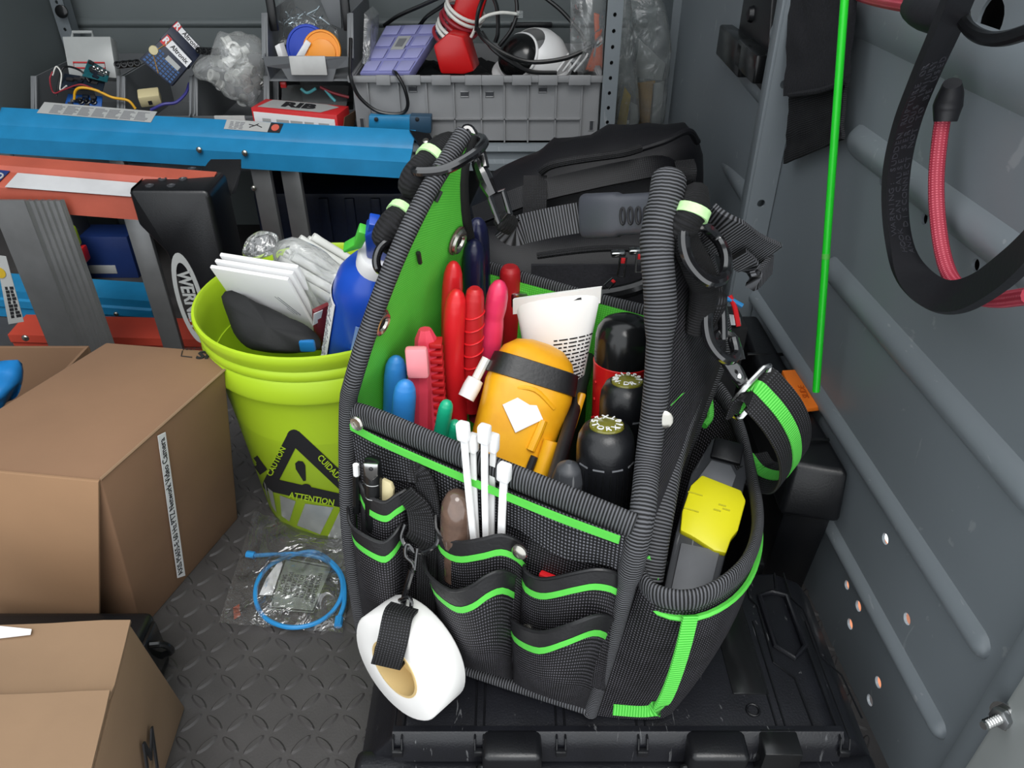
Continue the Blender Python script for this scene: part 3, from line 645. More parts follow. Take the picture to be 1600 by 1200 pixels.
# white dome camera
t = thing('dome_camera', 'white dome camera lying in the crate with black lens window', 'camera', on_y(845, 116, 1.60))
c = on_y(838, 98, 1.62); DF = frame(c, V((-.35, -.45, .8)), (1, 0, 0))
bm = B(); lathe(bm, [(0, -.022), (.072, -.022), (.080, -.016), (.080, -.006), (.070, 0), (0, 0)], 40, frame(c+V((-.01, 0, -.004)), V((-.1, -.25, 1)))); obj('base_ring', bm, 'white_plastic', t)
bm = B(); lathe(bm, [(.066, -.01), (.064, .015), (.055, .035), (.040, .050), (.036, .052)], 36, DF); lathe(bm, [(.060, -.01), (.060, .0), (0, 0)], 36, DF); obj('shell', bm, 'white_plastic', t)
bm = B(); lathe(bm, [(.044, .034), (.040, .044), (.029, .054), (.013, .059), (0, .060)], 36, frame(c+V((-.018, -.012, .002)), V((-.55, -.65, .5)))); ln = obj('lens_window', bm, 'blackgloss', t)
bm = B(); ring(bm, c+V((-.018, -.012, .002))+V((-.55, -.65, .5)).normalized()*.034, V((-.55, -.65, .5)), .0435, .003, 36, 8); obj('lens_trim', bm, 'white_plastic', t)
for k in range(4): bm = B(); tube(bm, [on_y(870+k*9, 112, 1.56), on_y(884+k*10, 92, 1.57), on_y(888+k*10, 84, 1.58)], .002, 6, k=3); obj('vent_fin', bm, 'white_plastic', t)
# black cables arching over the crate
def cable(nm, lab, pts, r, m='cable_black', cat='cable', k=8, plug=None):
    t = thing(nm, lab, cat, on_y(*pts[0])); bm = B(); tube(bm, [on_y(*p) for p in pts], r, 8, k=k); obj('cord', bm, m, t)
    if plug: p, q = on_y(*plug[0]), on_y(*plug[1]); bm = B(); tube(bm, [p, q], r*1.7, 8); obj('plug', bm, plug[2], t)
cable('black_cable', 'black cable sweeping across the white dome camera to a clear plug', [(745, 44, 1.56), (757, 62, 1.54), (790, 85, 1.53), (830, 97, 1.53), (880, 92, 1.53), (915, 78, 1.54), (936, 66, 1.55)], .0042, plug=((930, 70, 1.55), (942, 60, 1.55), 'film_grey'))
cable('black_cable', 'black cable looping from the red tester behind the crate rim', [(752, 50, 1.55), (770, 76, 1.535), (800, 98, 1.53), (830, 112, 1.53), (870, 114, 1.53)], .0042)
cable('black_cable', 'black cable loop standing up beside the red tester grip', [(744, 48, 1.56), (748, 15, 1.56), (762, -12, 1.58), (776, 10, 1.58), (778, 50, 1.57), (774, 66, 1.57)], .0038)
cable('black_cable', 'black cable loop rising highest above the white dome camera', [(780, 72, 1.57), (800, 45, 1.57), (808, 15, 1.58), (800, -18, 1.6), (770, -30, 1.62)], .0038)
cable('black_cable', 'black cable running behind the crate to the perforated upright', [(850, -5, 1.72), (875, 15, 1.71), (898, 40, 1.70), (912, 60, 1.69), (918, 90, 1.66)], .0042)
cable('black_cable', 'upper black cable arching across the back wall over the purple box', [(600, 40, 1.75), (622, 25, 1.74), (660, 8, 1.73), (700, -10, 1.72)], .0040)
cable('black_cable', 'lower black cable arching across the back wall over the purple box', [(655, 40, 1.73), (668, 25, 1.72), (690, 10, 1.72), (712, -8, 1.70)], .0040)
cable('black_cable', 'black cable hanging in a loop over the front rim of the crate', [(548, 60, 1.54), (547, 105, 1.505), (549, 125, 1.490), (562, 152, 1.488), (590, 174, 1.488), (625, 178, 1.488), (637, 165, 1.488), (632, 138, 1.488), (620, 116, 1.495), (615, 112, 1.53)], .0034)
bm = B(); p = on_y(820, 42, 1.80); box(bm, (p.x-.03, 1.82, p.z-.006), (p.x+.06, 1.835, p.z+.004), bev=.002); solo('cable_clip_bar', bm, 'blackplastic', 'black bracket bar standing upright behind the dome camera', 'bracket')
# clear bag with orange part at the end of the crate
def sheet(corn, y, m, bul=.02, nu=14, nv=14, amp=.006, seed=0, nm='film', parent=None):
    a, b, c, d = corn; rows = []
    for j in range(nv+1):
        row = []
        for i in range(nu+1):
            u, v = i/nu, j/nv; p = bil(d, c, a, b, u, 1-v); e = math.sin(math.pi*u)*math.sin(math.pi*v)
            q = noise.noise(V((u*5+seed, v*5, seed*1.7))); row.append(p+V((0, -bul*e+amp*q, amp*.5*noise.noise(V((u*6, v*6+seed, 3))))))
        rows.append(row)
    bm = B(); grid(bm, rows); return obj(nm, bm, m, parent, ang=80)
t = thing('parts_bag', 'clear plastic bag with an orange part tucked at the crate end', 'plastic bag', on_y(920, 118, 1.55))
sheet([on_y(892, -20, 1.56), on_y(946, -20, 1.56), on_y(944, 112, 1.545), on_y(890, 112, 1.545)], 1.5, 'film_soft', .02, parent=t, seed=2)
bm = B(); P = [on_y(x, y, 1.585) for x, y in ((928, 20), (942, 25), (942, 112), (914, 112), (930, 70))]; prism(bm, P, V((0, .01, 0)), bev=.003); obj('orange_part', bm, mat('orange_part', '#c85a30', .5), t)
# ================================================================ stacking bins
def stack_bin(x0, x1, yf, yb, z0, h, lab, label_tag=True):
    t = thing('stacking_bin', lab, 'bin', ((x0+x1)/2, (yf+yb)/2, z0), group='grey stacking bins'); th = .003; lip = h*.42
    S = lambda x: [(x, yf+.012, z0), (x, yf, z0+lip), (x, yf+.012, z0+lip+.004), (x, yf+.055, z0+h), (x, yb, z0+h), (x, yb, z0)]
    for x in (x0, x1-th): bm = B(); prism(bm, S(x), (th, 0, 0)); obj('side', bm, 'greybin', t)
    bm = B(); box(bm, (x0, yf+.012, z0), (x1, yb, z0+th)); obj('base', bm, 'greybin', t)
    bm = B(); box(bm, (x0, yb-th, z0), (x1, yb, z0+h)); obj('back', bm, 'greybin', t)
    bm = B(); c = (x0+x1)/2; w_ = (x1-x0)
    prism(bm, [(x0, yf, z0+lip), (x1, yf, z0+lip), (x1, yf+.004, z0+lip*.62), (x1-w_*.18, yf+.008, z0+lip*.5), (c+w_*.26, yf+.010, z0), (c-w_*.26, yf+.010, z0), (x0+w_*.18, yf+.008, z0+lip*.5), (x0, yf+.004, z0+lip*.62)], (0, .003, 0)); fr = obj('front_lip', bm, 'greybin', t)
    for x in (x0, x1):
        bm = B(); s = .006; prism(bm, [(x-s, yf+.010, z0+lip*.9), (x+s, yf+.010, z0+lip*.9), (x+s, yf+.056, z0+h+.002), (x-s, yf+.056, z0+h+.002)], (0, .006, -.004), bev=.001); obj('edge_flange', bm, 'greybin', t)
    if label_tag: bm = B(); box(bm, (c-w_*.20, yf-.001, z0+lip*.30), (c+w_*.22, yf+.004, z0+lip*1.02), bev=.0008); obj('label_holder', bm, mat('paperlabel', '#bdbdbb', .3, var=.06, vs_=60), fr)
    return t
X = lambda px, py, y: on_y(px, py, y).x
stack_bin(-.945, -.775, 1.535, 1.80, SZ, .105, 'grey stacking bin full of circuit boards and wires', False)
stack_bin(-.770, -.632, 1.535, 1.80, SZ, .105, 'grey stacking bin holding the two printed relay boxes', False)
stack_bin(-.627, -.485, 1.535, 1.80, SZ, .105, 'grey stacking bin below the bag of white fittings')
stack_bin(-.478, -.315, 1.580, 1.80, SZ, .105, 'grey stacking bin hidden behind the red and white carton', False)
stack_bin(-.462, -.302, 1.515, 1.79, SZ+.112, .11, 'upper grey stacking bin with blue and orange round lids in it')
# black strips on the upper bin's corners
for i, px in enumerate((424, 540)):
    bm = B(); p = on_y(px, 22, 1.57); box(bm, p+V((-.008, 0, -.03)), p+V((.008, .012, .03)), bev=.003); solo('black_clip', bm, 'blackplastic', ('black clip strip on the bin corner beside the screw bag', 'black clip strip on the bin corner toward the crate')[i], 'clip')
for i, (px, py, rot, lab) in enumerate(((200, 100, .9, 'black plastic clip on the rim between the board bin and relay bin'), (327, 80, -.6, 'black plastic clip on the rim beside the bag of white fittings'))):
    t = thing('bin_clip', lab, 'clip', on_y(px, py+10, 1.58)); F = frame(on_y(px, py, 1.585), (0, -.2, 1), (math.cos(rot), 0, math.sin(rot)))
    bm = B(); box(bm, (-.022, -.006, -.006), (.022, .006, .006), bev=.003, M=F); obj('bar', bm, 'blackplastic', t)
    for k in range(4): bm = B(); ring(bm, F@V((-.018+.012*k, -.006, .003)), F.to_3x3()@V((0, -1, .3)), .005, .0018, 12, 6); obj('knuckle', bm, 'blackgloss', t)
# lids
def disc(nm, lab, px, py, y, r, m, tilt, th=.008, step=True):
    p = on_y(px, py, y); F = frame(p, tilt, (1, 0, 0)); t = thing(nm, lab, 'disc', M=F)
    bm = B(); lathe(bm, [(0, -th), (r*.96, -th), (r, -th*.6), (r, 0), (r*.97, .002), (r*.88, .002), (r*.86, 0), (0, 0)], 36); obj('disc', bm, m, t, local=True)
    if step: bm = B(); prism(bm, [(r*.72*math.cos(q), r*.72*math.sin(q)-r*.18, .0005) for q in [2*math.pi*i/28 for i in range(28)]], (0, 0, .003), bev=.0008); obj('raised_centre', bm, m, t, local=True)
disc('plastic_disc', 'large round blue lid standing in the upper bin', 480, 74, 1.585, .042, 'bluelid', V((-.1, -1, .35)), step=False)
disc('plastic_disc', 'round orange lid leaning on the blue lid', 503, 78, 1.555, .036, 'orangelid', V((.05, -1, .3)))
t = thing('white_connector', 'white plastic connector strip beside the orange lid', 'connector', on_y(460, 98, 1.54)); bm = B(); prism(bm, [on_y(x, y, 1.548) for x, y in ((448, 98), (462, 88), (478, 62), (486, 68), (470, 98))], V((0, .004, 0)), bev=.001); obj('strip', bm, 'white_plastic', t)
bm = B(); prism(bm, [on_y(x, y, 1.543) for x, y in ((429, 72), (436, 68), (446, 98), (438, 100))], V((0.006, .012, 0)), bev=.001); obj('block', bm, 'white_plastic', t)
# bag of screws behind the lids
t = thing('screw_bag', 'clear bag of silver screws behind the blue lid', 'plastic bag', on_y(480, 60, 1.66))
sheet([on_y(436, -15, 1.70), on_y(515, -15, 1.70), on_y(530, 70, 1.62), on_y(432, 70, 1.62)], 1.6, 'film_grey', .035, parent=t, seed=5)
for k in range(46):
    p = on_y(random.uniform(440, 512), random.uniform(22, 55), 1.655+random.uniform(-.01, .02)); d_ = V((random.uniform(-1, 1), random.uniform(-.3, .3), random.uniform(-1, 1))).normalized()
    bm = B(); tube(bm, [p, p+d_*.022], .0018, 6); lathe(bm, [(0, .0), (.0042, 0), (.0042, .002), (0, .002)], 8, frame(p, d_)); obj('screw', bm, 'screws', t)
bm = B(); P = [on_y(x, y, 1.645) for x, y in ((494, -15), (530, -15), (534, 45), (516, 38))]; prism(bm, P, V((0, .01, 0)), bev=.001); solo('grey_flap', bm, 'greybin', 'grey plastic divider standing at the back of the upper bin', 'divider')
# lower bin contents: clear packs with coloured leads
t = thing('plug_packs', 'clear packs with turquoise leads in the bin under the lids', 'plastic bag', on_y(500, 160, 1.60))
sheet([on_y(440, 132, 1.62), on_y(545, 134, 1.62), on_y(540, 175, 1.55), on_y(440, 170, 1.55)], 1.6, 'film_soft', .02, parent=t, seed=9)
for pts, m in (([(470, 138), (480, 145), (494, 138)], mat('turq', '#58b6be', .4)), ([(508, 140), (518, 152), (524, 158)], MT['turq']), ([(500, 136), (520, 145), (545, 152)], 'wire_red')):
    bm = B(); tube(bm, [on_y(x, y, 1.57) for x, y in pts], .003, 8, k=4); obj('lead', bm, m, t)
bm = B(); p = on_y(443, 132, 1.56); box(bm, p-V((.006, .004, .006)), p+V((.006, .004, .006)), bev=.002); obj('red_knob', bm, 'red_tool', t)
# RIB carton
t, b_, P, n = obox('relay_carton', 'white and red carton with black letters lying before the bins', 'carton', [(389, 168), (530, 180), (527, 210), (390, 200)], [1.46, 1.46, 1.46, 1.46], .0, 'paper') if False else (thing('relay_carton', 'white carton with red edges and large black letters on top', 'carton', on_y(460, 198, 1.52)), None, None, None)
c0, c1 = on_y(392, 168, 1.500), on_y(526, 180, 1.485); zb = SZ+.002; dep = V((.012, .062, 0))
f0, f1 = V((c0.x, c0.y, zb)), V((c1.x, c1.y, zb)); zz_ = (c0.z+c1.z)/2; g0, g1 = V((c0.x, c0.y, c0.z)), V((c1.x, c1.y, c1.z))
bm = B(); hexa(bm, [f0, f1, f1+dep, f0+dep, g0, g1, g1+dep, g0+dep], bev=.0008); bx = obj('box', bm, 'boxred', t)
nf = V((-dep.y, dep.x, 0)).normalized(); nf = (f1-f0).cross(V((0, 0, 1))).normalized(); nf = nf if nf.y < 0 else -nf
bm = B(); q = [bil(f0, f1, g0, g1, u, v)+nf*.0004 for u, v in ((.02, 0), (.97, 0), (.97, .86), (.02, .90))]; prism(bm, q, nf*.0005); fp_ = obj('front_print', bm, 'paper', bx)
fineprint([q[3], q[2], q[1], q[0]], nf, fp_, 4, 5, m='labelgrey', th=.0008, v1=.6)
bm = B(); tn = (g1-g0).cross(dep).normalized(); tn = tn if tn.z > 0 else -tn; q = [lerp(lerp(g0, g1, u), lerp(g0, g1, u)+dep, v)+tn*.0006 for u, v in ((.06, .12), (.80, .10), (.92, .75), (.75, .92), (.10, .92))]; prism(bm, q, tn*.0005); tp_ = obj('top_print', bm, 'labelgrey', bx)
bm = B(); xd = (g1-g0).normalized(); text(bm, 'RIB', .040, frame(lerp(g0, g1, .48)+dep*.52+tn*.0016, tn, xd), ext=.0004, sx=1.15, bold=.0018); obj('lettering', bm, 'print_black', tp_)
bm = B(); prism(bm, [f1+nf*-.004, f1+dep*.9, g1+dep*.9+V((.018, 0, -.004)), g1+V((.014, 0, -.004))], V((.001, 0, 0))); obj('open_flap', bm, 'cardboard_in', bx)
for m, dz in (('wire_yellow', .0), ('cable_black', .004)): bm = B(); p = f1+V((.0, .0, .012+dz)); tube(bm, [p, p+V((.012, -.004, -.006)), p+V((.03, -.002, -.012))], .0016, 6, k=3); obj('wire_end', bm, m, t)
# ---- bag of white fittings
t = thing('fittings_bag', 'cloudy plastic bag bulging with white pipe fittings', 'plastic bag', on_y(370, 160, 1.62))
rows = []; c = on_y(366, 100, 1.62)
OUT = [(342, 52), (370, 50), (400, 58), (414, 80), (412, 120), (402, 160), (385, 163), (360, 150), (330, 128), (302, 105), (312, 92), (330, 80)]
def bulk(outline, y, dep, m, nm, parent, nz=6, amp=.004, seed=0, back=.5):
    """rounded lump whose silhouette follows an outline, with real depth"""
    P = resample(cr([on_y(px, py, y) for px, py in outline], 5, closed=True)+[on_y(*outline[0], y)], 40)[:-1]; c = sum(P, V())/len(P); rows = []
    for k in range(-nz, nz+1):
        e = k/nz; s = math.sqrt(max(0, 1-e*e))**.75; s = max(s, .02); off = V((0, dep*e*(1 if e < 0 else back), 0))
        rows.append([c+(p-c)*s+off+V((0, 1, .6))*amp*s*noise.noise(p*38+V((seed, e*2, seed))) for p in P])
    bm = B(); grid(bm, rows, closed=True); bmesh.ops.holes_fill(bm, edges=[e for e in bm.edges if e.is_boundary]); return obj(nm, bm, m, parent, ang=80)
bulk(OUT, 1.60, .05, 'film_milky', 'film', t, amp=.012, seed=3)
for k in range(34):
    px, py = random.gauss(372, 16), random.gauss(112, 18)
    if not inpoly(px, py, OUT): continue
    p = on_y(px, py, 1.60+random.uniform(-.03, .02)); d_ = V((random.uniform(-1, 1), random.uniform(-1, 1), random.uniform(-1, 1))).normalized()
    bm = B(); lathe(bm, [(.007, -.008), (.011, -.008), (.011, -.004), (.0085, -.002), (.0085, .008), (.006, .008), (.006, -.008), (.007, -.008)], 14, frame(p, d_)); obj('fitting', bm, 'milkplastic', t)
# ---- printed relay boxes
for i, (pts, yy) in enumerate(((((276, 32), (318, 78), (298, 104), (250, 60)), (1.60, 1.60, 1.57, 1.57)), (((262, 52), (302, 95), (268, 135), (218, 92)), (1.575, 1.575, 1.55, 1.55)))):
    t, b_, P, n = obox('relay_box', ('navy printed electronics box standing at the back of its bin', 'navy printed electronics box with wiring diagram leaning in front of its twin')[i], 'box', pts, yy, .030, 'boxnavy')
    bi = lambda u, v, k=.0004: bil(P[3], P[2], P[0], P[1], u, v)+n*k
    bm = B(); prism(bm, [bi(.02, .70), bi(.20, .70), bi(.20, .98), bi(.02, .98)], n*.0005); rd = obj('red_emblem', bm, 'boxred', b_)
    bm = B(); X_ = (P[1]-P[0]).normalized(); text(bm, 'R', .017, frame(bi(.11, .84, .0012), n, X_), ext=.0003, bold=.0006); obj('emblem_mark', bm, 'paper', rd)
    bm = B(); prism(bm, [bi(.21, .72), bi(.98, .72), bi(.98, .96), bi(.21, .96)], n*.0005); wb_ = obj('name_strip', bm, 'paper', b_)
    bm = B(); text(bm, 'Altronix', .0125, frame(bi(.61, .84, .0012), n, X_), ext=.0003, sx=.9, bold=.0002); obj('lettering', bm, 'print_black', wb_)
    if i == 1:
        bm = B()
        for gx in range(9):
            for gy in range(6):
                u, v = .06+gx*.10, .05+gy*.09
                if .3 < u < .9 and v > .42: continue
                prism(bm, [bi(u, v), bi(u+.07, v), bi(u+.07, v+.055), bi(u, v+.055)], n*.0004)
        obj('grid_print', bm, mat('gridblue', '#1f4f86', .5), b_)
        bm = B(); prism(bm, [bi(.42, .46), bi(.86, .46), bi(.86, .60), bi(.42, .60)], n*.0006); obj('white_panel', bm, 'labelgrey', b_)
        bm = B(); lathe(bm, [(.009, 0), (.008, .003), (0, .004)], 14, frame(bi(.08, .42), n)); obj('round_button', bm, 'beige', b_)
        bm = B(); tube(bm, [bi(.12, .45, .001), bi(.20, .92, .001)], .0008, 5); tube(bm, [bi(.12, .35, .001), bi(.55, .04, .001)], .0008, 5); obj('gold_line', bm, 'tag_ochre', b_)
# ---- beige relay, wires, boards
t = thing('ice_cube_relay', 'small cream relay block with yellow lead in the middle bin', 'relay', on_y(235, 158, 1.56)); p = on_y(234, 152, 1.565)
bm = B(); box(bm, (-.020, -.014, -.012), (.020, .014, .012), bev=.003, M=frame(p, V((.1, -.4, 1)), (1, .35, 0))); obj('body', bm, 'beige', t)
bm = B(); box(bm, (-.004, -.0155, -.006), (.003, -.0135, .002), M=frame(p, V((.1, -.4, 1)), (1, .35, 0))); obj('notch', bm, 'print_black', t)
cable('hook_wire', 'yellow wire arching out of the circuit board bin', [(116, 155, 1.54), (118, 142, 1.54), (128, 137, 1.54), (150, 141, 1.545), (175, 152, 1.55), (200, 157, 1.55), (212, 170, 1.55)], .0026, 'wire_yellow', 'wire')
cable('hook_wire', 'purple wire lying among parts in the middle bin', [(236, 172, 1.55), (255, 163, 1.55), (275, 160, 1.56), (290, 146, 1.58), (296, 130, 1.60)], .003, 'wire_purple', 'wire')
cable('hook_wire', 'thin red wire drooping over the circuit boards', [(82, 112, 1.55), (78, 125, 1.54), (84, 145, 1.54), (100, 140, 1.54), (125, 132, 1.54), (145, 138, 1.545)], .0014, 'wire_red', 'wire')
cable('hook_wire', 'thin white wire curled above the circuit boards', [(82, 118, 1.56), (88, 104, 1.57), (96, 116, 1.56), (94, 140, 1.55), (104, 134, 1.54)], .0014, 'cable_white', 'wire')
cable('hook_wire', 'thin black wire curled behind the circuit boards', [(88, 150, 1.55), (92, 128, 1.56), (100, 105, 1.58), (125, 110, 1.57), (140, 128, 1.56)], .002, 'cable_black', 'wire')
def board(lab, pts, yy, m, jacks, jm='chrome'):
    t, b_, P, n = obox('circuit_board', lab, 'circuit board', pts, yy, .003, m)
    for u, v, r in jacks:
        p = bil(P[3], P[2], P[0], P[1], u, v); bm = B(); lathe(bm, [(r*1.3, 0), (r*1.3, r), (r, r*1.1), (r*.8, r*2.0), (r*.3, r*2.4), (0, r*2.4)], 14, frame(p, n)); obj('terminal', bm, jm, t)
    rnd = random.Random(len(lab)); 
    for k in range(9):
        u, v = rnd.uniform(.1, .85), rnd.uniform(.1, .85); p = bil(P[3], P[2], P[0], P[1], u, v); bm = B(); box(bm, (-.004, -.003, 0), (.004+rnd.random()*.006, .003, .003+rnd.random()*.004), M=frame(p, n, P[1]-P[0])); obj('component', bm, rnd.choice(('print_black', 'pcb_dark', 'greydark')), t)
board('teal circuit board with a row of round silver terminals', [(138, 92), (172, 112), (168, 128), (128, 118)], [1.60, 1.60, 1.56, 1.56], 'pcb_teal', [(.35, .6, .004), (.52, .6, .004), (.7, .6, .004), (.88, .6, .004)])
board('dark blue circuit board with pale edge lying across the bin', [(100, 114), (165, 124), (160, 142), (94, 138)], [1.58, 1.58, 1.545, 1.545], 'pcb_dark', [])
board('bright blue circuit board with dark terminals low in the bin', [(106, 146), (160, 150), (158, 172), (98, 172)], [1.56, 1.56, 1.535, 1.535], 'pcb_blue', [(.45, .5, .0045), (.62, .5, .0045), (.8, .5, .0045)], 'blackgloss')
# clear-lidded box standing behind the boards
t, b_, P, n = obox('clear_case', 'cloudy clear plastic case with red print standing in the bin', 'case', [(97, 57), (172, 57), (182, 122), (108, 118)], [1.66, 1.66, 1.62, 1.62], .025, 'cloudybox')
bm = B(); q = [bil(P[3], P[2], P[0], P[1], u, v)+n*.001 for u, v in ((.14, .20), (.80, .22), (.80, .36), (.14, .34))]; tube(bm, q, .0016, 6, closed=True); obj('red_frame_print', bm, 'boxred', b_)
bm = B(); tube(bm, [on_y(113, 58, 1.665), on_y(114, 50, 1.665), on_y(144, 50, 1.665), on_y(145, 58, 1.665)], .003, 8); obj('handle', bm, 'cloudybox', t)
# hanging bags between upright and corner post
for lab, out, y, parts in (('clear hanging bag with white and ochre packet beside the corner post', [(985, -10), (1030, -10), (1048, 60), (1044, 130), (1034, 195), (1000, 195), (992, 120), (978, 40)], 1.62, (('white_card', [(1000, 62), (1040, 100), (1034, 126), (990, 120)], 'labelgrey'), ('ochre_packet', [(994, 130), (1024, 126), (1018, 195), (996, 195)], 'tag_ochre'), ('pale_strip', [(1020, 130), (1038, 128), (1032, 195), (1014, 195)], 'labelgrey'))),
                           ('clear hanging bag with yellow sheet beside the perforated upright', [(966, -10), (984, -10), (992, 80), (998, 150), (996, 200), (962, 205), (960, 120)], 1.58, (('yellow_sheet', [(976, 136), (986, 150), (978, 200), (962, 204)], 'tag_yellow'), ('white_slip', [(986, 160), (996, 165), (998, 196), (984, 196)], 'labelgrey')))):
    t = thing('hanging_bag', lab, 'plastic bag', on_y(out[-1][0], 200, y)); bulk(out, y, .02, 'film_grey', 'film', t, amp=.01, seed=len(lab))
    for nm, pts, m in parts: bm = B(); prism(bm, [on_y(a, b, y) for a, b in pts], V((0, .004, 0)), bev=.001); obj(nm, bm, m, t)
# ================================================================ black hard case under the tool tote
CZ = .13
cs = thing('tool_case', 'large scuffed black plastic tool case lying under the tool tote', 'tool case', (.1, .5, 0))
cx0, cx1, cyf, cyb = -.150, .345, .395, .588
bm = B()
sec = [(cx0, 0), (cx0, .06), (cx0+.012, .085), (cx0+.035, CZ-.012), (cx0+.05, CZ), (cx1-.05, CZ), (cx1-.02, CZ-.015), (cx1, .085), (cx1, 0)]
t = B(); prism(t, [(x, cyf, z) for x, z in sec], (0, cyb-cyf, 0), bev=.006, seg=3); merge(bm, t); obj('body', bm, 'casetop', cs, ang=40)
# front skirt: stepped rim below the lid
bm = B(); box(bm, (cx0+.0, cyf-.022, 0), (cx1, cyf+.01, .092), bev=.01, seg=3); obj('base_shell', bm, 'casetop', cs)
bm = B(); rows = [[V((x, y, z)) for x in (cx0+.04, .1, cx1-.04)] for y, z in ((cyf+.006, CZ+.0005), (cyf+.001, CZ+.001), (cyf-.003, CZ-.003), (cyf-.006, CZ-.014), (cyf-.008, CZ-.030))]
grid(bm, rows); thick(bm, .002); obj('lid_rim', bm, 'casetop', cs, ang=50)
def case_latch(x):
    la = B(); box(la, (x-.027, cyf-.026, .07), (x+.027, cyf+.004, CZ+.004), bev=.006, seg=3); L_ = obj('latch', la, 'blackplastic', cs)
    t = B(); box(t, (x-.009, cyf-.0285, .100), (x+.009, cyf-.024, .112), bev=.001); obj('latch_emblem', t, 'greymid', L_)
    t = B()
    for k in range(4): box(t, (x-.019+k*.0105, cyf-.030, .078), (x-.011+k*.0105, cyf-.024, .092), bev=.001)
    obj('latch_grip', t, 'blackgloss', L_)
    t = B(); tube(t, [(x-.032, cyf-.018, .055), (x-.034, cyf-.022, .085), (x-.03, cyf-.02, .104), (x-.02, cyf-.02, .108)], .004, 8, k=4); obj('latch_hinge', t, 'blackgloss', L_)
case_latch(.0); case_latch(.187)
bm = B(); box(bm, (.227, cyf-.022, .06), (.262, cyf+.004, CZ+.003), bev=.002); hs = obj('metal_hasp', bm, 'blackgloss', cs)
bm = B(); box(bm, (.232, cyf-.0245, .058), (.266, cyf-.020, .10), bev=.001); obj('hasp_plate', bm, 'blacksteel', hs)
for k, x in enumerate((-.105, -.03, .045, .12, .25, .305)):
    bm = B(); 
    for dx in (-.004, .004): tube(bm, [(x+dx, .52, CZ+.0004), (x+dx, cyf+.02, CZ+.0004), (x+dx, cyf-.006, CZ+.001), (x+dx, cyf-.0125, CZ-.012)], .0010, 6)
    box(bm, (x-.005, cyf-.014, CZ-.016), (x+.005, cyf-.009, CZ-.008), bev=.001); obj('lid_groove', bm, 'blackplastic', cs)
# pressed shapes on the visible right part of the lid
bm = B(); box(bm, (.213, .435, CZ-.004), (.248, .575, CZ+.0012), bev=.001); obj('lid_channel', bm, 'blackgloss', cs)
def hexp(x, y, a, b, c): return [(x-a, y-b, 0), (x, y-b-c, 0), (x+a, y-b, 0), (x+a, y+b, 0), (x, y+b+c*.4, 0), (x-a, y+b, 0)]
bm = B(); P = hexp(.284, .520, .015, .032, .014); tube(bm, [V((x, y, CZ+.002)) for x, y, z in P], .003, 8, closed=True); obj('lid_hexagon', bm, 'casetop', cs)
def zz(pts, r=.0011): 
    bm = B(); tube(bm, [V((x, y, CZ+.0008)) for x, y in pts], r, 6); obj('lid_crease', bm, 'blackplastic', cs)
zz([(.262, .585), (.258, .55), (.264, .54), (.262, .47), (.278, .452), (.280, .40)]); zz([(.305, .585), (.303, .55), (.312, .535), (.312, .475), (.325, .455), (.328, .41)])
zz([(.20, .585), (.198, .50), (.188, .48), (.15, .47)]); zz([(.295, .585), (.29, .562), (.272, .556)])
bm = B(); ring(bm, (.228, .418, CZ+.001), (0, 0, 1), .006, .0012, 12); obj('lid_mark', bm, 'blackplastic', cs)
# second case behind it, that carries the back of the tote
rc = thing('tool_case', 'plain black plastic case wedged behind the tool tote base', 'tool case', (.08, .69, 0))
bm = B(); box(bm, (-.10, .596, 0), (.285, .80, CZ-.006), bev=.008, seg=3); obj('body', bm, 'blackplastic', rc)
bm = B(); box(bm, (.205, .61, CZ-.007), (.235, .64, CZ+.004), bev=.002); box(bm, (.25, .60, CZ-.03), (.29, .66, CZ-.002), bev=.003); obj('clasp', bm, 'blackgloss', rc)

# ================================================================ the open tool tote
TZ = CZ+.010
FLb, FRb = on_z(566, 984, TZ), on_z(922, 1112, TZ)
FLt, FRt = on_z(550, 652, .40), on_z(990, 832, .385)
nb = V((.47, .88, 0)).normalized()
BLt = FLt+nb*.217; BLt.z = .446; BRt = FRt+nb*.217; BRt.z = .440
nbb = V((.40, .916, 0)); BLb, BRb = FLb+nbb*.205, FRb+nbb*.205
APL, APR = V((-.0385, .618, .612)), V((.113, .538, .603))
tb = thing('tool_tote', 'open black and lime green cloth tool tote stuffed with hand tools', 'tool bag', (FLb+BRb)/2)
FP, FN = plane3(FLb, FRb, (FLt+FRt)/2)
if FN.y > 0: FN = -FN
def ff(px, py, off=0.0): return on_pl(px, py, FP+FN*off, FN)           # point on the front face, pushed out by off
def quad(bm, a, b, c, d, nu=10, nv=10, bul=0, nrm=None):
    nrm = nrm or V((0, 0, 0)); grid(bm, [[bil(a, b, c, d, i/nu, j/nv)+nrm*(bul*math.sin(math.pi*i/nu)*math.sin(math.pi*j/nv)) for i in range(nu+1)] for j in range(nv+1)]); return bm
up = V((0, 0, 1))
dF = (FRt-FLt).normalized()
bm = B(); quad(bm, FLb, FRb, FLt, FRt, bul=.004, nrm=FN); thick(bm, .005); obj('front_panel', bm, 'cordura', tb)
bm = B(); quad(bm, BLb, BRb, BLt, BRt); thick(bm, .005); obj('back_panel', bm, 'cordura', tb)
bm = B(); quad(bm, BLb-FN*0+V((0, 0, .01)), BRb+V((0, 0, .01)), BLt-nb*.006, BRt-nb*.006); obj('back_lining', bm, 'greencloth', tb)
bm = B(); quad(bm, FLb, FRb, BLb, BRb, 4, 4); thick(bm, .004); obj('bottom_panel', bm, 'cordura', tb)
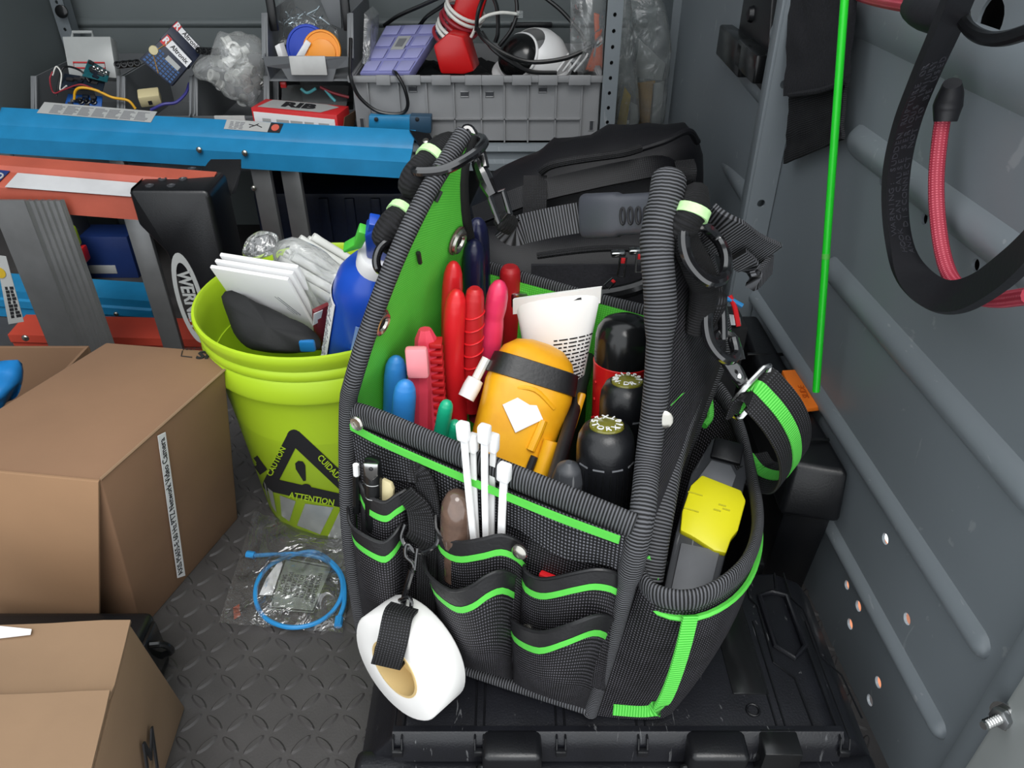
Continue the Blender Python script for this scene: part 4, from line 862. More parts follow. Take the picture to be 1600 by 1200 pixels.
# side panels: outline from base, up to the peaked top
def side(fb, ft, bt, bb, ap, fr_edge, bk_edge, inward):
    """rows from bottom to the peak; edges are lists of points (front, back)"""
    F_ = cr([fb]+fr_edge+[ap], 6); K_ = cr([bb]+bk_edge+[ap+V((.006, .012, -.004))], 6); return F_, K_
LP, LN = plane3(FLt, BLt, APL)
def lp(px, py): return on_pl(px, py, LP, LN)
Lf, Lk = side(FLb, FLt, BLt, BLb, APL, [lp(541, 760) if False else lerp(FLb, FLt, .5)+V((-.008, 0, 0)), FLt+V((-.004, 0, 0)), lp(553, 590), lp(585, 490), lp(625, 388), lp(668, 300), lp(702, 245)], [lerp(BLb, BLt, .5), BLt-V((0, 0, .03)), BLt+V((0, 0, .0)), lp(738, 395), lp(725, 340), lp(721, 290), lp(724, 250)], 1)
n_ = min(len(Lf), len(Lk))
Lf, Lk = resample(Lf, 36), resample(Lk, 36)
inL = (FRt-FLt).normalized()
def panel(F_, K_, off, bul):
    return [[lerp(a, b, j/8)+inL*(off+bul*math.sin(math.pi*j/8)*math.sin(math.pi*min(1, i/30))) for j in range(9)] for i, (a, b) in enumerate(zip(F_, K_))]
bm = B(); grid(bm, panel(Lf, Lk, -.002, -.004)); thick(bm, .004); obj('side_panel', bm, 'cordura', tb)
bm = B(); grid(bm, panel(Lf, Lk, .002, -.004)); obj('side_lining', bm, 'greencloth', tb)
MR = [FRt+V((.004, 0, 0)), on_t(1012, 720, .585), on_t(1025, 610, .575), on_t(1032, 480, .56), on_t(1026, 380, .553), on_t(1040, 315, .553)]
Rf, Rk = side(FRb, FRt, BRt, BRb, APR, [lerp(FRb, FRt, .5)+V((.004, 0, 0))]+MR, [lerp(BRb, BRt, .5), BRt-V((0, 0, .03)), BRt, lerp(BRt, APR, .45)+V((0, .012, .02)), lerp(BRt, APR, .8)+V((0, .012, .012))], -1)
Rf, Rk = resample(Rf, 36), resample(Rk, 36)
bm = B(); grid(bm, panel(Rf, Rk, .002, .004)); thick(bm, .004); obj('side_panel', bm, 'cordura', tb)
bm = B(); grid(bm, panel(Rf, Rk, -.002, .004)); obj('side_lining', bm, 'greencloth', tb)
# bound edges
def binding(P, r, m='webbing', nm='edge_binding', flat=None):
    bm = B(); sweep(bm, P, circ(r, 10) if flat is None else [(x*flat[0], y*flat[1]) for x, y in circ(1, 14)], up=None if flat is None else V((0, 0, 1))); return obj(nm, bm, m, tb, ang=70)
binding(cr(Lf, 1), .0075); binding(Lk[8:], .0062, 'blackmatte'); binding(Rk[6:], .0065)
rr = [.0075]*14+[.0098]*14+[.012]*4+[.0128]*4
top_d = (Rf[-1]-Rf[-3]).normalized(); RfX = Rf+[Rf[-1]+top_d*k for k in (.003, .0055, .0075, .0085)]; rr = rr+[.0118, .0096, .0062, .002]
bm = B(); sweep(bm, RfX, circ(1, 14), scale=rr); obj('edge_binding', bm, 'webbing', tb, ang=70)
binding(cr([FLt+up*.004, lerp(FLt, FRt, .12)+up*.011+FN*.003, lerp(FLt, FRt, .4)+up*.011+FN*.004, lerp(FLt, FRt, .75)+up*.011+FN*.004, FRt+up*.006], 6), .0100, flat=(.0058, .0125))
binding(cr([BLt, lerp(BLt, BRt, .5)-V((0, 0, .004)), BRt], 6), .0085, flat=(.005, .011))
binding(cr([FLb+FN*.004+up*.006, lerp(FLb, FRb, .5)+FN*.005+up*.004, FRb+FN*.002+up*.006], 6), .0055)
# the broad ribbed band under the front rim with the green piping
def band(px_top, px_bot, off, nu=24, nv=4, m='webbing_wide', nm='top_band', flip=False):
    a = cr([ff(x, y, off) for x, y in px_top], 8); b = cr([ff(x, y, off) for x, y in px_bot], 8); a = resample(a, nu); b = resample(b, nu)
    bm = B(); grid(bm, [[lerp(p, q, j/nv) for p, q in zip(a, b)] for j in range(nv+1)]); thick(bm, -.0015); return obj(nm, bm, m, tb, ang=60)
MT['webbing_u'] = weave('webbing_u', '#0b0b0d', '#72737a', .0030, .0036, bump=.8)  # light rib colour imitates gloss on the band
bm = B(); grid(bm, [[lerp(FLt, FRt, u/20)+FN*(.0045+.003*math.sin(math.pi*u/20))-up*(.002+.044*v/5+.006*v/5*math.sin(u*.9)) for u in range(21)] for v in range(6)]); thick(bm, -.0015); obj('top_band', bm, 'webbing_u', tb, ang=60)
bm = B(); strap(bm, [lerp(FLt, FRt, u)+FN*w_-up*.001 for u, w_ in ((.02, .010), (.15, .0135), (.4, .0150), (.75, .0150), (.97, .0120))], up, .0068, .002); obj('green_piping', bm, 'greentrim', tb)
# front pockets: lofted pouches with a leather rim and a green line under it
def pouch(rim, bot, bul_top, bul_mid, rimw=20, base=.006, m='cordura', green=(22, 9), wav=.0):
    n = 21; cuml = lambda P: resample(cr([V((x, y, 0)) for x, y in P], 6), n); R, Q = cuml(rim), cuml(bot)
    def pt(i, v, extra=0):
        u = i/(n-1); p = lerp(R[i], Q[i], v); e = math.sin(math.pi*u)**.55
        b = base+e*(bul_top+(bul_mid-bul_top)*math.sin(math.pi*min(v, 1)*.5))*(1 if v < .72 else 1-.55*((v-.72)/.28)**2)
        return ff(p.x, p.y, b+extra)
    bm = B(); grid(bm, [[pt(i, v) for i in range(n)] for v in [k/14 for k in range(15)]]); pk = obj('pocket', bm, m, tb, ang=60)
    def strip(d0, d1, extra, m, nm):
        b2 = B(); rows = []
        for k in range(4):
            row = []
            for i in range(n):
                ln = max((Q[i]-R[i]).length, 1); row.append(pt(i, (d0+(d1-d0)*k/3)/ln, extra))
            rows.append(row)
        grid(b2, rows); return obj(nm, b2, m, pk, ang=60)
    strip(-3, rimw, .0014, 'leather', 'pocket_rim'); strip(rimw-1, rimw+green[1], .0018, 'greentrim', 'green_line')
    b2 = B(); tube(b2, [pt(i, -3/max((Q[i]-R[i]).length, 1), .0006) for i in range(n)], .0016, 6); obj('rim_edge', b2, 'leather', pk)
    return pk
pouch([(681, 800), (684, 833), (711, 850), (750, 846), (783, 839), (808, 848), (822, 862)], [(684, 1000), (700, 1012), (740, 1025), (780, 1030), (800, 1035), (812, 1040)], .024, .026)
pouch([(816, 880), (822, 897), (850, 908), (901, 898), (931, 893), (958, 897), (974, 906)], [(806, 1030), (820, 1040), (850, 1050), (890, 1060), (930, 1075), (945, 1080)], .020, .026)
pouch([(664, 868), (669, 899), (703, 925), (733, 921), (761, 903), (786, 895), (812, 906)], [(700, 1030), (715, 1037), (740, 1046), (765, 1052), (785, 1058), (800, 1062)], .042, .046, rimw=24)
pouch([(792, 955), (804, 976), (843, 991), (887, 980), (929, 965), (948, 966), (960, 974)], [(803, 1066), (820, 1076), (850, 1088), (880, 1098), (900, 1103), (914, 1108)], .040, .046, rimw=22)
pouch([(561, 752), (572, 775), (600, 788), (619, 777), (637, 766)], [(568, 900), (580, 905), (600, 910), (620, 915), (636, 920)], .014, .016, rimw=19)
pouch([(544, 797), (551, 826), (592, 850), (612, 842), (630, 816)], [(566, 958), (578, 966), (600, 973), (618, 978), (636, 984)], .026, .030, rimw=20)
# rivets with eyelets
for (px, py, off, r) in ((558, 661, .009, .0065), (979, 832, .009, .0068), (655, 799, .012, .0062), (812, 862, .026, .0068), (826, 984, .022, .006)):
    bm = B(); p = ff(px, py, off); nn = FN+V((-.15, 0, .1)); lathe(bm, [(r, 0), (r, .0012), (r*.8, .0025), (r*.45, .0022), (r*.4, .001), (0, .0008)] if r < .0068 and px < 600 else [(r, 0), (r*.95, .0015), (r*.6, .003), (0, .0034)], 18, frame(p, nn)); obj('rivet', bm, 'rivet', tb)
# hanging web tab with D-ring in front
bm = B(); strap(bm, [ff(640, 735, .010), ff(660, 745, .011), ff(672, 800, .013), ff(668, 880, .014), ff(664, 985, .012)], dF, .020, .002); obj('web_tab', bm, 'webbing_tight', tb)
bm = B(); strap(bm, [ff(630, 770, .016), ff(655, 797, .0165), ff(660, 835, .02), ff(654, 850, .017)], dF, .026, .003); obj('web_tab', bm, 'webbing_tight', tb)
bm = B(); tube(bm, [ff(634, 818, .018), ff(628, 840, .022), ff(640, 858, .026), ff(662, 862, .028), ff(682, 850, .026), ff(684, 832, .02)], .0020, 8, k=5); obj('d_ring', bm, 'blacksteel', tb)
# eyelets in the green left side and the stitched slots
def lg(px, py, off=.006): return on_pl(px, py, LP+LN*0, LN)
LNi = LN if LN.x > 0 else -LN
for px, py, r in ((709, 374, .0125), (588, 502, .011)):
    p = lp(px, py)+LNi*.005; bm = B(); ring(bm, p, LNi, r*.75, r*.25, 20); e_ = obj('eyelet', bm, 'rivet', tb)
    b2 = B(); lathe(b2, [(r*.6, 0), (0, 0)], 16, frame(p-LNi*.001, LNi)); obj('eyelet_hole', b2, 'blackmatte', e_)
    b2 = B(); ring(b2, p-LNi*.0015, LNi, r*1.02, .0012, 20); obj('eyelet_rim', b2, 'brownclear', e_)
for a, b in (((647, 392), (650, 408)), ((674, 312), (682, 296))):
    bm = B(); tube(bm, [lp(*a)+LNi*.004, lp(*b)+LNi*.004], .002, 6); obj('stitch_slot', bm, 'leather', tb)
# inner dividers
def vwall(a, b, h0, h1, m='bagcloth', r=.006, nm='divider'):
    a, b = V(a), V(b); bm = B(); quad(bm, V((a.x, a.y, CZ+.012)), V((b.x, b.y, CZ+.012)), V((a.x, a.y, h0)), V((b.x, b.y, h1)), 4, 4); thick(bm, .004); d_ = obj(nm, bm, m, tb)
    b2 = B(); sweep(b2, [V((a.x, a.y, h0)), V((b.x, b.y, h1))], circ(r, 10)); obj('divider_edge', b2, 'leather', d_, ang=70)
vwall(lerp(FLt, FRt, .71)-FN*.008, lerp(BLt, BRt, .52)-nb*.014, .372, .385)
vwall(lerp(FLt, FRt, .36)-FN*.008, lerp(FLt, FRt, .40)+nb*.11, .372, .365)
# ---- right outer pocket of the tote: wide pouch on the right side with bound rim and green piping
sR = V((.93, -.30, 0)).normalized()
rim = [on_t(1003, 902, .60), on_t(1022, 928, .585), on_t(1075, 938, .575), on_t(1130, 915, .585), on_t(1170, 872, .62), on_t(1184, 812, .67), on_t(1172, 735, .725), on_t(1150, 655, .775), on_t(1118, 605, .80), on_t(1096, 602, .80)]
botm = [FRb+V((.004, -.002, .003)), on_z(955, 1116, CZ+.006), on_z(1010, 1119, CZ+.006), on_z(1045, 1112, CZ+.006), on_z(1062, 1080, CZ+.006), on_z(1080, 1040, CZ+.006), on_z(1095, 1000, CZ+.006), V((.215, .56, CZ+.006)), V((.20, .59, CZ+.006)), BRb]
R_, Q_ = resample(cr(rim, 6), 40), resample(cr(botm, 6), 40)
rows = []
for k in range(15):
    v = k/14; rows.append([lerp(p, q, v)+sR*(.012*math.sin(math.pi*v)*math.sin(math.pi*min(1, i/36))) for i, (p, q) in enumerate(zip(R_, Q_))])
bm = B(); grid(bm, rows); thick(bm, .003); sp = obj('side_pocket', bm, 'cordura', tb, ang=70)
bm = B(); sweep(bm, R_, [(x*.0050, y*.0125) for x, y in circ(1, 14)], up=V((-.1, -.15, 1))); obj('side_pocket_rim', bm, 'webbing', sp, ang=70)
bm = B(); pts = [lerp(p, q, .085)+sR*.006+V((0, -.004, 0)) for p, q in zip(R_, Q_)][1:32]; sweep(bm, pts, circ(.0026, 6)); obj('green_piping', bm, 'greentrim', sp)
# green tape down the corner of the pocket and along its foot
tape = [rows[1][13], rows[4][13.0.__int__()], rows[8][13], rows[12][13], rows[14][12], rows[14][9], rows[14][5], rows[14][2]]
tape = [on_t(1079, 962, .578), on_t(1068, 1010, .585), on_t(1052, 1062, .598), on_t(1036, 1098, .61), on_t(1022, 1109, .617), on_t(1000, 1112, .618), on_t(958, 1109, .62)]
bm = B(); strap(bm, tape, [V((.9, .25, 0))]*3+[V((.8, .2, .4)), V((.4, .1, .9)), V((0, 0, 1)), V((0, 0, 1))], .0125, .002, k=5); obj('green_tape', bm, 'greenweb', sp)
# piping on the outer right panel and inner lip of the pocket
for pts in ([(1012, 868, .60), (1020, 880, .60), (1024, 905, .60)], [(1042, 632, .60), (1065, 610, .62), (1088, 590, .65), (1098, 572, .67)], [(1040, 745, .62), (1052, 715, .63), (1066, 672, .65), (1078, 640, .67)], [(1088, 610, .76), (1106, 618, .765), (1110, 650, .76), (1100, 665, .75)]):
    bm = B(); tube(bm, [on_t(*q) for q in pts], .0034, 8, k=4); obj('green_piping', bm, 'greenweb', tb)
bm = B(); dome(bm, on_t(1037, 655, .575), V((-.2, -1, .3)), .0075, .003); obj('rivet', bm, 'rivet', tb)
# padded outer sleeve on the right panel
bm = B(); pts = [on_t(1012, 905, .607), on_t(1030, 800, .612), on_t(1052, 690, .64), on_t(1085, 590, .67), on_t(1100, 520, .69)]; sweep(bm, cr(pts, 6), circ(.012, 10)); obj('side_sleeve', bm, 'webbing', tb, ang=70)
bm = B(); hexa(bm, [on_t(1020, 930, .64), on_t(1060, 880, .66), on_t(1100, 640, .74), on_t(1062, 700, .69), on_t(1045, 600, .62), on_t(1060, 470, .63), on_t(1098, 470, .68), on_t(1100, 560, .70)], bev=.006); obj('sleeve_panel', bm, 'cordura', tb) if False else bm.free()
# ---- web loops on top of the two peaks
def loop(pts, wd, width, th=.004, m='webbing_tight', nm='web_loop'):
    bm = B(); strap(bm, pts, wd, width, th); return obj(nm, bm, m, tb, ang=60)
def band_mark(pts, wd, width, th=.0052):
    bm = B(); strap(bm, pts, wd, width, th, k=3); obj('pale_band', bm, 'greenpale', tb)
tL = APL.y/ray(735, 215).y
def ap(px, py, d=0): return on_t(px, py, .615+d)
bm = B(); tube(bm, [ap(706, 222, .02), ap(690, 232, .01), ap(672, 252, 0), ap(652, 272, -.005), ap(643, 290, 0), ap(655, 305, .01), ap(648, 330, .01)], .0095, 10, k=5, radii=[.009, .011, .0115, .0115, .011, .009, .008]); obj('web_loop', bm, 'webbing_tight', tb, ang=70)
bm = B(); tube(bm, [ap(655, 300, .02), ap(636, 325, .01), ap(612, 350, .0), ap(600, 370, .005), ap(612, 385, .015)], .010, 10, k=5, radii=[.008, .0105, .011, .010, .008]); obj('web_loop', bm, 'webbing_tight', tb, ang=70)
for c_, d_, R_ in ((ap(674, 249, .000), ap(690, 232, .01)-ap(652, 272, -.005), .0112), (ap(627, 334, .0055), ap(655, 300, .02)-ap(612, 350, 0), .0104)):
    bm = B(); lathe(bm, [(R_, -.0035), (R_+.0018, -.0035), (R_+.0018, .0035), (R_, .0035)], 18, frame(c_, d_)); obj('pale_band', bm, 'greenpale', tb)
bm = B(); tube(bm, [on_t(1088, 300, .555), on_t(1086, 325, .545), on_t(1072, 350, .545), on_t(1068, 372, .555), on_t(1090, 420, .57), on_t(1100, 455, .585), on_t(1088, 520, .60)], .0095, 10, k=5, radii=[.009, .0105, .0105, .010, .012, .011, .009]); obj('web_loop', bm, 'webbing_tight', tb, ang=70)
bm = B(); lathe(bm, [(.0102, -.0035), (.0122, -.0035), (.0122, .0035), (.0102, .0035)], 18, frame(on_t(1083, 332, .5445), on_t(1086, 318, .545)-on_t(1073, 350, .545))); obj('pale_band', bm, 'greenpale', tb)
bm = B(); tube(bm, [on_t(1092, 400, .60), on_t(1096, 450, .61), on_t(1112, 462, .605), on_t(1118, 470, .60), on_t(1105, 500, .615)], .009, 10, k=5); obj('web_loop', bm, 'webbing_tight', tb, ang=70)
# ================================================================ tools standing in the tote
def tin(px, py, b): return on_pl(px, py, FLt+nb*(b*.217), nb)
TOCAM = lambda p: (C0-p).normalized()
def grip_pts(top, bot, n=18): return [lerp(bot, top, i/(n-1)) for i in range(n)]
ROUND = [(0, .9), (.3, 1), (.75, 1), (.86, .97), (.93, .86), (.97, .66), (.992, .38), (1, .12)]
def prof_at(prof, t):
    for (a, x), (b, y) in zip(prof, prof[1:]):
        if t <= b: return x+(y-x)*(t-a)/max(1e-9, b-a)
    return prof[-1][1]
def grip(bm, top, bot, w, d=None, prof=ROUND, n=30, seg=16, bend=None):
    top, bot = V(top), V(bot); d = d or w; ts = [i/(n-1) for i in range(n)]; ts = sorted(set(ts+[q for q, _ in prof]))
    pts = [lerp(bot, top, t)+(bend*math.sin(math.pi*t) if bend else V()) for t in ts]
    upv = TOCAM((top+bot)/2); return sweep(bm, pts, [(w/2*x, d/2*y) for x, y in circ(1, seg)], up=upv, scale=[prof_at(prof, t) for t in ts])
def down(top, bot, k): return V(top)+(V(bot)-V(top))*k
def pxm(n, p): return n*((p-C0).y*_c-(p-C0).z*_s)/FPX           # pixels to metres at a point
def tool(name, label, cat, base, group=None): return thing(name, label, cat, base, group=group)
# blue pliers
a, b = tin(619, 556, .22), tin(615, 690, .22); c, d = tin(634, 594, .12), tin(626, 700, .12)
t = tool('pliers', 'worn blue dipped-handle pliers beside the ridged red stripper', 'pliers', down(a, b, 1.6))
for p, q in ((a, b), (c, d)): bm = B(); grip(bm, p, down(p, q, 1.5), pxm(38, p), .016); obj('handle', bm, 'bluegrip', t)
bm = B(); e = down(c, d, 1.55); box(bm, e+V((-.012, -.006, -.06)), e+V((.014, .006, .0)), bev=.003); obj('jaws', bm, 'steel', t)
# ridged red stripper
a, b = tin(664, 514, .34), tin(678, 690, .34); c, d = tin(655, 550, .25), tin(655, 700, .25)
t = tool('wire_stripper', 'scuffed pinkish red wire stripper with ridged edge between blue and green handles', 'wire stripper', down(a, b, 1.3))
bm = B(); grip(bm, a, down(a, b, 1.2), pxm(40, a), .018, prof=[(0, 1), (.85, 1), (.94, .86), (1, .5)], seg=8); h_ = obj('handle', bm, 'pinkred', t, ang=25)
bm = B(); ax = (b-a)
for k in range(13):
    p = a+ax*(.10+.065*k)+V((pxm(16, a), -.002, 0)); box(bm, V((-.0055, -.007, -.0022)), V((.0055, .007, .0022)), bev=.0008, M=frame(p, ax.normalized()*-1, (1, 0, 0)))
obj('ridges', bm, 'red_dark', h_)
bm = B(); grip(bm, c, down(c, d, 1.2), pxm(36, c), .016, prof=[(0, 1.1), (.72, 1.1), (.78, 1), (.96, .95), (1, .8)], seg=8); h_ = obj('handle', bm, 'pinkred', t, ang=25)
bm = B(); p = tin(652, 566, .20); box(bm, (-.0095, -.004, -.015), (.0095, .004, .015), bev=.003, M=frame(p, (a-b).normalized(), (1, 0, 0))); obj('worn_pad', bm, 'pinkpale', h_)
# small green handle
a, b = tin(699, 626, .12), tin(686, 690, .12)
t = tool('small_pliers', 'small pliers with teal green dipped handles low in the tote', 'pliers', down(a, b, 1.5))
bm = B(); grip(bm, a, down(a, b, 1.4), pxm(24, a), .012); obj('handle', bm, 'greengrip', t)
c, d = tin(712, 658, .16), tin(700, 700, .16); bm = B(); grip(bm, c, down(c, d, 1.4), pxm(22, c), .012); obj('handle', bm, 'greengrip', t)
# red pliers: smooth long handles
t = None
for nm, lab, hs in (('long_pliers', 'long-nose pliers with two smooth bright red handles against the green side', (((709, 408), (714, 610), .60, 34, 'red'), ((714, 452), (716, 618), .47, 36, 'red'))),):
    t = tool(nm, lab, 'pliers', tin(716, 650, .5))
    for p, q, bb, wd, m in hs:
        a, b = tin(*p, bb), tin(*q, bb); bm = B(); grip(bm, a, down(a, b, 1.25), pxm(wd, a), .019, bend=V((-.004, 0, 0))); obj('handle', bm, m, t)
a, b = tin(742, 450, .52), tin(738, 600, .52)
t = tool('cable_cutter', 'cable cutter with dull red segmented handle next to smooth red pliers', 'cutter', down(a, b, 1.4))
bm = B(); grip(bm, a, down(a, b, 1.3), pxm(32, a), .018, prof=[(0, .9), (.8, 1), (.93, .95), (.98, .8), (1, .5)], seg=12); h_ = obj('handle', bm, 'red_dark', t)
bm = B()
for k in range(6):
    p = lerp(a, b, .25+.13*k); F = frame(p, (a-b).normalized(), (1, 0, 0)); tube(bm, [F@V((pxm(16.2, a)*math.cos(q), .0093*math.sin(q), .003*math.cos(q))) for q in [2*math.pi*i/16 for i in range(16)]], .0008, 6, closed=True)
obj('grip_rings', bm, 'red', h_)
# navy pliers at the back
t = tool('lineman_pliers', 'dark navy dipped-handle pliers standing tallest beside the green side panel', 'pliers', tin(742, 560, .85))
for p, q, bb, wd in (((746, 340), (752, 520), .93, 36), ((740, 374), (742, 520), .80, 36)):
    a, b = tin(*p, bb), tin(*q, bb); bm = B(); grip(bm, a, down(a, b, 1.2), pxm(wd, a), .022); obj('handle', bm, 'navy', t)
# pink driver
a, b = tin(781, 438, .62), tin(752, 615, .62)
t = tool('punch_tool', 'glossy pink-red round-ended driver with a notched neck', 'driver', down(a, b, 1.3))
bm = B(); grip(bm, a, down(a, b, 1.25), pxm(40, a), .022, prof=[(0, .8), (.35, 1), (.62, 1), (.7, .92), (.76, .80), (.82, .88), (.9, .86), (.95, .74), (.985, .45), (1, .12)]); obj('handle', bm, 'pink', t)
# red round cap tool at the back
a, b = tin(797, 416, .97), tin(798, 470, .97)
t = tool('nut_driver', 'nut driver with a short round red cap against the back wall of the tote', 'driver', down(a, b, 3.0))
bm = B(); grip(bm, a, down(a, b, 3.0), pxm(34, a), None, prof=[(0, 1), (.9, 1), (.96, .93), (.99, .75), (1, .6)]); h_ = obj('handle', bm, 'red_dark', t)
bm = B(); p = tin(806, 462, .95); box(bm, p-V((.005, .004, .012)), p+V((.012, .004, .004)), bev=.002); obj('bracket', bm, 'chrome', t)
# white wire tip
a, b = tin(728, 622, .36), tin(757, 566, .48)
t = tool('test_probe', 'white plastic capped probe lying across the red handles', 'probe', a)
bm = B(); d_ = (b-a).normalized(); lathe(bm, [(0, 0), (.0058, .0), (.0078, .0), (.0082, .012), (.0075, .019), (.004, .020), (.0036, .02)], 16, frame(a, d_)); obj('cap', bm, 'white_plastic', t)
bm = B(); tube(bm, [a+d_*.018, b+d_*.004], .0042, 10); obj('shaft', bm, 'cable_white', t)
# white tube of sealant, crimped end up
t = tool('sealant_tube', 'white squeeze tube with printed text and crimped end upward', 'tube', tin(872, 620, .78))
L_, R__ = tin(803, 466, .80), tin(941, 447, .86); cB = tin(868, 640, .74); rows = []
for k in range(9):
    v = k/8; wl = lerp(L_, tin(838, 640, .74), v); wr2 = lerp(R__, tin(902, 640, .74), v); c_ = (wl+wr2)/2; x_ = (wr2-wl)/2; y_ = nb*(.0012+.018*v**.7)
    rows.append([c_+x_*math.cos(q)+y_*math.sin(q) for q in [2*math.pi*i/24 for i in range(24)]])
bm = B(); grid(bm, rows, closed=True); obj('body', bm, 'white_matte', t, ang=50)
bm = B(); top_ = [lerp(L_, R__, u) for u in (0, .5, 1)]; bot_ = [lerp(L_, R__, u)+V((0, 0, -.016)) for u in (0, .5, 1)]
grid(bm, [top_, bot_]); thick(bm, .003); cm = obj('crimp', bm, 'white_matte', t)
bm = B(); p0, p1 = lerp(L_, R__, .36)+V((0, -.0035, -.012)), lerp(L_, R__, .78)+V((0, -.0035, -.008)); tube(bm, [p0, lerp(p0, p1, .5)+V((0, 0, .001)), p1], .0016, 6); obj('hang_slot', bm, 'print_black', cm)
bm = B()
for k in range(17):
    v = .36+.03*k; wl = lerp(L_, tin(838, 640, .74), v); wr2 = lerp(R__, tin(902, 640, .74), v); c_ = (wl+wr2)/2; x_ = (wr2-wl)/2; y_ = nb*(.0012+.018*v**.7)
    P = [c_+x_*math.cos(q)*1.01+y_*math.sin(q)*1.02 for q in [math.radians(-88+ (84*i/10)) for i in range(11)]]
    q = 0
    while q < 9:
        ln = random.choice((1, 1, 2)); sg = P[q:q+ln+1]; sg = sg if len(sg) > 1 else P[-2:]; sweep(bm, [lerp(sg[0], sg[1], .1)]+sg[1:-1]+[lerp(sg[-2], sg[-1], .75)], [(-.0003, -.0006), (.0003, -.0006), (.0003, .0006), (-.0003, .0006)], up=V((0, 0, 1))); q += ln
obj('printed_text', bm, 'print_black', t)
# yellow toner with black band
a, b = tin(846, 540, .64), tin(792, 716, .33)
t = tool('tone_generator', 'grubby yellow test instrument with black elastic band and blank white sticker', 'tester', down(a, b, 1.1))
ax = (a-b).normalized(); YM = frame(b, ax, (1, .2, .0))
Ln = (a-b).length
bm = B(); rows = []
for v, w_, d_, cy in ((-.22, .034, .022, 0), (0, .036, .024, 0), (.35, .038, .026, -.001), (.6, .040, .028, -.002), (.78, .038, .028, 0), (.92, .032, .024, .003), (1.0, .022, .017, .006), (1.03, .010, .007, .008)):
    row = []
    for i in range(28):
        q = 2*math.pi*i/28; c_, s_ = math.cos(q), math.sin(q); row.append(YM@V((w_*math.copysign(abs(c_)**.62, c_), cy+d_*math.copysign(abs(s_)**.62, s_), v*Ln)))
    rows.append(row)
grid(bm, rows, closed=True); vv = [v for v in bm.verts]; bmesh.ops.holes_fill(bm, edges=[e for e in bm.edges if e.is_boundary]); bdy = obj('body', bm, 'yellowtool', t, ang=60)
bm = B(); rows = []
for v, g in ((.66, 0), (.665, 1), (.84, 1), (.845, 0)):
    w_ = .0405 if v < .7 else .0375; d_ = .0285 if v < .7 else .027
    rows.append([YM@V(((w_+.0016*g)*math.copysign(abs(math.cos(q))**.62, math.cos(q)), -.001+(d_+.0016*g)*math.copysign(abs(math.sin(q))**.62, math.sin(q)), v*Ln)) for q in [2*math.pi*i/28 for i in range(28)]])
grid(bm, rows, closed=True); obj('elastic_band', bm, 'leather', t, ang=60)
bm = B(); box(bm, (-.0135, -.0015, -.0135), (.0135, .0, .0135), M=YM@M4.Translation((-.004, -.0272, Ln*.42))@M4.Rotation(math.radians(48), 4, 'Y')); obj('sticker', bm, 'paper', bdy)
bm = B(); tube(bm, [YM@V((.027, -.026, -.2*Ln)), YM@V((.028, -.029, .15*Ln)), YM@V((.028, -.029, .26*Ln))], .0075, 12); tube(bm, [YM@V((.013, -.0265, .14*Ln)), YM@V((.015, -.027, .30*Ln)), YM@V((.016, -.026, .40*Ln))], .004, 10, k=3); obj('belt_clip', bm, 'yellowtool', t)
bm = B(); tube(bm, [YM@V((.016, -.0285, -.05*Ln)), YM@V((.017, -.030, .10*Ln))], .0035, 8); obj('lead', bm, 'print_black', t)
bm = B(); tube(bm, [YM@V((-.022, -.026, .58*Ln)), YM@V((0, -.030, .62*Ln)), YM@V((.022, -.027, .52*Ln))], .0022, 8, k=4); obj('moulded_rib', bm, 'yellowtool', bdy)
bm = B(); box(bm, (.046, -.008, .40*Ln), (.052, .004, .72*Ln), bev=.002, M=YM); obj('side_latch', bm, 'yellowtool', bdy)
# red and black torch
a, b = tin(978, 506, .78), tin(960, 700, .70)
t = tool('knife_torch', 'tool with textured red barrel and broad black domed end cap', 'torch', down(a, b, 1.2)); ax = (a-b).normalized(); TM = frame(a, ax, (1, 0, 0))
k_ = pxm(46, a)
bm = B(); lathe(bm, [(k_*.98, -.040), (k_*1.0, -.030), (k_*1.0, -.012), (k_*.94, -.004), (k_*.75, .003), (k_*.4, .007), (0, .008)], 28, TM); c_ = obj('end_cap', bm, 'blackgloss', t)
bm = B(); lathe(bm, [(0, -.16), (k_*.88, -.16), (k_*.92, -.10), (k_*1.0, -.042), (k_*1.02, -.036), (k_*.9, -.034), (0, -.034)], 28, TM); bd = obj('barrel', bm, 'red_tool', t)
bm = B()
for i in range(70):
    q = random.uniform(-2.9, -.3); z = random.uniform(-.135, -.047); rr_ = k_*(1.0+.0009*(z+.042)*100*.9)
    dome(bm, TM@V((rr_*.985*math.cos(q), rr_*.985*math.sin(q), z)), TM.to_3x3()@V((math.cos(q), math.sin(q), 0)), .0015, .0012, 6)
obj('grip_dots', bm, 'red_tool', bd)
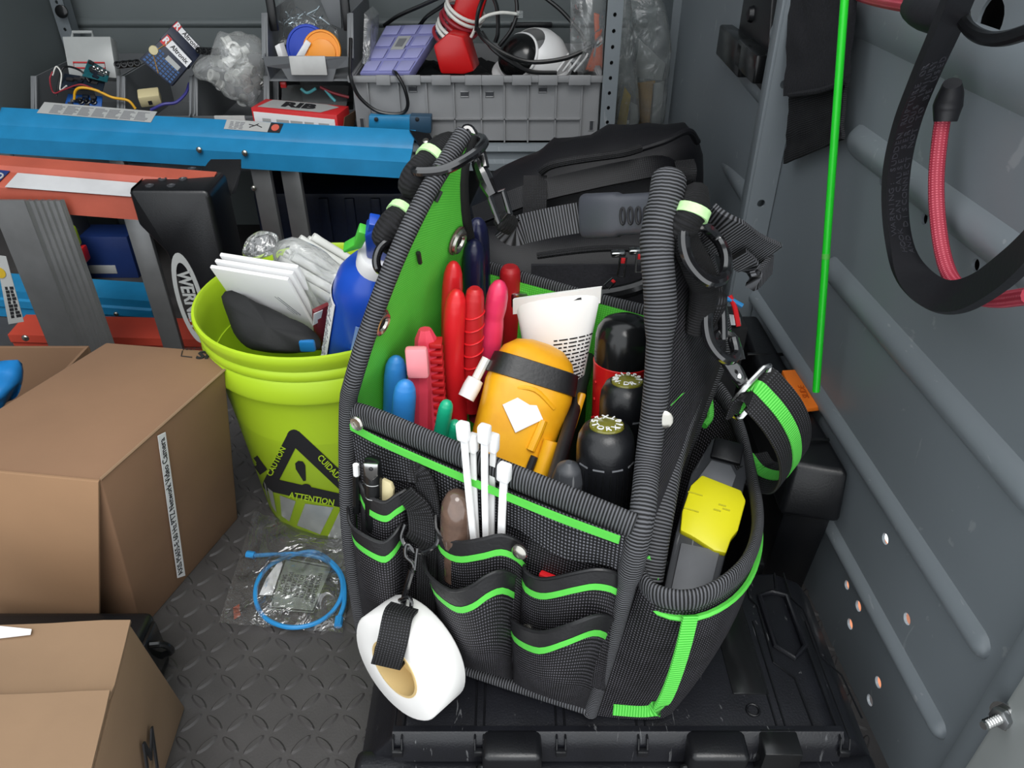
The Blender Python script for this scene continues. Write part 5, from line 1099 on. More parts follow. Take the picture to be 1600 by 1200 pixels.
# two black drivers with clear olive caps
def driver(px, py, wpx, bb, lab, txt, low):
    a = tin(px, py, bb); b = tin(px-8, py+150, bb-.06); ax = (a-b).normalized(); F = frame(a, ax, (1, 0, 0)); k = pxm(wpx/2, a)
    t = tool('screwdriver', lab, 'screwdriver', down(a, b, 1))
    bm = B(); lathe(bm, [(0, -.15), (k*.9, -.15), (k*.95, -.07), (k*1.0, -.03), (k*1.0, -.018), (k*.95, -.009), (k*.80, -.002), (k*.62, .0), (k*.60, -.001), (0, -.001)], 28, F); h_ = obj('handle', bm, 'blackplastic', t, ang=50)
    bm = B(); lathe(bm, [(k*.60, -.001), (k*.58, .0012), (k*.4, .0026), (0, .003)], 24, F); cp = obj('end_cap', bm, 'olivecap', t)
    bm = B()
    for i, ch in enumerate(txt):
        q = -.35-2.2*i/len(txt)-(.6 if i > len(txt)//2 else 0); q = math.pi*1.1+2*math.pi*i/len(txt)
        text(bm, ch, k*.34, F@M4.Translation((k*.44*math.cos(q), k*.44*math.sin(q), .0026))@M4.Rotation(q+math.pi/2, 4, 'Z'), ext=.0004)
    obj('size_lettering', bm, 'paper', cp)
    bm = B()
    for q in (-2.5, -1.9, -1.25, -.6):
        F2 = F@M4.Rotation(q, 4, 'Z'); box(bm, (k*.985, -.0045, -.0285), (k*1.008, .0045, -.0272), M=F2)
    obj('grip_notches', bm, 'greymid', h_)
    bm = B()
    for i in range(9):
        F2 = F@M4.Rotation(-2.6+i*.25+.12, 4, 'Z'); box(bm, (k*.96, -.0004, -.14), (k*1.002, .0004, -.032), M=F2)
    obj('grip_flutes', bm, 'blackgloss', h_)
    if low:
        bm = B(); text(bm, '20 "x4', .010, F@M4.Rotation(-1.15, 4, 'Z')@M4.Translation((k*1.0, 0, -.075))@M4.Rotation(math.pi/2, 4, 'Y')@M4.Rotation(math.pi, 4, 'Z'), ext=.0006); obj('printed_mark', bm, 'yellowprint', h_)
driver(980, 596, 84, .50, 'black screwdriver with clear olive cap directly before the red barrel', 'N.DR.16S0150', False)
driver(948, 665, 92, .24, 'black screwdriver with clear olive cap and yellow print on its side', 'TORX10TX25', True)
# blue-topped tool in the corner, black knob near the rim
a, b = tin(1024, 530, .80), tin(1020, 640, .80)
t = tool('marker_pen', 'blue capped slim tool half hidden behind the red barrel', 'pen', down(a, b, 1.3)); bm = B(); grip(bm, a, lerp(a, b, .3), .016, prof=[(0, 1), (.8, 1), (.95, .8), (1, .5)]); obj('cap', bm, 'bluelid', t)
bm = B(); grip(bm, lerp(a, b, .28), down(a, b, 1.3), .017, prof=[(0, 1), (1, 1)]); obj('barrel', bm, 'navy', t)
a = tin(889, 722, .12); t = tool('round_knob_driver', 'stubby driver with a rounded dark grey knob just behind the front rim', 'driver', a-V((0, 0, .12)))
bm = B(); grip(bm, a, a-V((0, 0, .12)), .026, prof=[(0, .5), (.6, .5), (.72, 1), (.86, 1), (.95, .75), (1, .2)]); obj('handle', bm, 'greydark', t)
# ---- things in the front pockets
t = tool('pen_light', 'black penlight with silver pocket clip in a small front pocket', 'penlight', ff(590, 850, .012))
a, b = ff(582, 722, .014), ff(586, 850, .012); ax = (a-b).normalized()
bm = B(); lathe(bm, [(0, -.075), (.0078, -.075), (.0078, -.002), (.0065, .002), (.004, .003), (0, .003)], 18, frame(a, ax)); b_ = obj('body', bm, 'blackgloss', t)
bm = B(); F = frame(a, ax, (1, 0, 0)); prism(bm, [(-.0058, -.0085, .005), (.0058, -.0085, .005), (.0052, -.0085, -.008), (0, -.0085, -.014), (-.0052, -.0085, -.008)], (0, .0016, 0), bev=.0005, M=F); cl = obj('clip', bm, 'chrome', t)
bm = B(); ring(bm, F@V((0, -.009, 0)), F.to_3x3()@V((0, -1, 0)), .0014, .0005, 10, 6); obj('clip_hole', bm, 'print_black', cl)
bm = B()
for z in (-.020, -.036): tube(bm, [F@V((.0079*math.cos(q), .0079*math.sin(q), z)) for q in [math.radians(200+14*i) for i in range(10)]], .0004, 6)
obj('ring_marks', bm, 'chrome', b_)
t = tool('slim_pen', 'slim black pen with white tip at the far edge of the front', 'pen', ff(556, 800, .012))
bm = B(); tube(bm, [ff(557, 800, .010), ff(557, 742, .011)], .0035, 8); obj('barrel', bm, 'blackgloss', t); bm = B(); tube(bm, [ff(557, 742, .011), ff(556, 726, .011)], .0028, 8); obj('tip', bm, 'white_plastic', t)
bm = B(); prism(bm, [ff(600, 745, .008), ff(614, 752, .008), ff(618, 762, .008), ff(612, 830, .008), ff(596, 830, .008)], FN*.004, bev=.001); solo('cream_spudger', bm, 'beige', 'cream plastic spudger behind the black penlight', 'spudger')
a, b = ff(714, 776, .016), ff(714, 900, .016)
t = tool('awl', 'awl with glossy brown translucent round handle beside the cable ties', 'awl', b); ax = (a-b).normalized()
k_ = pxm(27, a); bm = B(); lathe(bm, [(0, -.09), (k_*.85, -.09), (k_*.88, -.055), (k_*1.0, -.040), (k_*1.02, -.036), (k_*.98, -.018), (k_*.88, -.006), (k_*.6, .002), (k_*.3, .005), (0, .0055)], 24, frame(a, ax)); obj('handle', bm, 'brownclear', t, ang=60)
zt = [((724, 674), (742, 860), .020, 21), ((739, 692), (746, 862), .014, 17), ((757, 678), (760, 860), .016, 21), ((771, 692), (768, 860), .010, 18), ((788, 738), (783, 855), .018, 23)]
for i, (h, f, off, wpx) in enumerate(zt):
    a, b = ff(*h, off), ff(*f, off); ax = (a-b).normalized(); wm = pxm(wpx*.72, a); t = tool('cable_tie', ('white cable tie leaning over the awl handle', 'white cable tie tucked behind the one leaning over the awl', 'widest white cable tie in the middle of the bunch', 'narrow white cable tie half hidden behind the widest tie', 'shortest white cable tie standing apart beside the pocket rivet')[i], 'cable tie', b, 'white cable ties in the front pocket')
    bm = B(); strap(bm, [b, lerp(a, b, .5)+FN*.001, a], dF, wm*.78, .0016, k=3); obj('strip', bm, 'white_plastic', t)
    bm = B(); box(bm, (-wm*.66, -.004, -.008), (wm*.66, .004, .008), bev=.002, M=frame(a, ax, dF)); obj('head', bm, 'white_plastic', t)
bm = B(); box(bm, (-.008, -.003, -.02), (.008, .003, .006), bev=.0015, M=frame(ff(857, 906, .010), (0, 0, 1), dF)); solo('red_tag', bm, 'red', 'small red plastic piece peeking out of the middle front pocket', 'tag')
# ================================================================ hooks and strap of the tote
ck = thing('carry_strap', 'black webbing carry strap with grey moulded handle and snap hook', 'strap', V((.05, .62, .5)))
def sp_(px, py, d=0): return on_y(px, py, .66+d)
bm = B(); P = [sp_(790, 352, .0), sp_(802, 362, .0), sp_(820, 357, .0), sp_(860, 348, .0), sp_(905, 340, -.005)]
strap(bm, P, [V((.35, 0, .9)), V((.15, 0, 1)), V((0, .25, 1)), V((0, .3, 1)), V((0, .3, 1))], .027, .003); obj('webbing', bm, 'webbing', ck)
bm = B(); tube(bm, [sp_(776, 340, -.002), sp_(786, 345, -.004), sp_(800, 354, -.002)], .008, 10, k=4, radii=[.006, .010, .009]); obj('stitched_end', bm, 'webbing_tight', ck)
hc, hd = sp_(912, 338, -.004), sp_(1100, 330, -.07); ax = (hd-hc).normalized(); F = frame(hc, ax, V((0, .35, 1))); Lh = (hd-hc).length
bm = B(); rows = []
for v, w_, d_ in ((0, .012, .004), (.0, .0185, .008), (.03, .0200, .010), (.30, .0195, .0105), (.34, .0175, .0095), (.66, .0175, .0095), (.70, .0195, .0105), (.97, .0200, .010), (1, .0185, .008), (1.0, .012, .004)):
    rows.append([F@V((w_*math.copysign(abs(math.cos(q))**.6, math.cos(q)), d_*math.copysign(abs(math.sin(q))**.6, math.sin(q)), v*Lh)) for q in [2*math.pi*i/24 for i in range(24)]])
grid(bm, rows, closed=True); hg = obj('moulded_handle', bm, matp('handlegrey', '#3d3f46', .42, var=.08, bump=.1, bs=500), ck, ang=45)
for k in range(5):
    z = Lh*(.40+.065*k); F2 = F@M4.Translation((-.001, 0, z)); s = -1 if (F.to_3x3()@V((0, 1, 0))).y > 0 else 1; bm = B()
    tube(bm, [F2@V((.007*math.cos(q), s*.0102, .0022*math.sin(q))) for q in [2*math.pi*i/14 for i in range(14)]], .0011, 6, closed=True); obj('finger_slot', bm, 'print_black', hg)
# snap hook of the strap, clipped into the big ring on the tote's peak
def hk(px, py, d=0): return on_t(px, py, .635+d)
bm = B(); tube(bm, [hk(727, 208, 0), hk(728, 202, 0), hk(736, 204, 0), hk(745, 222, 0), hk(752, 240, .005), hk(757, 262, .005)], .0042, 10, k=4); obj('snap_hook', bm, 'blacksteel', ck)
bm = B(); tube(bm, [hk(728, 208, 0), hk(735, 230, .004), hk(745, 255, .006)], .0040, 10, k=4); tube(bm, [hk(745, 252, .006), hk(760, 285, .01), hk(770, 304, .012)], .0062, 10, k=3, radii=[.005, .0072, .0062, .0052]); obj('snap_gate', bm, 'blacksteel', ck)
bm = B(); tube(bm, [hk(764, 305, .013), hk(786, 298, .013), hk(797, 334, .018), hk(780, 348, .018)], .0028, 8, closed=True); obj('snap_eye', bm, 'blacksteel', ck)
# far end of the strap, frayed and twisted
P = [on_t(1100, 338, .60), on_t(1128, 362, .60), on_t(1160, 385, .615), on_t(1195, 402, .63)]
bm = B(); strap(bm, P, [V((-.25, -.2, .9)), V((-.1, -.3, .95)), V((.1, -.4, .85)), V((.5, -.3, .8))], .034, .005); obj('strap_tail', bm, 'webbing', ck)
bm = B(); strap(bm, [on_t(1150, 400, .61), on_t(1172, 420, .62), on_t(1180, 438, .62), on_t(1205, 412, .635)], [V((-.3, -.3, .9))]*4, .018, .004); obj('strap_fold', bm, 'webbing', ck)
bm = B(); tube(bm, [on_t(1148, 355, .64), on_t(1180, 378, .645)], .008, 10); obj('strap_end_grip', bm, 'handlegrey', ck)
# ---- carabiners
def carab(nm, lab, pts, r, base, m='blacksteel', gate=None):
    t = thing(nm, lab, 'carabiner', base); bm = B(); tube(bm, [on_t(*p) for p in pts], r, 10, k=6, closed=gate is None); obj('body', bm, m, t)
    if gate: bm = B(); tube(bm, [on_t(*p) for p in gate], r*.85, 10, k=4); obj('gate', bm, m, t)
    return t
carab('carabiner', 'large black carabiner ring through the web loop on the green peak', [(650, 268, .600), (690, 266, .596), (725, 250, .60), (752, 230, .61), (754, 218, .625), (735, 214, .64), (708, 220, .645), (690, 236, .635), (660, 258, .615)], .0042, on_t(650, 270, .6))
carab('carabiner', 'small black carabiner hanging from the lower web loop near the blue spray bottle', [(606, 378, .615), (594, 388, .613), (588, 404, .612), (590, 418, .614), (600, 424, .622), (612, 410, .63), (616, 385, .628)], .0036, on_t(595, 420, .614))
carab('carabiner', 'black carabiner through the web loop beside the frayed strap end', [(1072, 356, .545), (1068, 380, .542), (1076, 408, .545), (1096, 432, .55), (1116, 440, .555), (1132, 430, .565), (1134, 400, .575), (1120, 372, .585), (1096, 352, .57)], .0046, on_t(1110, 445, .555))
ca = carab('carabiner', 'black carabiner with straight gate holding the snap of the green striped strap', [(1124, 462, .60), (1110, 476, .592), (1104, 500, .588), (1108, 530, .588), (1122, 552, .59), (1140, 562, .597), (1150, 552, .605), (1146, 530, .61)], .0046, on_t(1130, 565, .595), gate=[(1125, 462, .603), (1129, 490, .607), (1130, 530, .61)])
# ---- second strap with green stripe and its lobster snap
gs = thing('shoulder_strap', 'black shoulder strap with bright green centre stripe and metal snap', 'strap', on_t(1200, 740, .66))
bm = B(); tube(bm, [on_t(1122, 545, .60), on_t(1116, 530, .605), on_t(1124, 520, .61), on_t(1142, 524, .61), on_t(1152, 540, .61), on_t(1158, 562, .61)], .0034, 8, k=5); obj('snap_hook', bm, 'blacksteel', gs)
bm = B(); prism(bm, [on_t(1118, 552, .606), on_t(1140, 558, .604), on_t(1160, 572, .606), on_t(1174, 600, .61), on_t(1160, 612, .612), on_t(1140, 588, .61)], V((0, .008, -.004)), bev=.0025); s_ = obj('snap_body', bm, 'blacksteel', gs)
bm = B(); dome(bm, on_t(1156, 588, .603), V((0, -1, .5)), .0025, .0015); obj('pin', bm, 'chrome', s_)
bm = B(); tube(bm, [on_t(1142, 640, .62), on_t(1150, 622, .61), on_t(1194, 575, .61), on_t(1200, 582, .615), on_t(1168, 640, .625), on_t(1152, 652, .628)], .0026, 8, closed=True, k=2); obj('square_ring', bm, 'chrome', gs)
SP = [(1160, 640, .63), (1178, 606, .612), (1200, 622, .61), (1226, 655, .615), (1241, 690, .63), (1240, 725, .655), (1222, 745, .685), (1190, 738, .72), (1168, 712, .74)]
wd = [V((.75, .5, .4)), V((.75, .45, .45)), V((.8, .45, .35)), V((.8, .5, .3)), V((.75, .6, .25)), V((.7, .7, .2)), V((.6, .8, .1)), V((.5, .85, 0)), V((.5, .85, 0))]
P = [on_t(*q) for q in SP]; bm = B(); strap(bm, P, wd, .042, .0024); obj('webbing', bm, 'webbing_tight', gs)
P2 = []
for i, p in enumerate(P):
    t_ = (P[min(i+1, 8)]-P[max(i-1, 0)]).normalized(); n_2 = wd[i].cross(t_).normalized(); n_2 = n_2 if n_2.dot(C0-p) > 0 else -n_2; P2.append(p+n_2*.0009)
bm = B(); strap(bm, P2, wd, .0115, .0030); obj('green_stripe', bm, 'greenweb', gs)
# ---- roll of white tape hanging from the D-ring
th_ = thing('tape_tether', 'black webbing tether with swivel hook hanging from the front D-ring', 'tether', ff(622, 1040, .05))
bm = B(); tube(bm, [ff(648, 862, .03), ff(636, 850, .03), ff(634, 868, .034), ff(646, 882, .036), ff(642, 905, .038)], .0018, 8, k=4); tube(bm, [ff(644, 890, .037), ff(634, 925, .042), ff(630, 945, .046)], .0028, 8, k=3); tube(bm, [ff(652, 856, .03), ff(648, 890, .037)], .0014, 6); obj('swivel_hook', bm, 'blacksteel', th_)
bm = B(); tube(bm, [ff(624, 938, .046), ff(640, 934, .046), ff(642, 952, .05), ff(632, 968, .052)], .0018, 8, k=4); obj('swivel_ring', bm, 'blacksteel', th_)
tc_ = on_t(611, 1050, .665); axd = (TOCAM(tc_)*.57+V((-.62, -.12, .28))).normalized()   # near face looks down-left past the camera
# pick the axis so that the face looks towards lower left in the picture
r_right = V((1, 0, 0)); r_up = V((0, _s, _c)); vw = TOCAM(tc_); axd = (vw*.60+(r_right*-.62+r_up*-.50)).normalized()
TFm = frame(tc_-axd*.040, axd, (1, 0, 0)); R0, R1, H_ = .0262, .0525, .036
tp = thing('tape_roll', 'fat roll of white tape hanging from the tether before the pockets', 'tape roll', M=TFm)
bm = B(); lathe(bm, [(R0+.002, 0), (R1-.002, 0), (R1, .002), (R1, H_-.002), (R1-.002, H_), (R0+.002, H_), (R0+.002, 0)], 48); obj('tape', bm, 'white_matte', tp, local=True, ang=50)
bm = B(); lathe(bm, [(R0, -.001), (R0+.0022, -.001), (R0+.0022, H_+.0008), (R0, H_+.0008), (R0, -.001)], 40); co = obj('core', bm, 'tan_core', tp, local=True)
bm = B(); lathe(bm, [(R0+.0002, H_*.42), (0, H_*.42)], 36); bk = obj('core_liner', bm, 'tan_core', tp, local=True)
bm = B(); ring(bm, (-.004, -.003, H_*.42+.0006), (0, 0, 1), .005, .0004, 16, 6); text(bm, 'M', .007, M4.Translation((-.004, -.003, H_*.42+.0006)), ext=.0002); obj('core_stamp', bm, 'green_trig', co, local=True)
q1, q2 = on_t(634, 952, .64), on_t(608, 1036, .640); FRm = frame(tc_, axd)
bm = B(); strap(bm, [ff(632, 948, .050), on_t(622, 962, .640), on_t(614, 1000, .632), on_t(606, 1030, .638), on_t(603, 1040, .655), on_t(612, 1030, .685)], (r_right*.97+r_up*-.22), .025, .0026, k=5); obj('webbing', bm, 'webbing_tight', th_)
# ---- cable tool in the side pocket
A_, T_ = on_t(1082, 922, .648), on_t(1136, 688, .745); ax = (T_-A_).normalized(); CF = frame(A_, ax, (1, -.12, .0))@M4.Diagonal((.84, 1, 1, 1)); Lc = (T_-A_).length
ct = thing('cable_stripper', 'grey and black cable stripper cassette with bright yellow cover in side pocket', 'stripper', M=CF)
s = -1 if (CF.to_3x3()@V((0, 1, 0))).y > 0 else 1
bm = B(); prism(bm, [(-.027, 0, -.022), (.022, 0, -.022), (.025, 0, .30*Lc), (.030, 0, .78*Lc), (.026, 0, Lc), (-.016, 0, Lc), (-.030, 0, .70*Lc), (-.030, 0, .3*Lc)], (0, -s*.030, 0), bev=.003); obj('body', bm, 'greydark', ct, local=True)
bm = B(); prism(bm, [(-.020, 0, -.018), (.016, 0, -.018), (.018, 0, .26*Lc), (-.022, 0, .24*Lc)], (0, s*.003, 0), bev=.0012); obj('lower_plate', bm, 'greymid', ct, local=True)
bm = B(); prism(bm, [(-.022, 0, .66*Lc), (.016, 0, .66*Lc), (.018, 0, .76*Lc), (.010, 0, .82*Lc), (-.012, 0, .82*Lc)], (0, s*.003, 0), bev=.0012); obj('upper_plate', bm, 'greymid', ct, local=True)
bm = B(); box(bm, (-.014, -.002, .84*Lc), (.020, .004, .99*Lc), bev=.002, M=M4.Translation((0, s*.002, 0))); obj('end_block', bm, 'blackplastic', ct, local=True)
bm = B(); prism(bm, [(-.026, -s*.004, .30*Lc), (-.012, -s*.004, .285*Lc), (.012, -s*.004, .24*Lc), (.024, -s*.004, .245*Lc), (.026, -s*.004, .34*Lc), (.031, -s*.004, .40*Lc), (.033, -s*.004, .60*Lc), (.026, -s*.004, .66*Lc), (-.018, -s*.004, .69*Lc), (-.027, -s*.004, .60*Lc), (-.029, -s*.004, .42*Lc)], (0, s*.010, 0), bev=.002); yc = obj('yellow_cover', bm, 'yellow', ct, local=True)
bm = B()
for z in (.44, .55): box(bm, (-.028, s*.0055, z*Lc-.0006), (-.012, s*.0068, z*Lc+.0006))
for dx, dz in ((0, .02), (.005, 0), (-.004, -.02)): box(bm, (.006+dx, s*.0055, (.50+dz)*Lc), (.014+dx, s*.0066, (.51+dz)*Lc))
obj('moulded_marks', bm, matp('yellow_deep', '#c4bf1d', .5, var=.03), yc, local=True)
# ================================================================ lime bucket
BC = V((-.250, .881, 0)); BH = .325
def brad(z): return .122+(.1475-.122)*z/BH
bk = thing('bucket', 'lime yellow plastic bucket with black caution triangle on its side', 'bucket', BC)
prof = [(0, .004), (.114, .004), (.119, .0), (.122, .003), (brad(.258), .258), (.1535, .260), (.1545, .264), (.1535, .288), (.1515, .291), (.1535, .294), (.1535, .302), (.1515, .305), (.1535, .308), (.1560, .316), (.1575, .321), (.1565, .326), (.1530, .327), (.1500, .323), (.1485, .30), (.1440, .26), (.119, .012), (0, .012)]
bm = B(); lathe(bm, prof, 72, M4.Translation(BC)); obj('shell', bm, 'lime', bk, ang=50)
def on_bucket(px, py, k=0.0):
    r = ray(px, py); lo, hi = .3, 1.4; t = None; s = .5
    while s < 1.4:
        p = C0+r*s
        if (V((p.x, p.y, 0))-BC).length <= brad(max(0, p.z))+k: t = s; break
        s += .004
    if t is None: t = BC.y/r.y*.98; p = C0+r*t; d = V((p.x, p.y, 0))-BC; return BC+d.normalized()*(brad(max(0, p.z))+k)+V((0, 0, p.z))
    a, b = t-.004, t
    for _ in range(18):
        m = (a+b)/2; p = C0+r*m
        if (V((p.x, p.y, 0))-BC).length <= brad(max(0, p.z))+k: b = m
        else: a = m
    return C0+r*b
def wrap(bm2, k0=.0006):
    """picture-plan drawing (px, py, lift) laid onto the bucket's cone as a thin printed layer"""
    for v in bm2.verts: v.co = on_bucket(v.co.x, v.co.y, k0+v.co.z)
    return bm2
def flat(poly, n=6):
    """2-D polygon strip quads subdivided for wrapping"""
    t = B(); f = t.faces.new([t.verts.new((x, y, 0)) for x, y in poly]); bmesh.ops.triangulate(t, faces=[f]); bmesh.ops.subdivide_edges(t, edges=t.edges[:], cuts=n, use_grid_fill=True); return t
def band2(a, b, w, n=10):
    t = B(); (x0, y0), (x1, y1) = a, b; L = math.dist(a, b); nx, ny = -(y1-y0)/L*w/2, (x1-x0)/L*w/2; g = [[(x0+(x1-x0)*i/n+nx*s, y0+(y1-y0)*i/n+ny*s, 0) for i in range(n+1)] for s in (-1, 0, 1)]; grid(t, g); return t
bm = B(); A_, B_, C_ = (459, 682), (421, 757), (575, 792)
for a, b, w in ((A_, B_, 21), (B_, C_, 21), (A_, (566, 783), 23)): merge(bm, band2(a, b, w))
for p, r in ((A_, 11), (B_, 10.5)): merge(bm, flat([(p[0]+r*math.cos(q), p[1]+r*math.sin(q)) for q in [2*math.pi*i/16 for i in range(16)]], 1))
merge(bm, band2((396, 716), (412, 738), 14))
tri = obj('caution_triangle', wrap(bm), 'print_black', bk, ang=80)
bm = B(); merge(bm, flat([(461, 724), (466, 720), (473, 721), (477, 727), (478, 751), (474, 752), (462, 733)], 1)); merge(bm, flat([(478+8*math.cos(q), 761+5*math.sin(q)) for q in [2*math.pi*i/16 for i in range(16)]], 1)); obj('exclamation_mark', wrap(bm), 'print_black', bk, ang=80)
def ptext(s, size, x, y, ang, m, par, nm, sx=1):
    t = B(); text(t, s, size, M4.Translation((x, y, 0))@M4.Rotation(math.radians(ang), 4, 'Z')@M4.Diagonal((sx, -1, .0, 1)), ext=0, bold=.25)
    return obj(nm, wrap(t, .0014), m, par, ang=80)
ptext('CAUTION', 13, 432, 721, -63, 'lime', tri, 'caution_lettering', .85); ptext('ATTENTION', 13.5, 487, 780, 10, 'lime', tri, 'attention_lettering', .95); ptext('CUIDADO', 14, 517, 733, 47, 'lime', tri, 'cuidado_lettering', .85)
for poly in ([(418, 762), (426, 768), (432, 801), (424, 789)], [(437, 774), (462, 783), (452, 815), (440, 806)], [(477, 787), (521, 793), (500, 835), (464, 821)], [(533, 794), (585, 798), (570, 848), (512, 839)], [(412, 752), (415, 757), (420, 782), (416, 772)]): bm = B(); merge(bm, flat(poly, 3)); obj('reflective_patch', wrap(bm), 'reflective', bk, ang=80)
# ---- contents of the bucket
def inb(px, py, z): return on_z(px, py, z)
def slab(P, n, th, bev): bm = B(); prism(bm, P, n*th, bev=bev); return bm
P0 = [on_z(327, 418, .368), on_z(449, 438, .366), on_z(500, 530, .262), on_z(385, 500, .262)]
nS = (P0[1]-P0[0]).cross(P0[3]-P0[0]).normalized(); nS = nS if nS.y > 0 else -nS
labs = ('foremost white moulded cover plate of a stack in the bucket, with slots', 'second white cover plate of the stack in the bucket', 'rearmost white cover plate of the stack in the bucket')
for k in range(3):
    t = thing('cover_plate', labs[k], 'cover plate', P0[3]+nS*.0062*k, group='white cover plates in the bucket'); dx = V((.004*k, 0, .003*k))
    bm = slab([p+nS*.0062*k+dx for p in P0], nS, .0054, .0015); pl_ = obj('plate', bm, 'white_plastic', t)
    if k == 0:
        bl2 = lambda u, v: bil(P0[3], P0[2], P0[0], P0[1], u, v)-nS*.0005
        for a, b in (((.24, .72), (.28, .64)), ((.34, .72), (.38, .64)), ((.62, .68), (.80, .42)), ((.66, .68), (.84, .42)), ((.70, .68), (.88, .42)), ((.74, .68), (.92, .42))):
            bm = B(); tube(bm, [bl2(*a), bl2(*b)], .0010 if a[0] > .5 else .0016, 6); obj('slot', bm, 'print_grey', pl_)
# bag of white tubes
t = thing('anchor_bag', 'clear bag packed with white plastic tubes sticking out of the bucket', 'plastic bag', on_z(470, 470, .26))
rnd = random.Random(4); ax = (on_z(545, 465, .30)-on_z(432, 400, .37)).normalized(); sd = V((.45, .86, .25)).normalized(); up_ = ax.cross(sd).normalized(); up_ = up_ if up_.z > 0 else -up_
st_ = on_z(436, 402, .372); LT = .115
for i in range(6):
    for j in range(3):
        p = st_+sd*(-.012+.0145*i)+up_*(-.013*j-.001*(i % 2))+ax*rnd.uniform(-.006, .008)-V((0, .0, .006)); bm = B(); F = frame(p, ax)
        lathe(bm, [(.0035, 0), (.0062, 0), (.0066, .003), (.0060, .012), (.0060, LT), (.0035, LT), (.0035, 0)], 12, F); obj('tube', bm, 'milkplastic', t)
OUTB = [(425, 395), (450, 372), (490, 382), (540, 420), (560, 440), (548, 480), (520, 520), (500, 520), (470, 460), (440, 425)]
def sack(outline, z0, z1, m, nm, parent, dep=.03, seed=1, amp=.006):
    ys = [p[1] for p in outline]; y0, y1 = min(ys), max(ys)
    P = [on_z(px, py, z1+(z0-z1)*(py-y0)/(y1-y0)) for px, py in outline]; P = resample(cr(P, 5, closed=True)+[P[0]], 40)[:-1]; c = sum(P, V())/len(P); rows = []; vw = (C0-c).normalized()
    for k in range(-6, 7):
        e = k/6; s = max(.03, math.sqrt(max(0, 1-e*e))**.7); rows.append([c+(p-c)*s-vw*(dep*e)+V((.3, -.6, 1))*amp*s*noise.noise(p*45+V((seed, e*2, 0))) for p in P])
    bm = B(); grid(bm, rows, closed=True); bmesh.ops.holes_fill(bm, edges=[e for e in bm.edges if e.is_boundary]); return obj(nm, bm, m, parent, ang=80)
sack(OUTB, .27, .40, 'film_soft', 'film', t, .030, 2)
sack([(378, 395), (388, 372), (410, 362), (432, 366), (436, 385), (420, 400), (395, 405)], .37, .40, 'film', 'film_end', t, .015, 5)
# black glove pouch
t = thing('cloth_pouch', 'black soft cloth pouch lying against the bucket wall', 'pouch', on_z(420, 530, .22))
sack([(346, 465), (356, 456), (375, 458), (400, 472), (440, 490), (480, 510), (500, 530), (495, 548), (440, 552), (392, 545), (368, 525), (356, 495)], .275, .325, 'blackmatte', 'body', t, .022, 8, .004)
bm = B(); p = on_z(480, 538, .29); box(bm, p-V((.010, .004, .01)), p+V((.010, .004, .006)), bev=.003); obj('blue_tab', bm, 'bluefoil', t)
# foil packet
t = thing('foil_packet', 'maroon printed packet with white labels squeezed beside the spray bottle', 'packet', on_z(508, 545, .24))
P = [on_z(492, 488, .33), on_z(516, 476, .33), on_z(512, 548, .25), on_z(496, 548, .25)]; n = (P[1]-P[0]).cross(P[3]-P[0]).normalized(); n = n if n.y > 0 else -n
obj('packet', slab(P, n, .006, .001), 'maroon', t)
for q in ([(490, 490), (504, 484), (500, 502), (489, 508)], [(500, 515), (508, 506), (510, 530), (503, 540)]): obj('white_label', slab([on_pl(x, y, P[0]-n*.001, n) for x, y in q], -n, .0006, 0), 'paper', t)
# blue spray bottle
a, b = on_z(592, 395, .46), on_z(545, 600, .20); ax = (a-b).normalized(); SF = frame(a, ax, (1, 0, 0)); t = thing('spray_bottle', 'glossy blue spray bottle with white collar and green trigger', 'spray bottle', b)
bm = B(); lathe(bm, [(0, -.27), (.036, -.27), (.040, -.26), (.040, -.07), (.038, -.052), (.030, -.032), (.019, -.020), (.0165, -.016), (0, -.016)], 32, SF); bd = obj('body', bm, 'spray_blue', t, ang=50)
bm = B(); lathe(bm, [(.0415, -.24), (.0418, -.24), (.0418, -.078), (.0415, -.078)], 20, SF@M4.Rotation(2.7, 4, 'Z'), a0=0, a1=1.0); obj('text_label', bm, 'paper', bd)
bm = B(); lathe(bm, [(.0412, -.25), (.0416, -.25), (.0416, -.085), (.0412, -.085)], 20, SF@M4.Rotation(4.45, 4, 'Z'), a0=0, a1=.5); obj('pale_panel', bm, mat('paleblue', '#7f9fd6', .4), bd)
bm = B(); rnd = random.Random(3)
for k in range(26):
    q = 3.25+rnd.uniform(0, .3); F2 = SF@M4.Rotation(q, 4, 'Z'); box(bm, (.0416, -.003-rnd.random()*.003, -.232+k*.0058), (.0422, .004, -.230+k*.0058), M=F2)
obj('label_print', bm, 'print_grey', bd)
bm = B(); lathe(bm, [(.021, -.022), (.021, -.004), (.0185, 0), (0, 0)], 24, SF); obj('collar', bm, 'white_plastic', t)
bm = B(); prism(bm, [(-.012, -.010, 0), (.016, -.010, 0), (.020, -.010, .022), (.010, -.010, .040), (-.010, -.010, .046), (-.018, -.010, .036)], (0, .022, 0), bev=.003, M=SF); obj('sprayer_head', bm, 'spray_dark', t)
bm = B(); prism(bm, [(-.014, -.006, .034), (-.024, -.006, .036), (-.026, -.006, .014), (-.036, -.006, .0), (-.034, -.006, -.003), (-.018, -.006, .010)], (0, .012, 0), bev=.0015, M=SF); obj('trigger', bm, 'green_trig', t)
bm = B(); box(bm, (-.016, -.007, .040), (-.006, .007, .052), bev=.001, M=SF); obj('nozzle', bm, 'spray_blue', t)
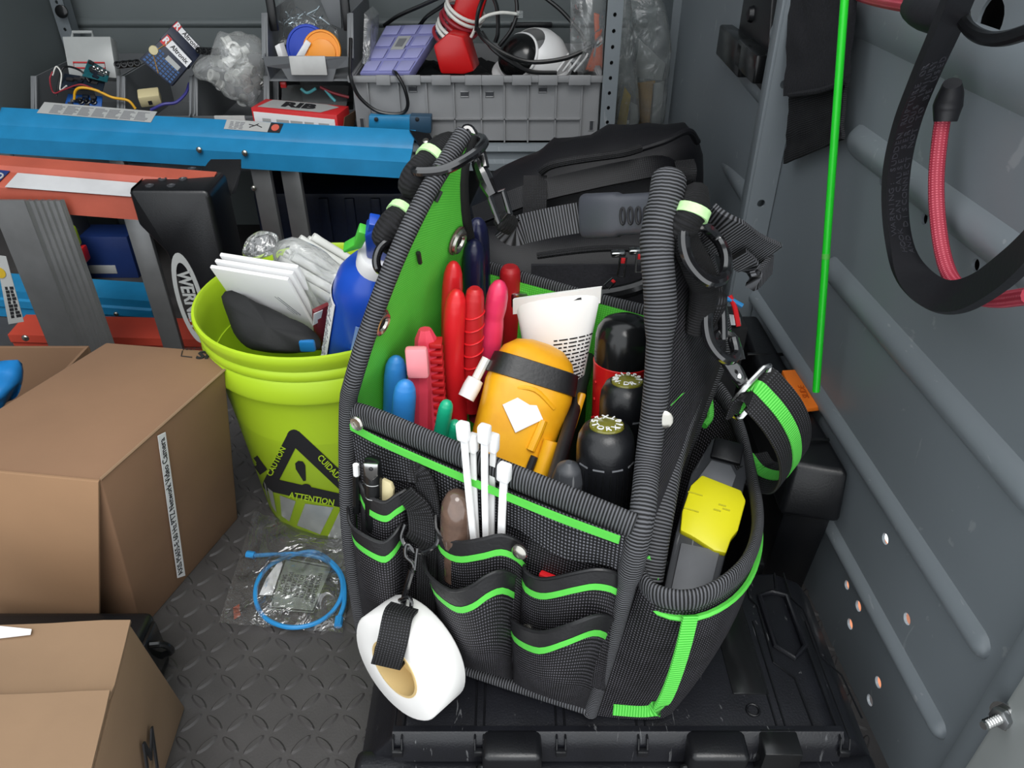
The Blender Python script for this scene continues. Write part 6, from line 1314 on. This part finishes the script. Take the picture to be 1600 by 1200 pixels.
# ================================================================ cardboard boxes
BZ = .29
T1, T2 = on_z(157, 750, BZ), on_z(338, 590, BZ); e1 = (T2-T1).normalized(); Tf = T1+e1*.203; Tx = on_z(318, 547, BZ); Tl = on_z(166, 535, BZ); Tn = on_z(0, 735, BZ); Tn = T1+(Tn-T1)*1.9; Tl2 = Tl
lean = on_z(222, 984, .0)-T1; lean.z = -BZ; B1 = T1+lean
Bt = [V((q.x, q.y, 0)) for q in (T1+lean, Tf+lean, Tx+lean*.6, Tl2+lean*.6, Tn+lean)]
cb = thing('cardboard_box', 'large brown cardboard box with long white strip label beside the bucket', 'cardboard box', (Bt[0]+Bt[3])/2)
bm = B(); tv = [bm.verts.new(q) for q in (T1, Tf, Tx, Tl2, Tn)]; bv = [bm.verts.new(q) for q in Bt]; bm.faces.new(tv); bm.faces.new(bv[::-1])
for i in range(5): bm.faces.new((tv[i], tv[(i+1) % 5], bv[(i+1) % 5], bv[i]))
bmesh.ops.bevel(bm, geom=bm.edges[:], offset=.002, segments=2, profile=.5, affect='EDGES'); bo = obj('body', bm, 'cardboard', cb, ang=40)
# outward front flap, swung a little open
nfl = V((-.05, -1, 0)); fb = lerp(T1, B1, .98); g_ = (B1-T1)
P = [T1+V((0, -.004, .001)), Tn+V((0, -.004, .001)), Tn+g_*.9+V((-.02, -.030, 0)), T1+g_*.92+V((-.035, -.032, .0))]
bm = B(); prism(bm, P, V((0, .004, 0)), bev=.0008); obj('front_flap', bm, mat('cardboard_flap_lit', '#8f6f52', .85, var=.06, vs_=9, bump=.12, bs=140), cb)  # lighter brown than the body: light on the front put into the colour
rn, rp = None, None; nR = (Tf-T1).cross(B1-T1).normalized(); nR = nR if nR.x > 0 else -nR
rf = lambda px, py: on_pl(px, py, T1+nR*.0028, nR)
P = [rf(246, 681), rf(258, 675), rf(289, 899), rf(277, 903)]; bm = B(); prism(bm, P, nR*.0006); lb = obj('strip_label', bm, 'paper', bo)
c = sum(P, V())/4; dl = ((P[0]+P[1])-(P[2]+P[3])).normalized(); Lb = ((P[0]+P[1])/2-(P[2]+P[3])/2).length
bm = B(); text(bm, 'AXIS P5655-E 60 Hz PTZ Network Video Camera', .0118, frame(c+nR*.0009, nR, dl)@M4.Translation((0, .0006, 0)), ext=.0002, sx=1); 
xs = [frame(c, nR, dl).inverted()@v.co for v in bm.verts]; wd_ = max(v.x for v in xs)-min(v.x for v in xs); F = frame(c, nR, dl); bm.transform(F@M4.Diagonal((Lb*.95/wd_, 1, 1, 1))@F.inverted()); obj('label_lettering', bm, 'print_black', lb)
tf = lambda px, py: on_z(px, py, BZ+.0012)
bm = B(); text(bm, 'SI', .022, frame(tf(318, 555), (0, 0, 1), (1, .05, 0)), ext=.0004, bold=.0008); tube(bm, [tf(285, 548), tf(283, 556), tf(300, 558)], .0006, 5); text(bm, 'MICRO', .007, frame(tf(300, 545), (0, 0, 1), (1, .05, 0)), ext=.0002); obj('top_print', bm, 'print_black', bo)
bm = B(); tube(bm, [T1+V((0, 0, .0008)), lerp(T1, Tf, .5)+V((0, 0, .0008)), Tf+V((0, 0, .0006))], .0016, 6); obj('worn_edge', bm, 'cardboard_light', bo)
# second open carton behind, with a blue bag in it
ob_ = thing('open_carton', 'open brown carton behind the large box, holding a blue package', 'cardboard box', (-.80, .83, 0)); q0 = on_z(137, 543, .25)
xr, yb_, zt = -.60, .90, .25
x_far = on_y(137, 543, .93); zt = x_far.z
bm = B(); box(bm, (-.95, .93, 0), (x_far.x, .935, zt), bev=.001); obj('back_wall', bm, 'cardboard_in', ob_)
bm = B(); box(bm, (-.95, .66, 0), (-.946, .93, zt), bev=.001); obj('side_wall', bm, 'cardboard_in', ob_)
bm = B(); prism(bm, [V((x_far.x, .932, 0)), V((x_far.x, .932, zt)), V((-.655, .66, zt-.03)), V((-.655, .66, 0))], V((-.004, 0, 0))); obj('side_wall', bm, 'cardboard_in', ob_)
bm = B(); box(bm, (-.95, .655, 0), (-.66, .66, zt-.04), bev=.001); obj('front_wall', bm, 'cardboard_in', ob_)
bm = B(); box(bm, (-.95, .66, 0), (-.64, .93, .004)); obj('base', bm, 'cardboard_in', ob_)
t = thing('blue_package', 'crumpled blue plastic package inside the open carton', 'package', on_z(0, 620, .05)); bulk([(-70, 600), (-30, 585), (10, 582), (28, 592), (30, 610), (10, 628), (-40, 660)], .79, .05, 'bluefoil', 'wrapper', t, amp=.02, seed=4)
# pale front carton
Q1, Q2 = on_z(205, 976, .20), on_z(150, 1200, .20); eq = (Q2-Q1).normalized(); Q2 = Q1+eq*.24; R1 = on_z(290, 1105, 0); R2 = R1+V((.012, -.23, 0)); Q3, Q4 = on_z(-10, 992, .20)+V((-.12, .0, 0)), None; Q4 = Q3+(Q2-Q1)
R3, R4 = V((Q3.x-.02, Q3.y+.03, 0)), V((Q4.x-.02, Q4.y, 0))
pc = thing('cardboard_box', 'paler creased cardboard carton with taped lid and black letter on its side', 'cardboard box', (R1+R4)/2)
bm = B(); hexa(bm, [R1, R2, R4, R3, Q1, Q2, Q4, Q3], bev=.003); bo = obj('body', bm, 'cardboard_light', pc, ang=40)
F1 = lambda u, v: bil(Q4, Q2, Q3, Q1, u, v)
bm = B(); rows = [[F1(u, v)+V((0, 0, h+.003*noise.noise(V((u*4, v*5, 1))))) for u in [k/10 for k in range(11)]] for v, h in ((.0, .004), (.3, .008), (.6, .009), (.68, .010))]; grid(bm, rows); thick(bm, .003); obj('lid_flap', bm, 'cardboard_light', pc, ang=60)
bm = B(); rows = [[F1(u, v)+V((0, 0, h+.002*noise.noise(V((u*4, v*5, 7))))) for u in [k/10 for k in range(11)]] for v, h in ((.66, .008), (.72, .004), (.9, .003), (1.01, .004))]; grid(bm, rows); thick(bm, .003); obj('lid_flap', bm, 'cardboard_light', pc, ang=60)
nR2 = (Q2-Q1).cross(R1-Q1).normalized(); nR2 = nR2 if nR2.x > 0 else -nR2; rf2 = lambda px, py: on_pl(px, py, (Q1+R1)/2+nR2*.004, nR2)
bm = B(); text(bm, 'M', .062, frame(rf2(236, 1185), nR2, (rf2(250, 1160)-rf2(228, 1205))), ext=.0008, sx=.8); obj('side_letter', bm, 'print_black', bo)
bm = B(); P = [on_z(-20, 977, .206), on_z(50, 984, .206), on_z(48, 992, .206), on_z(-20, 1000, .206)]; prism(bm, P, (0, 0, .001)); solo('paper_slip', bm, 'paper', 'white paper slip lying on the back of the pale carton', 'paper')
# black pouch between the cartons
t = thing('belt_case', 'black belt case with buckle wedged between the two cartons', 'case', (-.46, .545, 0))
bm = B(); box(bm, (-.62, .512, 0), (-.408, .568, .088), bev=.008, seg=3); obj('body', bm, 'blackplastic', t)
bm = B(); tube(bm, [(-.405, .535, .07), (-.392, .54, .064), (-.390, .545, .045), (-.404, .545, .036)], .004, 8, k=4); obj('buckle', bm, 'blackgloss', t)
bm = B(); box(bm, (-.412, .52, .02), (-.404, .56, .08), bev=.002); obj('strap_plate', bm, 'blackgloss', t)
# ================================================================ bag with the blue patch lead on the floor
cbx = thing('cable_bag', 'clear bag with printed label and blue network lead on the mat', 'plastic bag', on_z(450, 900, 0))
rows = []
KA, KB, KC, KD = on_z(398, 802, .004), on_z(560, 850, .004), on_z(536, 992, .004), on_z(343, 976, .004)
for j in range(25):
    row = []
    for i in range(25):
        u, v = i/24, j/24; p = bil(KD, KC, KA, KB, u, v); e = math.sin(math.pi*u)*math.sin(math.pi*v)
        row.append(p+V((0, 0, .004+.012*e+.006*e**.3*noise.noise(V((u*7, v*7, 2.2)))+.004*noise.noise(V((u*15, v*4, 5.1))))))
    rows.append(row)
bm = B(); grid(bm, rows[::-1]); obj('film', bm, 'film', cbx, ang=80)
bm = B(); P = [on_z(462, 858, .0075), on_z(520, 885, .0075), on_z(490, 958, .0075), on_z(418, 952, .0075)]; P[0] = on_z(445, 872, .0075); prism(bm, P, (0, 0, .0008)); lb = obj('printed_label', bm, mat('greenish_grey', '#767d76', .5, var=.08), cbx)
bm = B(); n = V((0, 0, 1)); Pq = [on_z(x, y, .0086) for x, y in ((446, 874), (518, 888), (489, 955), (420, 949))]
for a, b in zip(Pq, Pq[1:]+Pq[:1]): tube(bm, [a, b], .0009, 5)
X_ = (Pq[0]-Pq[3]).normalized()
for k, s in enumerate(('PACKING', 'SAFETY BAGS', 'THIS BAG IS', 'NOT A TOY', 'KEEP AWAY', 'FROM BABIES', 'AND CHILDREN')):
    p = bil(Pq[3], Pq[2], Pq[0], Pq[1], .12+.125*k, .5); text(bm, s, .0085, frame(p+n*.0004, n, X_), ext=.0002, sx=.8)
obj('label_lettering', bm, 'print_black', lb)
bm = B(); P = [on_z(440, 872, .0070), on_z(416, 904, .0070), on_z(405, 930, .0070), on_z(432, 930, .0070), on_z(444, 900, .0070)]; prism(bm, P[0:1]+P[1:], (0, 0, .0006)); obj('white_slip', bm, 'paper', cbx)
bm = B(); c = on_z(468, 920, .009); pts = [(398, 868), (440, 866), (470, 866), (505, 874), (530, 895), (535, 925), (520, 955), (490, 975), (450, 980), (415, 966), (400, 940), (402, 910), (420, 885), (450, 870), (490, 862), (520, 880), (536, 905), (538, 940), (530, 965)]
tube(bm, [on_z(x, y, .009+.002*(i % 3)) for i, (x, y) in enumerate(pts)], .0030, 8, k=5); obj('patch_lead', bm, 'cable_blue', cbx)
for p, q in (((398, 868), (386, 866)), ((530, 965), (528, 978))): bm = B(); tube(bm, [on_z(*p, .009), on_z(*q, .009)], .0052, 8); obj('plug', bm, 'cable_blue', cbx)
bm = B(); P = [on_z(364, 950, .004), on_z(374, 944, .004), on_z(376, 962, .004), on_z(366, 968, .004)]; prism(bm, P, (0, 0, .0006)); obj('red_print', bm, mat('fadedred', '#a4523c', .6), cbx)
# ================================================================ black padded bag behind the tote
bb = thing('equipment_bag', 'large black padded equipment bag with zips slumped behind the tote', 'bag', (.10, 1.12, 0))
bulk([(728, 345), (750, 295), (815, 243), (890, 214), (1000, 197), (1070, 194), (1092, 215), (1098, 262), (1092, 330), (1075, 420), (900, 440), (760, 430)], 1.20, .11, 'bagcloth', 'upper_body', bb, amp=.018, seed=1)
bulk([(728, 360), (800, 350), (900, 352), (1020, 345), (1090, 380), (1110, 460), (1110, 560), (1090, 648), (900, 660), (760, 650), (722, 560), (720, 440)], 1.08, .10, 'bagcloth', 'lower_body', bb, amp=.016, seed=6)
def bs(px, py, y): return on_y(px, py, y)
bm = B(); strap(bm, [bs(742, 338, 1.10), bs(790, 318, 1.085), bs(840, 300, 1.08), bs(900, 285, 1.08), bs(980, 268, 1.085), bs(1040, 262, 1.10), bs(1075, 300, 1.13)], V((.05, .5, .8)), .03, .008); obj('carry_band', bm, 'bagcloth', bb)
bm = B(); strap(bm, [bs(1068, 252, 1.115), bs(1072, 266, 1.10), bs(1070, 282, 1.10), bs(1074, 296, 1.115)], V((1, 0, 0)), .03, .006); obj('band_loop', bm, 'webbing_tight', bb)
bm = B(); strap(bm, [bs(836, 275, 1.09), bs(836, 310, 1.068), bs(834, 345, 1.06), bs(832, 365, 1.07)], V((1, 0, 0)), .034, .005); obj('band_loop', bm, 'webbing_tight', bb)
bm = B(); tube(bm, [bs(846, 268, 1.09), bs(862, 258, 1.075), bs(900, 250, 1.07), bs(970, 240, 1.075), bs(1000, 232, 1.09)], .006, 8, k=5); obj('zip_tape', bm, 'webbing_tight', bb)
bm = B(); tube(bm, [bs(1000, 233, 1.09), bs(1040, 220, 1.09), bs(1075, 205, 1.11), bs(1090, 222, 1.13)], .005, 8, k=5); obj('zip_tape', bm, 'bagcloth', bb)
bm = B(); tube(bm, [bs(840, 400, .975), bs(900, 392, .965), bs(960, 388, .965), bs(1030, 392, .97)], .005, 8, k=5); obj('zip_tape', bm, 'webbing_tight', bb)
bm = B(); sheet_rows = [[bs(830+ (200*i/12), 412+36*j/3, .955)+V((0, -.008*math.sin(math.pi*i/12)*(j/3), 0)) for i in range(13)] for j in range(4)]; grid(bm, sheet_rows); thick(bm, .006); obj('mesh_pocket', bm, 'fleece', bb)
bm = B(); tube(bm, [bs(905, 462, .93), bs(950, 460, .92), bs(1000, 448, .92), bs(1040, 425, .94)], .010, 10, k=5); obj('pocket_rim', bm, 'blackgloss', bb)
for pts in ([(974, 402), (970, 432)], [(1000, 396), (998, 425)], [(960, 437), (948, 448)], [(1022, 420), (1012, 440)]):
    a, b = [bs(*p, .905) for p in pts]; ax = (a-b).normalized(); F = frame(b, ax, (1, 0, 0)); L = (a-b).length; t_ = B(); w_ = .0042
    tube(t_, [F@V((-w_, 0, 0)), F@V((w_, 0, 0)), F@V((w_*.9, 0, L)), F@V((-w_*.9, 0, L))], .0016, 6, closed=True); zp = obj('zip_pull', t_, 'chrome', bb)
    t_ = B(); box(t_, (-w_*.6, -.0015, L*.70), (w_*.6, .0015, L*1.0), bev=.0004, M=F); obj('zip_pull_badge', t_, 'boxred', zp)
for px, py in ((966, 396), (994, 392)): t_ = B(); box(t_, (-.010, -.005, -.004), (.010, .005, .004), bev=.003, M=frame(bs(px, py, .925), (0, -.3, 1), (1, 0, .3))); obj('zip_slider', t_, 'chrome', bb)
t_ = B(); tube(t_, [bs(848, 434, .92), bs(860, 445, .92), bs(870, 450, .92)], .004, 8, k=3, radii=[.002, .004, .003]); obj('zip_pull', t_, 'chrome', bb)
# ================================================================ along the right wall
lc = thing('laser_case', 'narrow black hard case with orange latch standing against the wall', 'case', (.35, .8, 0))
P = lambda px, py, z: on_z(px, py, z)
n0, n1 = V((.322, .655, 0)), V((.379, .640, 0)); f0, f1 = V((.333, .985, 0)), V((.362, .985, 0)); h0 = .155; H = .225
bm = B(); hexa(bm, [n0+V((.004, .02, 0)), n1+V((-.004, .02, 0)), f1, f0, n0+V((.002, .008, h0)), n1+V((-.002, .008, h0)), f1+V((0, 0, h0)), f0+V((0, 0, h0))], bev=.006); obj('base_shell', bm, 'blackplastic', lc)
bm = B(); a = .008; hexa(bm, [n0+V((-a, -.004, h0)), n1+V((.002, -.004, h0)), f1+V((.002, 0, h0)), f0+V((-a, 0, h0)), n0+V((0, .012, H-.004)), n1+V((0, .008, H)), f1+V((0, 0, H+.01)), f0+V((0, 0, H+.01))], bev=.007, seg=3); ld = obj('lid', bm, 'blackplastic', lc)
bm = B(); q = [on_z(1220, 585, H+.008), on_z(1254, 583, H+.008), on_z(1290, 641, H+.008), on_z(1248, 646, H+.008)]; prism(bm, q, (0, 0, .007), bev=.0015); la = obj('latch', bm, 'orange', lc)
bm = B(); text(bm, 'SLIDE', .011, frame(on_z(1256, 612, H+.0156), (0, 0, 1), (q[3]-q[0]).normalized()*-1), ext=.0005); obj('latch_mark', bm, mat('orange_deep', '#c85f16', .45), la)
for y in (.70, .885): bm = B(); box(bm, (.322, y-.002, H+.003), (.372, y+.002, H+.0065), bev=.0008); obj('lid_step', bm, 'blackgloss', ld)
for dx, z in ((.014, .12), (.014, .10), (.010, .06)): bm = B(); ring(bm, n0+V((dx+.010, .0105+.01*(1-z/h0), z)), (0, -1, .1), .0042, .0010, 12, 6); obj('screw_boss', bm, 'blackgloss', lc)
# green rod
a = on_wall(1275, 612, .030); b = on_wall(1324, -60, .046); bm = B(); tube(bm, [a, lerp(a, b, .33), lerp(a, b, .66), b], .0042, 12)
rd = thing('fibreglass_rod', 'thin bright green fibreglass rod leaning on the wall', 'rod', a); obj('rod', bm, 'rodgreen', rd)
bm = B(); m_ = lerp(a, b, .345); tube(bm, [m_, m_+(b-a).normalized()*.006], .0045, 12); obj('joint', bm, 'greentrim', rd)
# black rubber strap loop with moulded warning, and the red bungee
def wv_(px, py, off): return on_wall(px, py, off)
SP = [(1508, -30, .075), (1478, 45, .07), (1445, 120, .062), (1418, 190, .055), (1402, 260, .05), (1399, 330, .045), (1408, 390, .042), (1430, 435, .045), (1468, 462, .055), (1510, 460, .07), (1560, 430, .085), (1610, 385, .10), (1650, 330, .11)]
t = thing('rubber_strap', 'black rubber tie-down strap with moulded warning text looping down', 'strap', wv_(1470, 470, .05))
wdv = [V((.35, .9, .1))]*4+[V((.45, .88, .1))]*3+[V((.5, .8, .35)), V((.45, .6, .65)), V((.35, .5, .75)), V((.3, .5, .8)), V((.3, .5, .8)), V((.3, .5, .8))]
wdv = [V((.86, .3, .15))]*2+[V((.86, .35, .12))]*3+[V((.86, .4, .0))]*2+[V((.75, .5, .35)), V((.5, .55, .65)), V((.3, .5, .8)), V((.2, .5, .8)), V((.2, .5, .8)), V((.2, .5, .8))]
Pp = [wv_(*q) for q in SP]; bm = B(); strap(bm, Pp, wdv, .026, .006); ba = obj('band', bm, 'rubber', t)
PC = cr(Pp, 10); WC = cr(wdv, 10)
def arc(P, s):
    L = 0
    for i in range(len(P)-1):
        d = (P[i+1]-P[i]).length
        if L+d >= s: return i, lerp(P[i], P[i+1], (s-L)/d)
        L += d
    return len(P)-2, P[-1]
bm = B()
for line, vo in (('WARNING: SUDDEN RUPTURE OR', -.0076), ('HOOK CAN CAUSE SERIOUS INJURY', .0), ('AND DISCONNECT NOT TO BE USED', .0076)):
    s = .06
    for ch in reversed(line):
        s += .0064
        if ch == ' ': continue
        i, p = arc(PC, s); tt = (PC[i+1]-PC[i]).normalized(); w_ = WC[i].normalized(); n2 = w_.cross(tt).normalized(); n2 = n2 if n2.dot(C0-p) > 0 else -n2; w_ = tt.cross(n2)
        text(bm, ch, .0080, frame(p+n2*.0031-w_*vo, n2, -tt), ext=.0006)
obj('moulded_text', bm, mat('rubber_text', '#3a3a40', .5), ba)
t = thing('bungee_cord', 'pinkish red bungee cord hanging in the rubber strap loop', 'bungee', wv_(1480, 470, .03))
bm = B(); tube(bm, [wv_(*q) for q in ((1475, 175, .030), (1468, 220, .030), (1463, 280, .030), (1465, 340, .030), (1474, 400, .03), (1490, 440, .032), (1520, 462, .036), (1560, 468, .042), (1610, 462, .05))], .0062, 12, k=6); obj('cord', bm, 'bungee_red', t)
bm = B(); tube(bm, [wv_(1477, 190, .031), wv_(1481, 165, .031), wv_(1486, 145, .033), wv_(1488, 130, .036)], .010, 12, k=4, radii=[.0088, .0112, .0095, .007]); obj('end_sleeve', bm, 'rubber', t)
t = thing('bungee_cord', 'red bungee cord stretched across to a black hose end', 'bungee', wv_(1380, 0, .04))
bm = B(); tube(bm, [wv_(1322, -14, .012), wv_(1370, 0, .03), wv_(1440, 12, .05)], .0058, 12, k=5); obj('cord', bm, 'bungee_red', t)
bm = B(); tube(bm, [wv_(1430, 10, .05), wv_(1455, 20, .055), wv_(1490, 30, .06)], .013, 14, k=4, radii=[.012, .0145, .014, .012]); obj('end_sleeve', bm, 'rubber', t)
t = thing('hook_loop', 'black plastic coated steel hook curving out beside the strap', 'hook', wv_(1550, 60, .06)); bm = B(); tube(bm, [wv_(*q) for q in ((1500, 10, .06), (1510, 40, .06), (1535, 58, .065), (1570, 60, .07), (1620, 45, .08))], .0050, 10, k=6); obj('hook', bm, 'cable_black', t)
# velcro strap hanging by the post
t = thing('fleece_strap', 'black fleecy hook-and-loop strap hanging beside the steel post', 'strap', wv_(1260, 255, .01))
def patch(pts4, off, m, nm, nu=10, nv=12, thk=.006, wob=.004):
    q = [wv_(x, y, off) for x, y in pts4]; rows = [[bil(q[3], q[2], q[0], q[1], u/nu, 1-v/nv)+nW*(wob*noise.noise(V((u*.5, v*.4, 3)))) for u in range(nu+1)] for v in range(nv+1)]; bm = B(); grid(bm, rows); thick(bm, thk); return obj(nm, bm, m, t, ang=70)
patch([(1246, -40), (1345, -40), (1326, 130), (1233, 150)], .022, 'fleece', 'fleece_part', thk=.008); patch([(1240, 145), (1326, 122), (1318, 218), (1228, 256)], .016, 'webbing_tight', 'webbing_part', thk=.004)
bm = B(); tube(bm, [wv_(1234, 148, .028), wv_(1280, 142, .03), wv_(1324, 126, .028)], .0032, 8, k=4); obj('hem', bm, 'fleece', t)
# black latch on the far panel
pn = lambda px, py, off=0: on_pl(px, py, PX0+nP*off, nP)
t = thing('door_latch', 'black plastic latch block fixed on the far panel', 'latch', pn(1180, 150, .01))
bm = B(); q = [pn(1152, 10, .0045), pn(1220, -40, .0045), pn(1206, 150, .0045), pn(1148, 82, .0045)]; prism(bm, q, nP*.010, bev=.002); obj('back_plate', bm, 'blackplastic', t)
for a_, b_ in (((1160, 38), (1190, 122)), ((1192, 60), (1216, 132))):
    bm = B(); u0, v0 = pan_uv(*a_); u1, v1 = pan_uv(*b_); box(bm, (min(u0, u1), min(v0, v1), -.036), (max(u0, u1), max(v0, v1), -.010), bev=.003, M=PF); obj('catch', bm, 'blackgloss', t)
bm = B(); lathe(bm, [(.012, 0), (.010, .006), (0, .009)], 16, frame(pn(1175, 22, .0145), nP, (0, 1, 0))); obj('round_boss', bm, 'blackplastic', t)
# bolt through the near frame post
t = thing('bolt', 'zinc plated bolt with nut sticking out of the near frame post', 'bolt', on_wall(1550, 1130, .03))
p = on_wall(1568, 1120, .0275); ax = (on_wall(1534, 1135, .050)-p).normalized(); F = frame(p, ax, (0, 0, 1))
bm = B(); lathe(bm, [(0, 0)]+[q for k in range(8) for q in ((.0042, .001+k*.0026), (.0034, .0022+k*.0026))]+[(.003, .0225), (0, .0225)], 14, F); obj('thread', bm, 'chrome', t, ang=20)
bm = B(); prism(bm, [(.0085*math.cos(q), .0085*math.sin(q), 0) for q in [math.pi/3*i for i in range(6)]], (0, 0, .006), bev=.0008, M=F); obj('nut', bm, 'steel', t)
bm = B(); lathe(bm, [(.004, -.0015), (.0115, -.0015), (.0115, 0), (.004, 0)], 20, F); obj('washer', bm, 'chrome', t)
# leads showing behind the snap hook
t = thing('cable_pouch', 'black pouch with thin blue and red leads behind the webbing tail', 'pouch', V((on_t(1146, 508, .97).x, on_t(1146, 508, .97).y, 0)))
bm = B(); p = on_t(1146, 506, .985); box(bm, (p.x-.022, p.y-.01, 0), (p.x+.018, p.y+.05, p.z), bev=.005); obj('pouch_body', bm, 'blackmatte', t)
for nm, m, pts in (('blue_lead', 'cable_blue', ((1132, 466), (1145, 470), (1160, 478))), ('red_lead', 'red', ((1140, 462), (1148, 480), (1154, 510)))):
    bm = B(); tube(bm, [on_t(x, y, .95) for x, y in pts], .0032, 8, k=4); obj(nm, bm, m, t)
bm = B(); p = [on_t(x, y, .97) for x, y in ((1132, 492), (1156, 496), (1158, 508), (1134, 508))]; prism(bm, p, (0, .004, 0)); obj('tag', bm, 'paper', t)
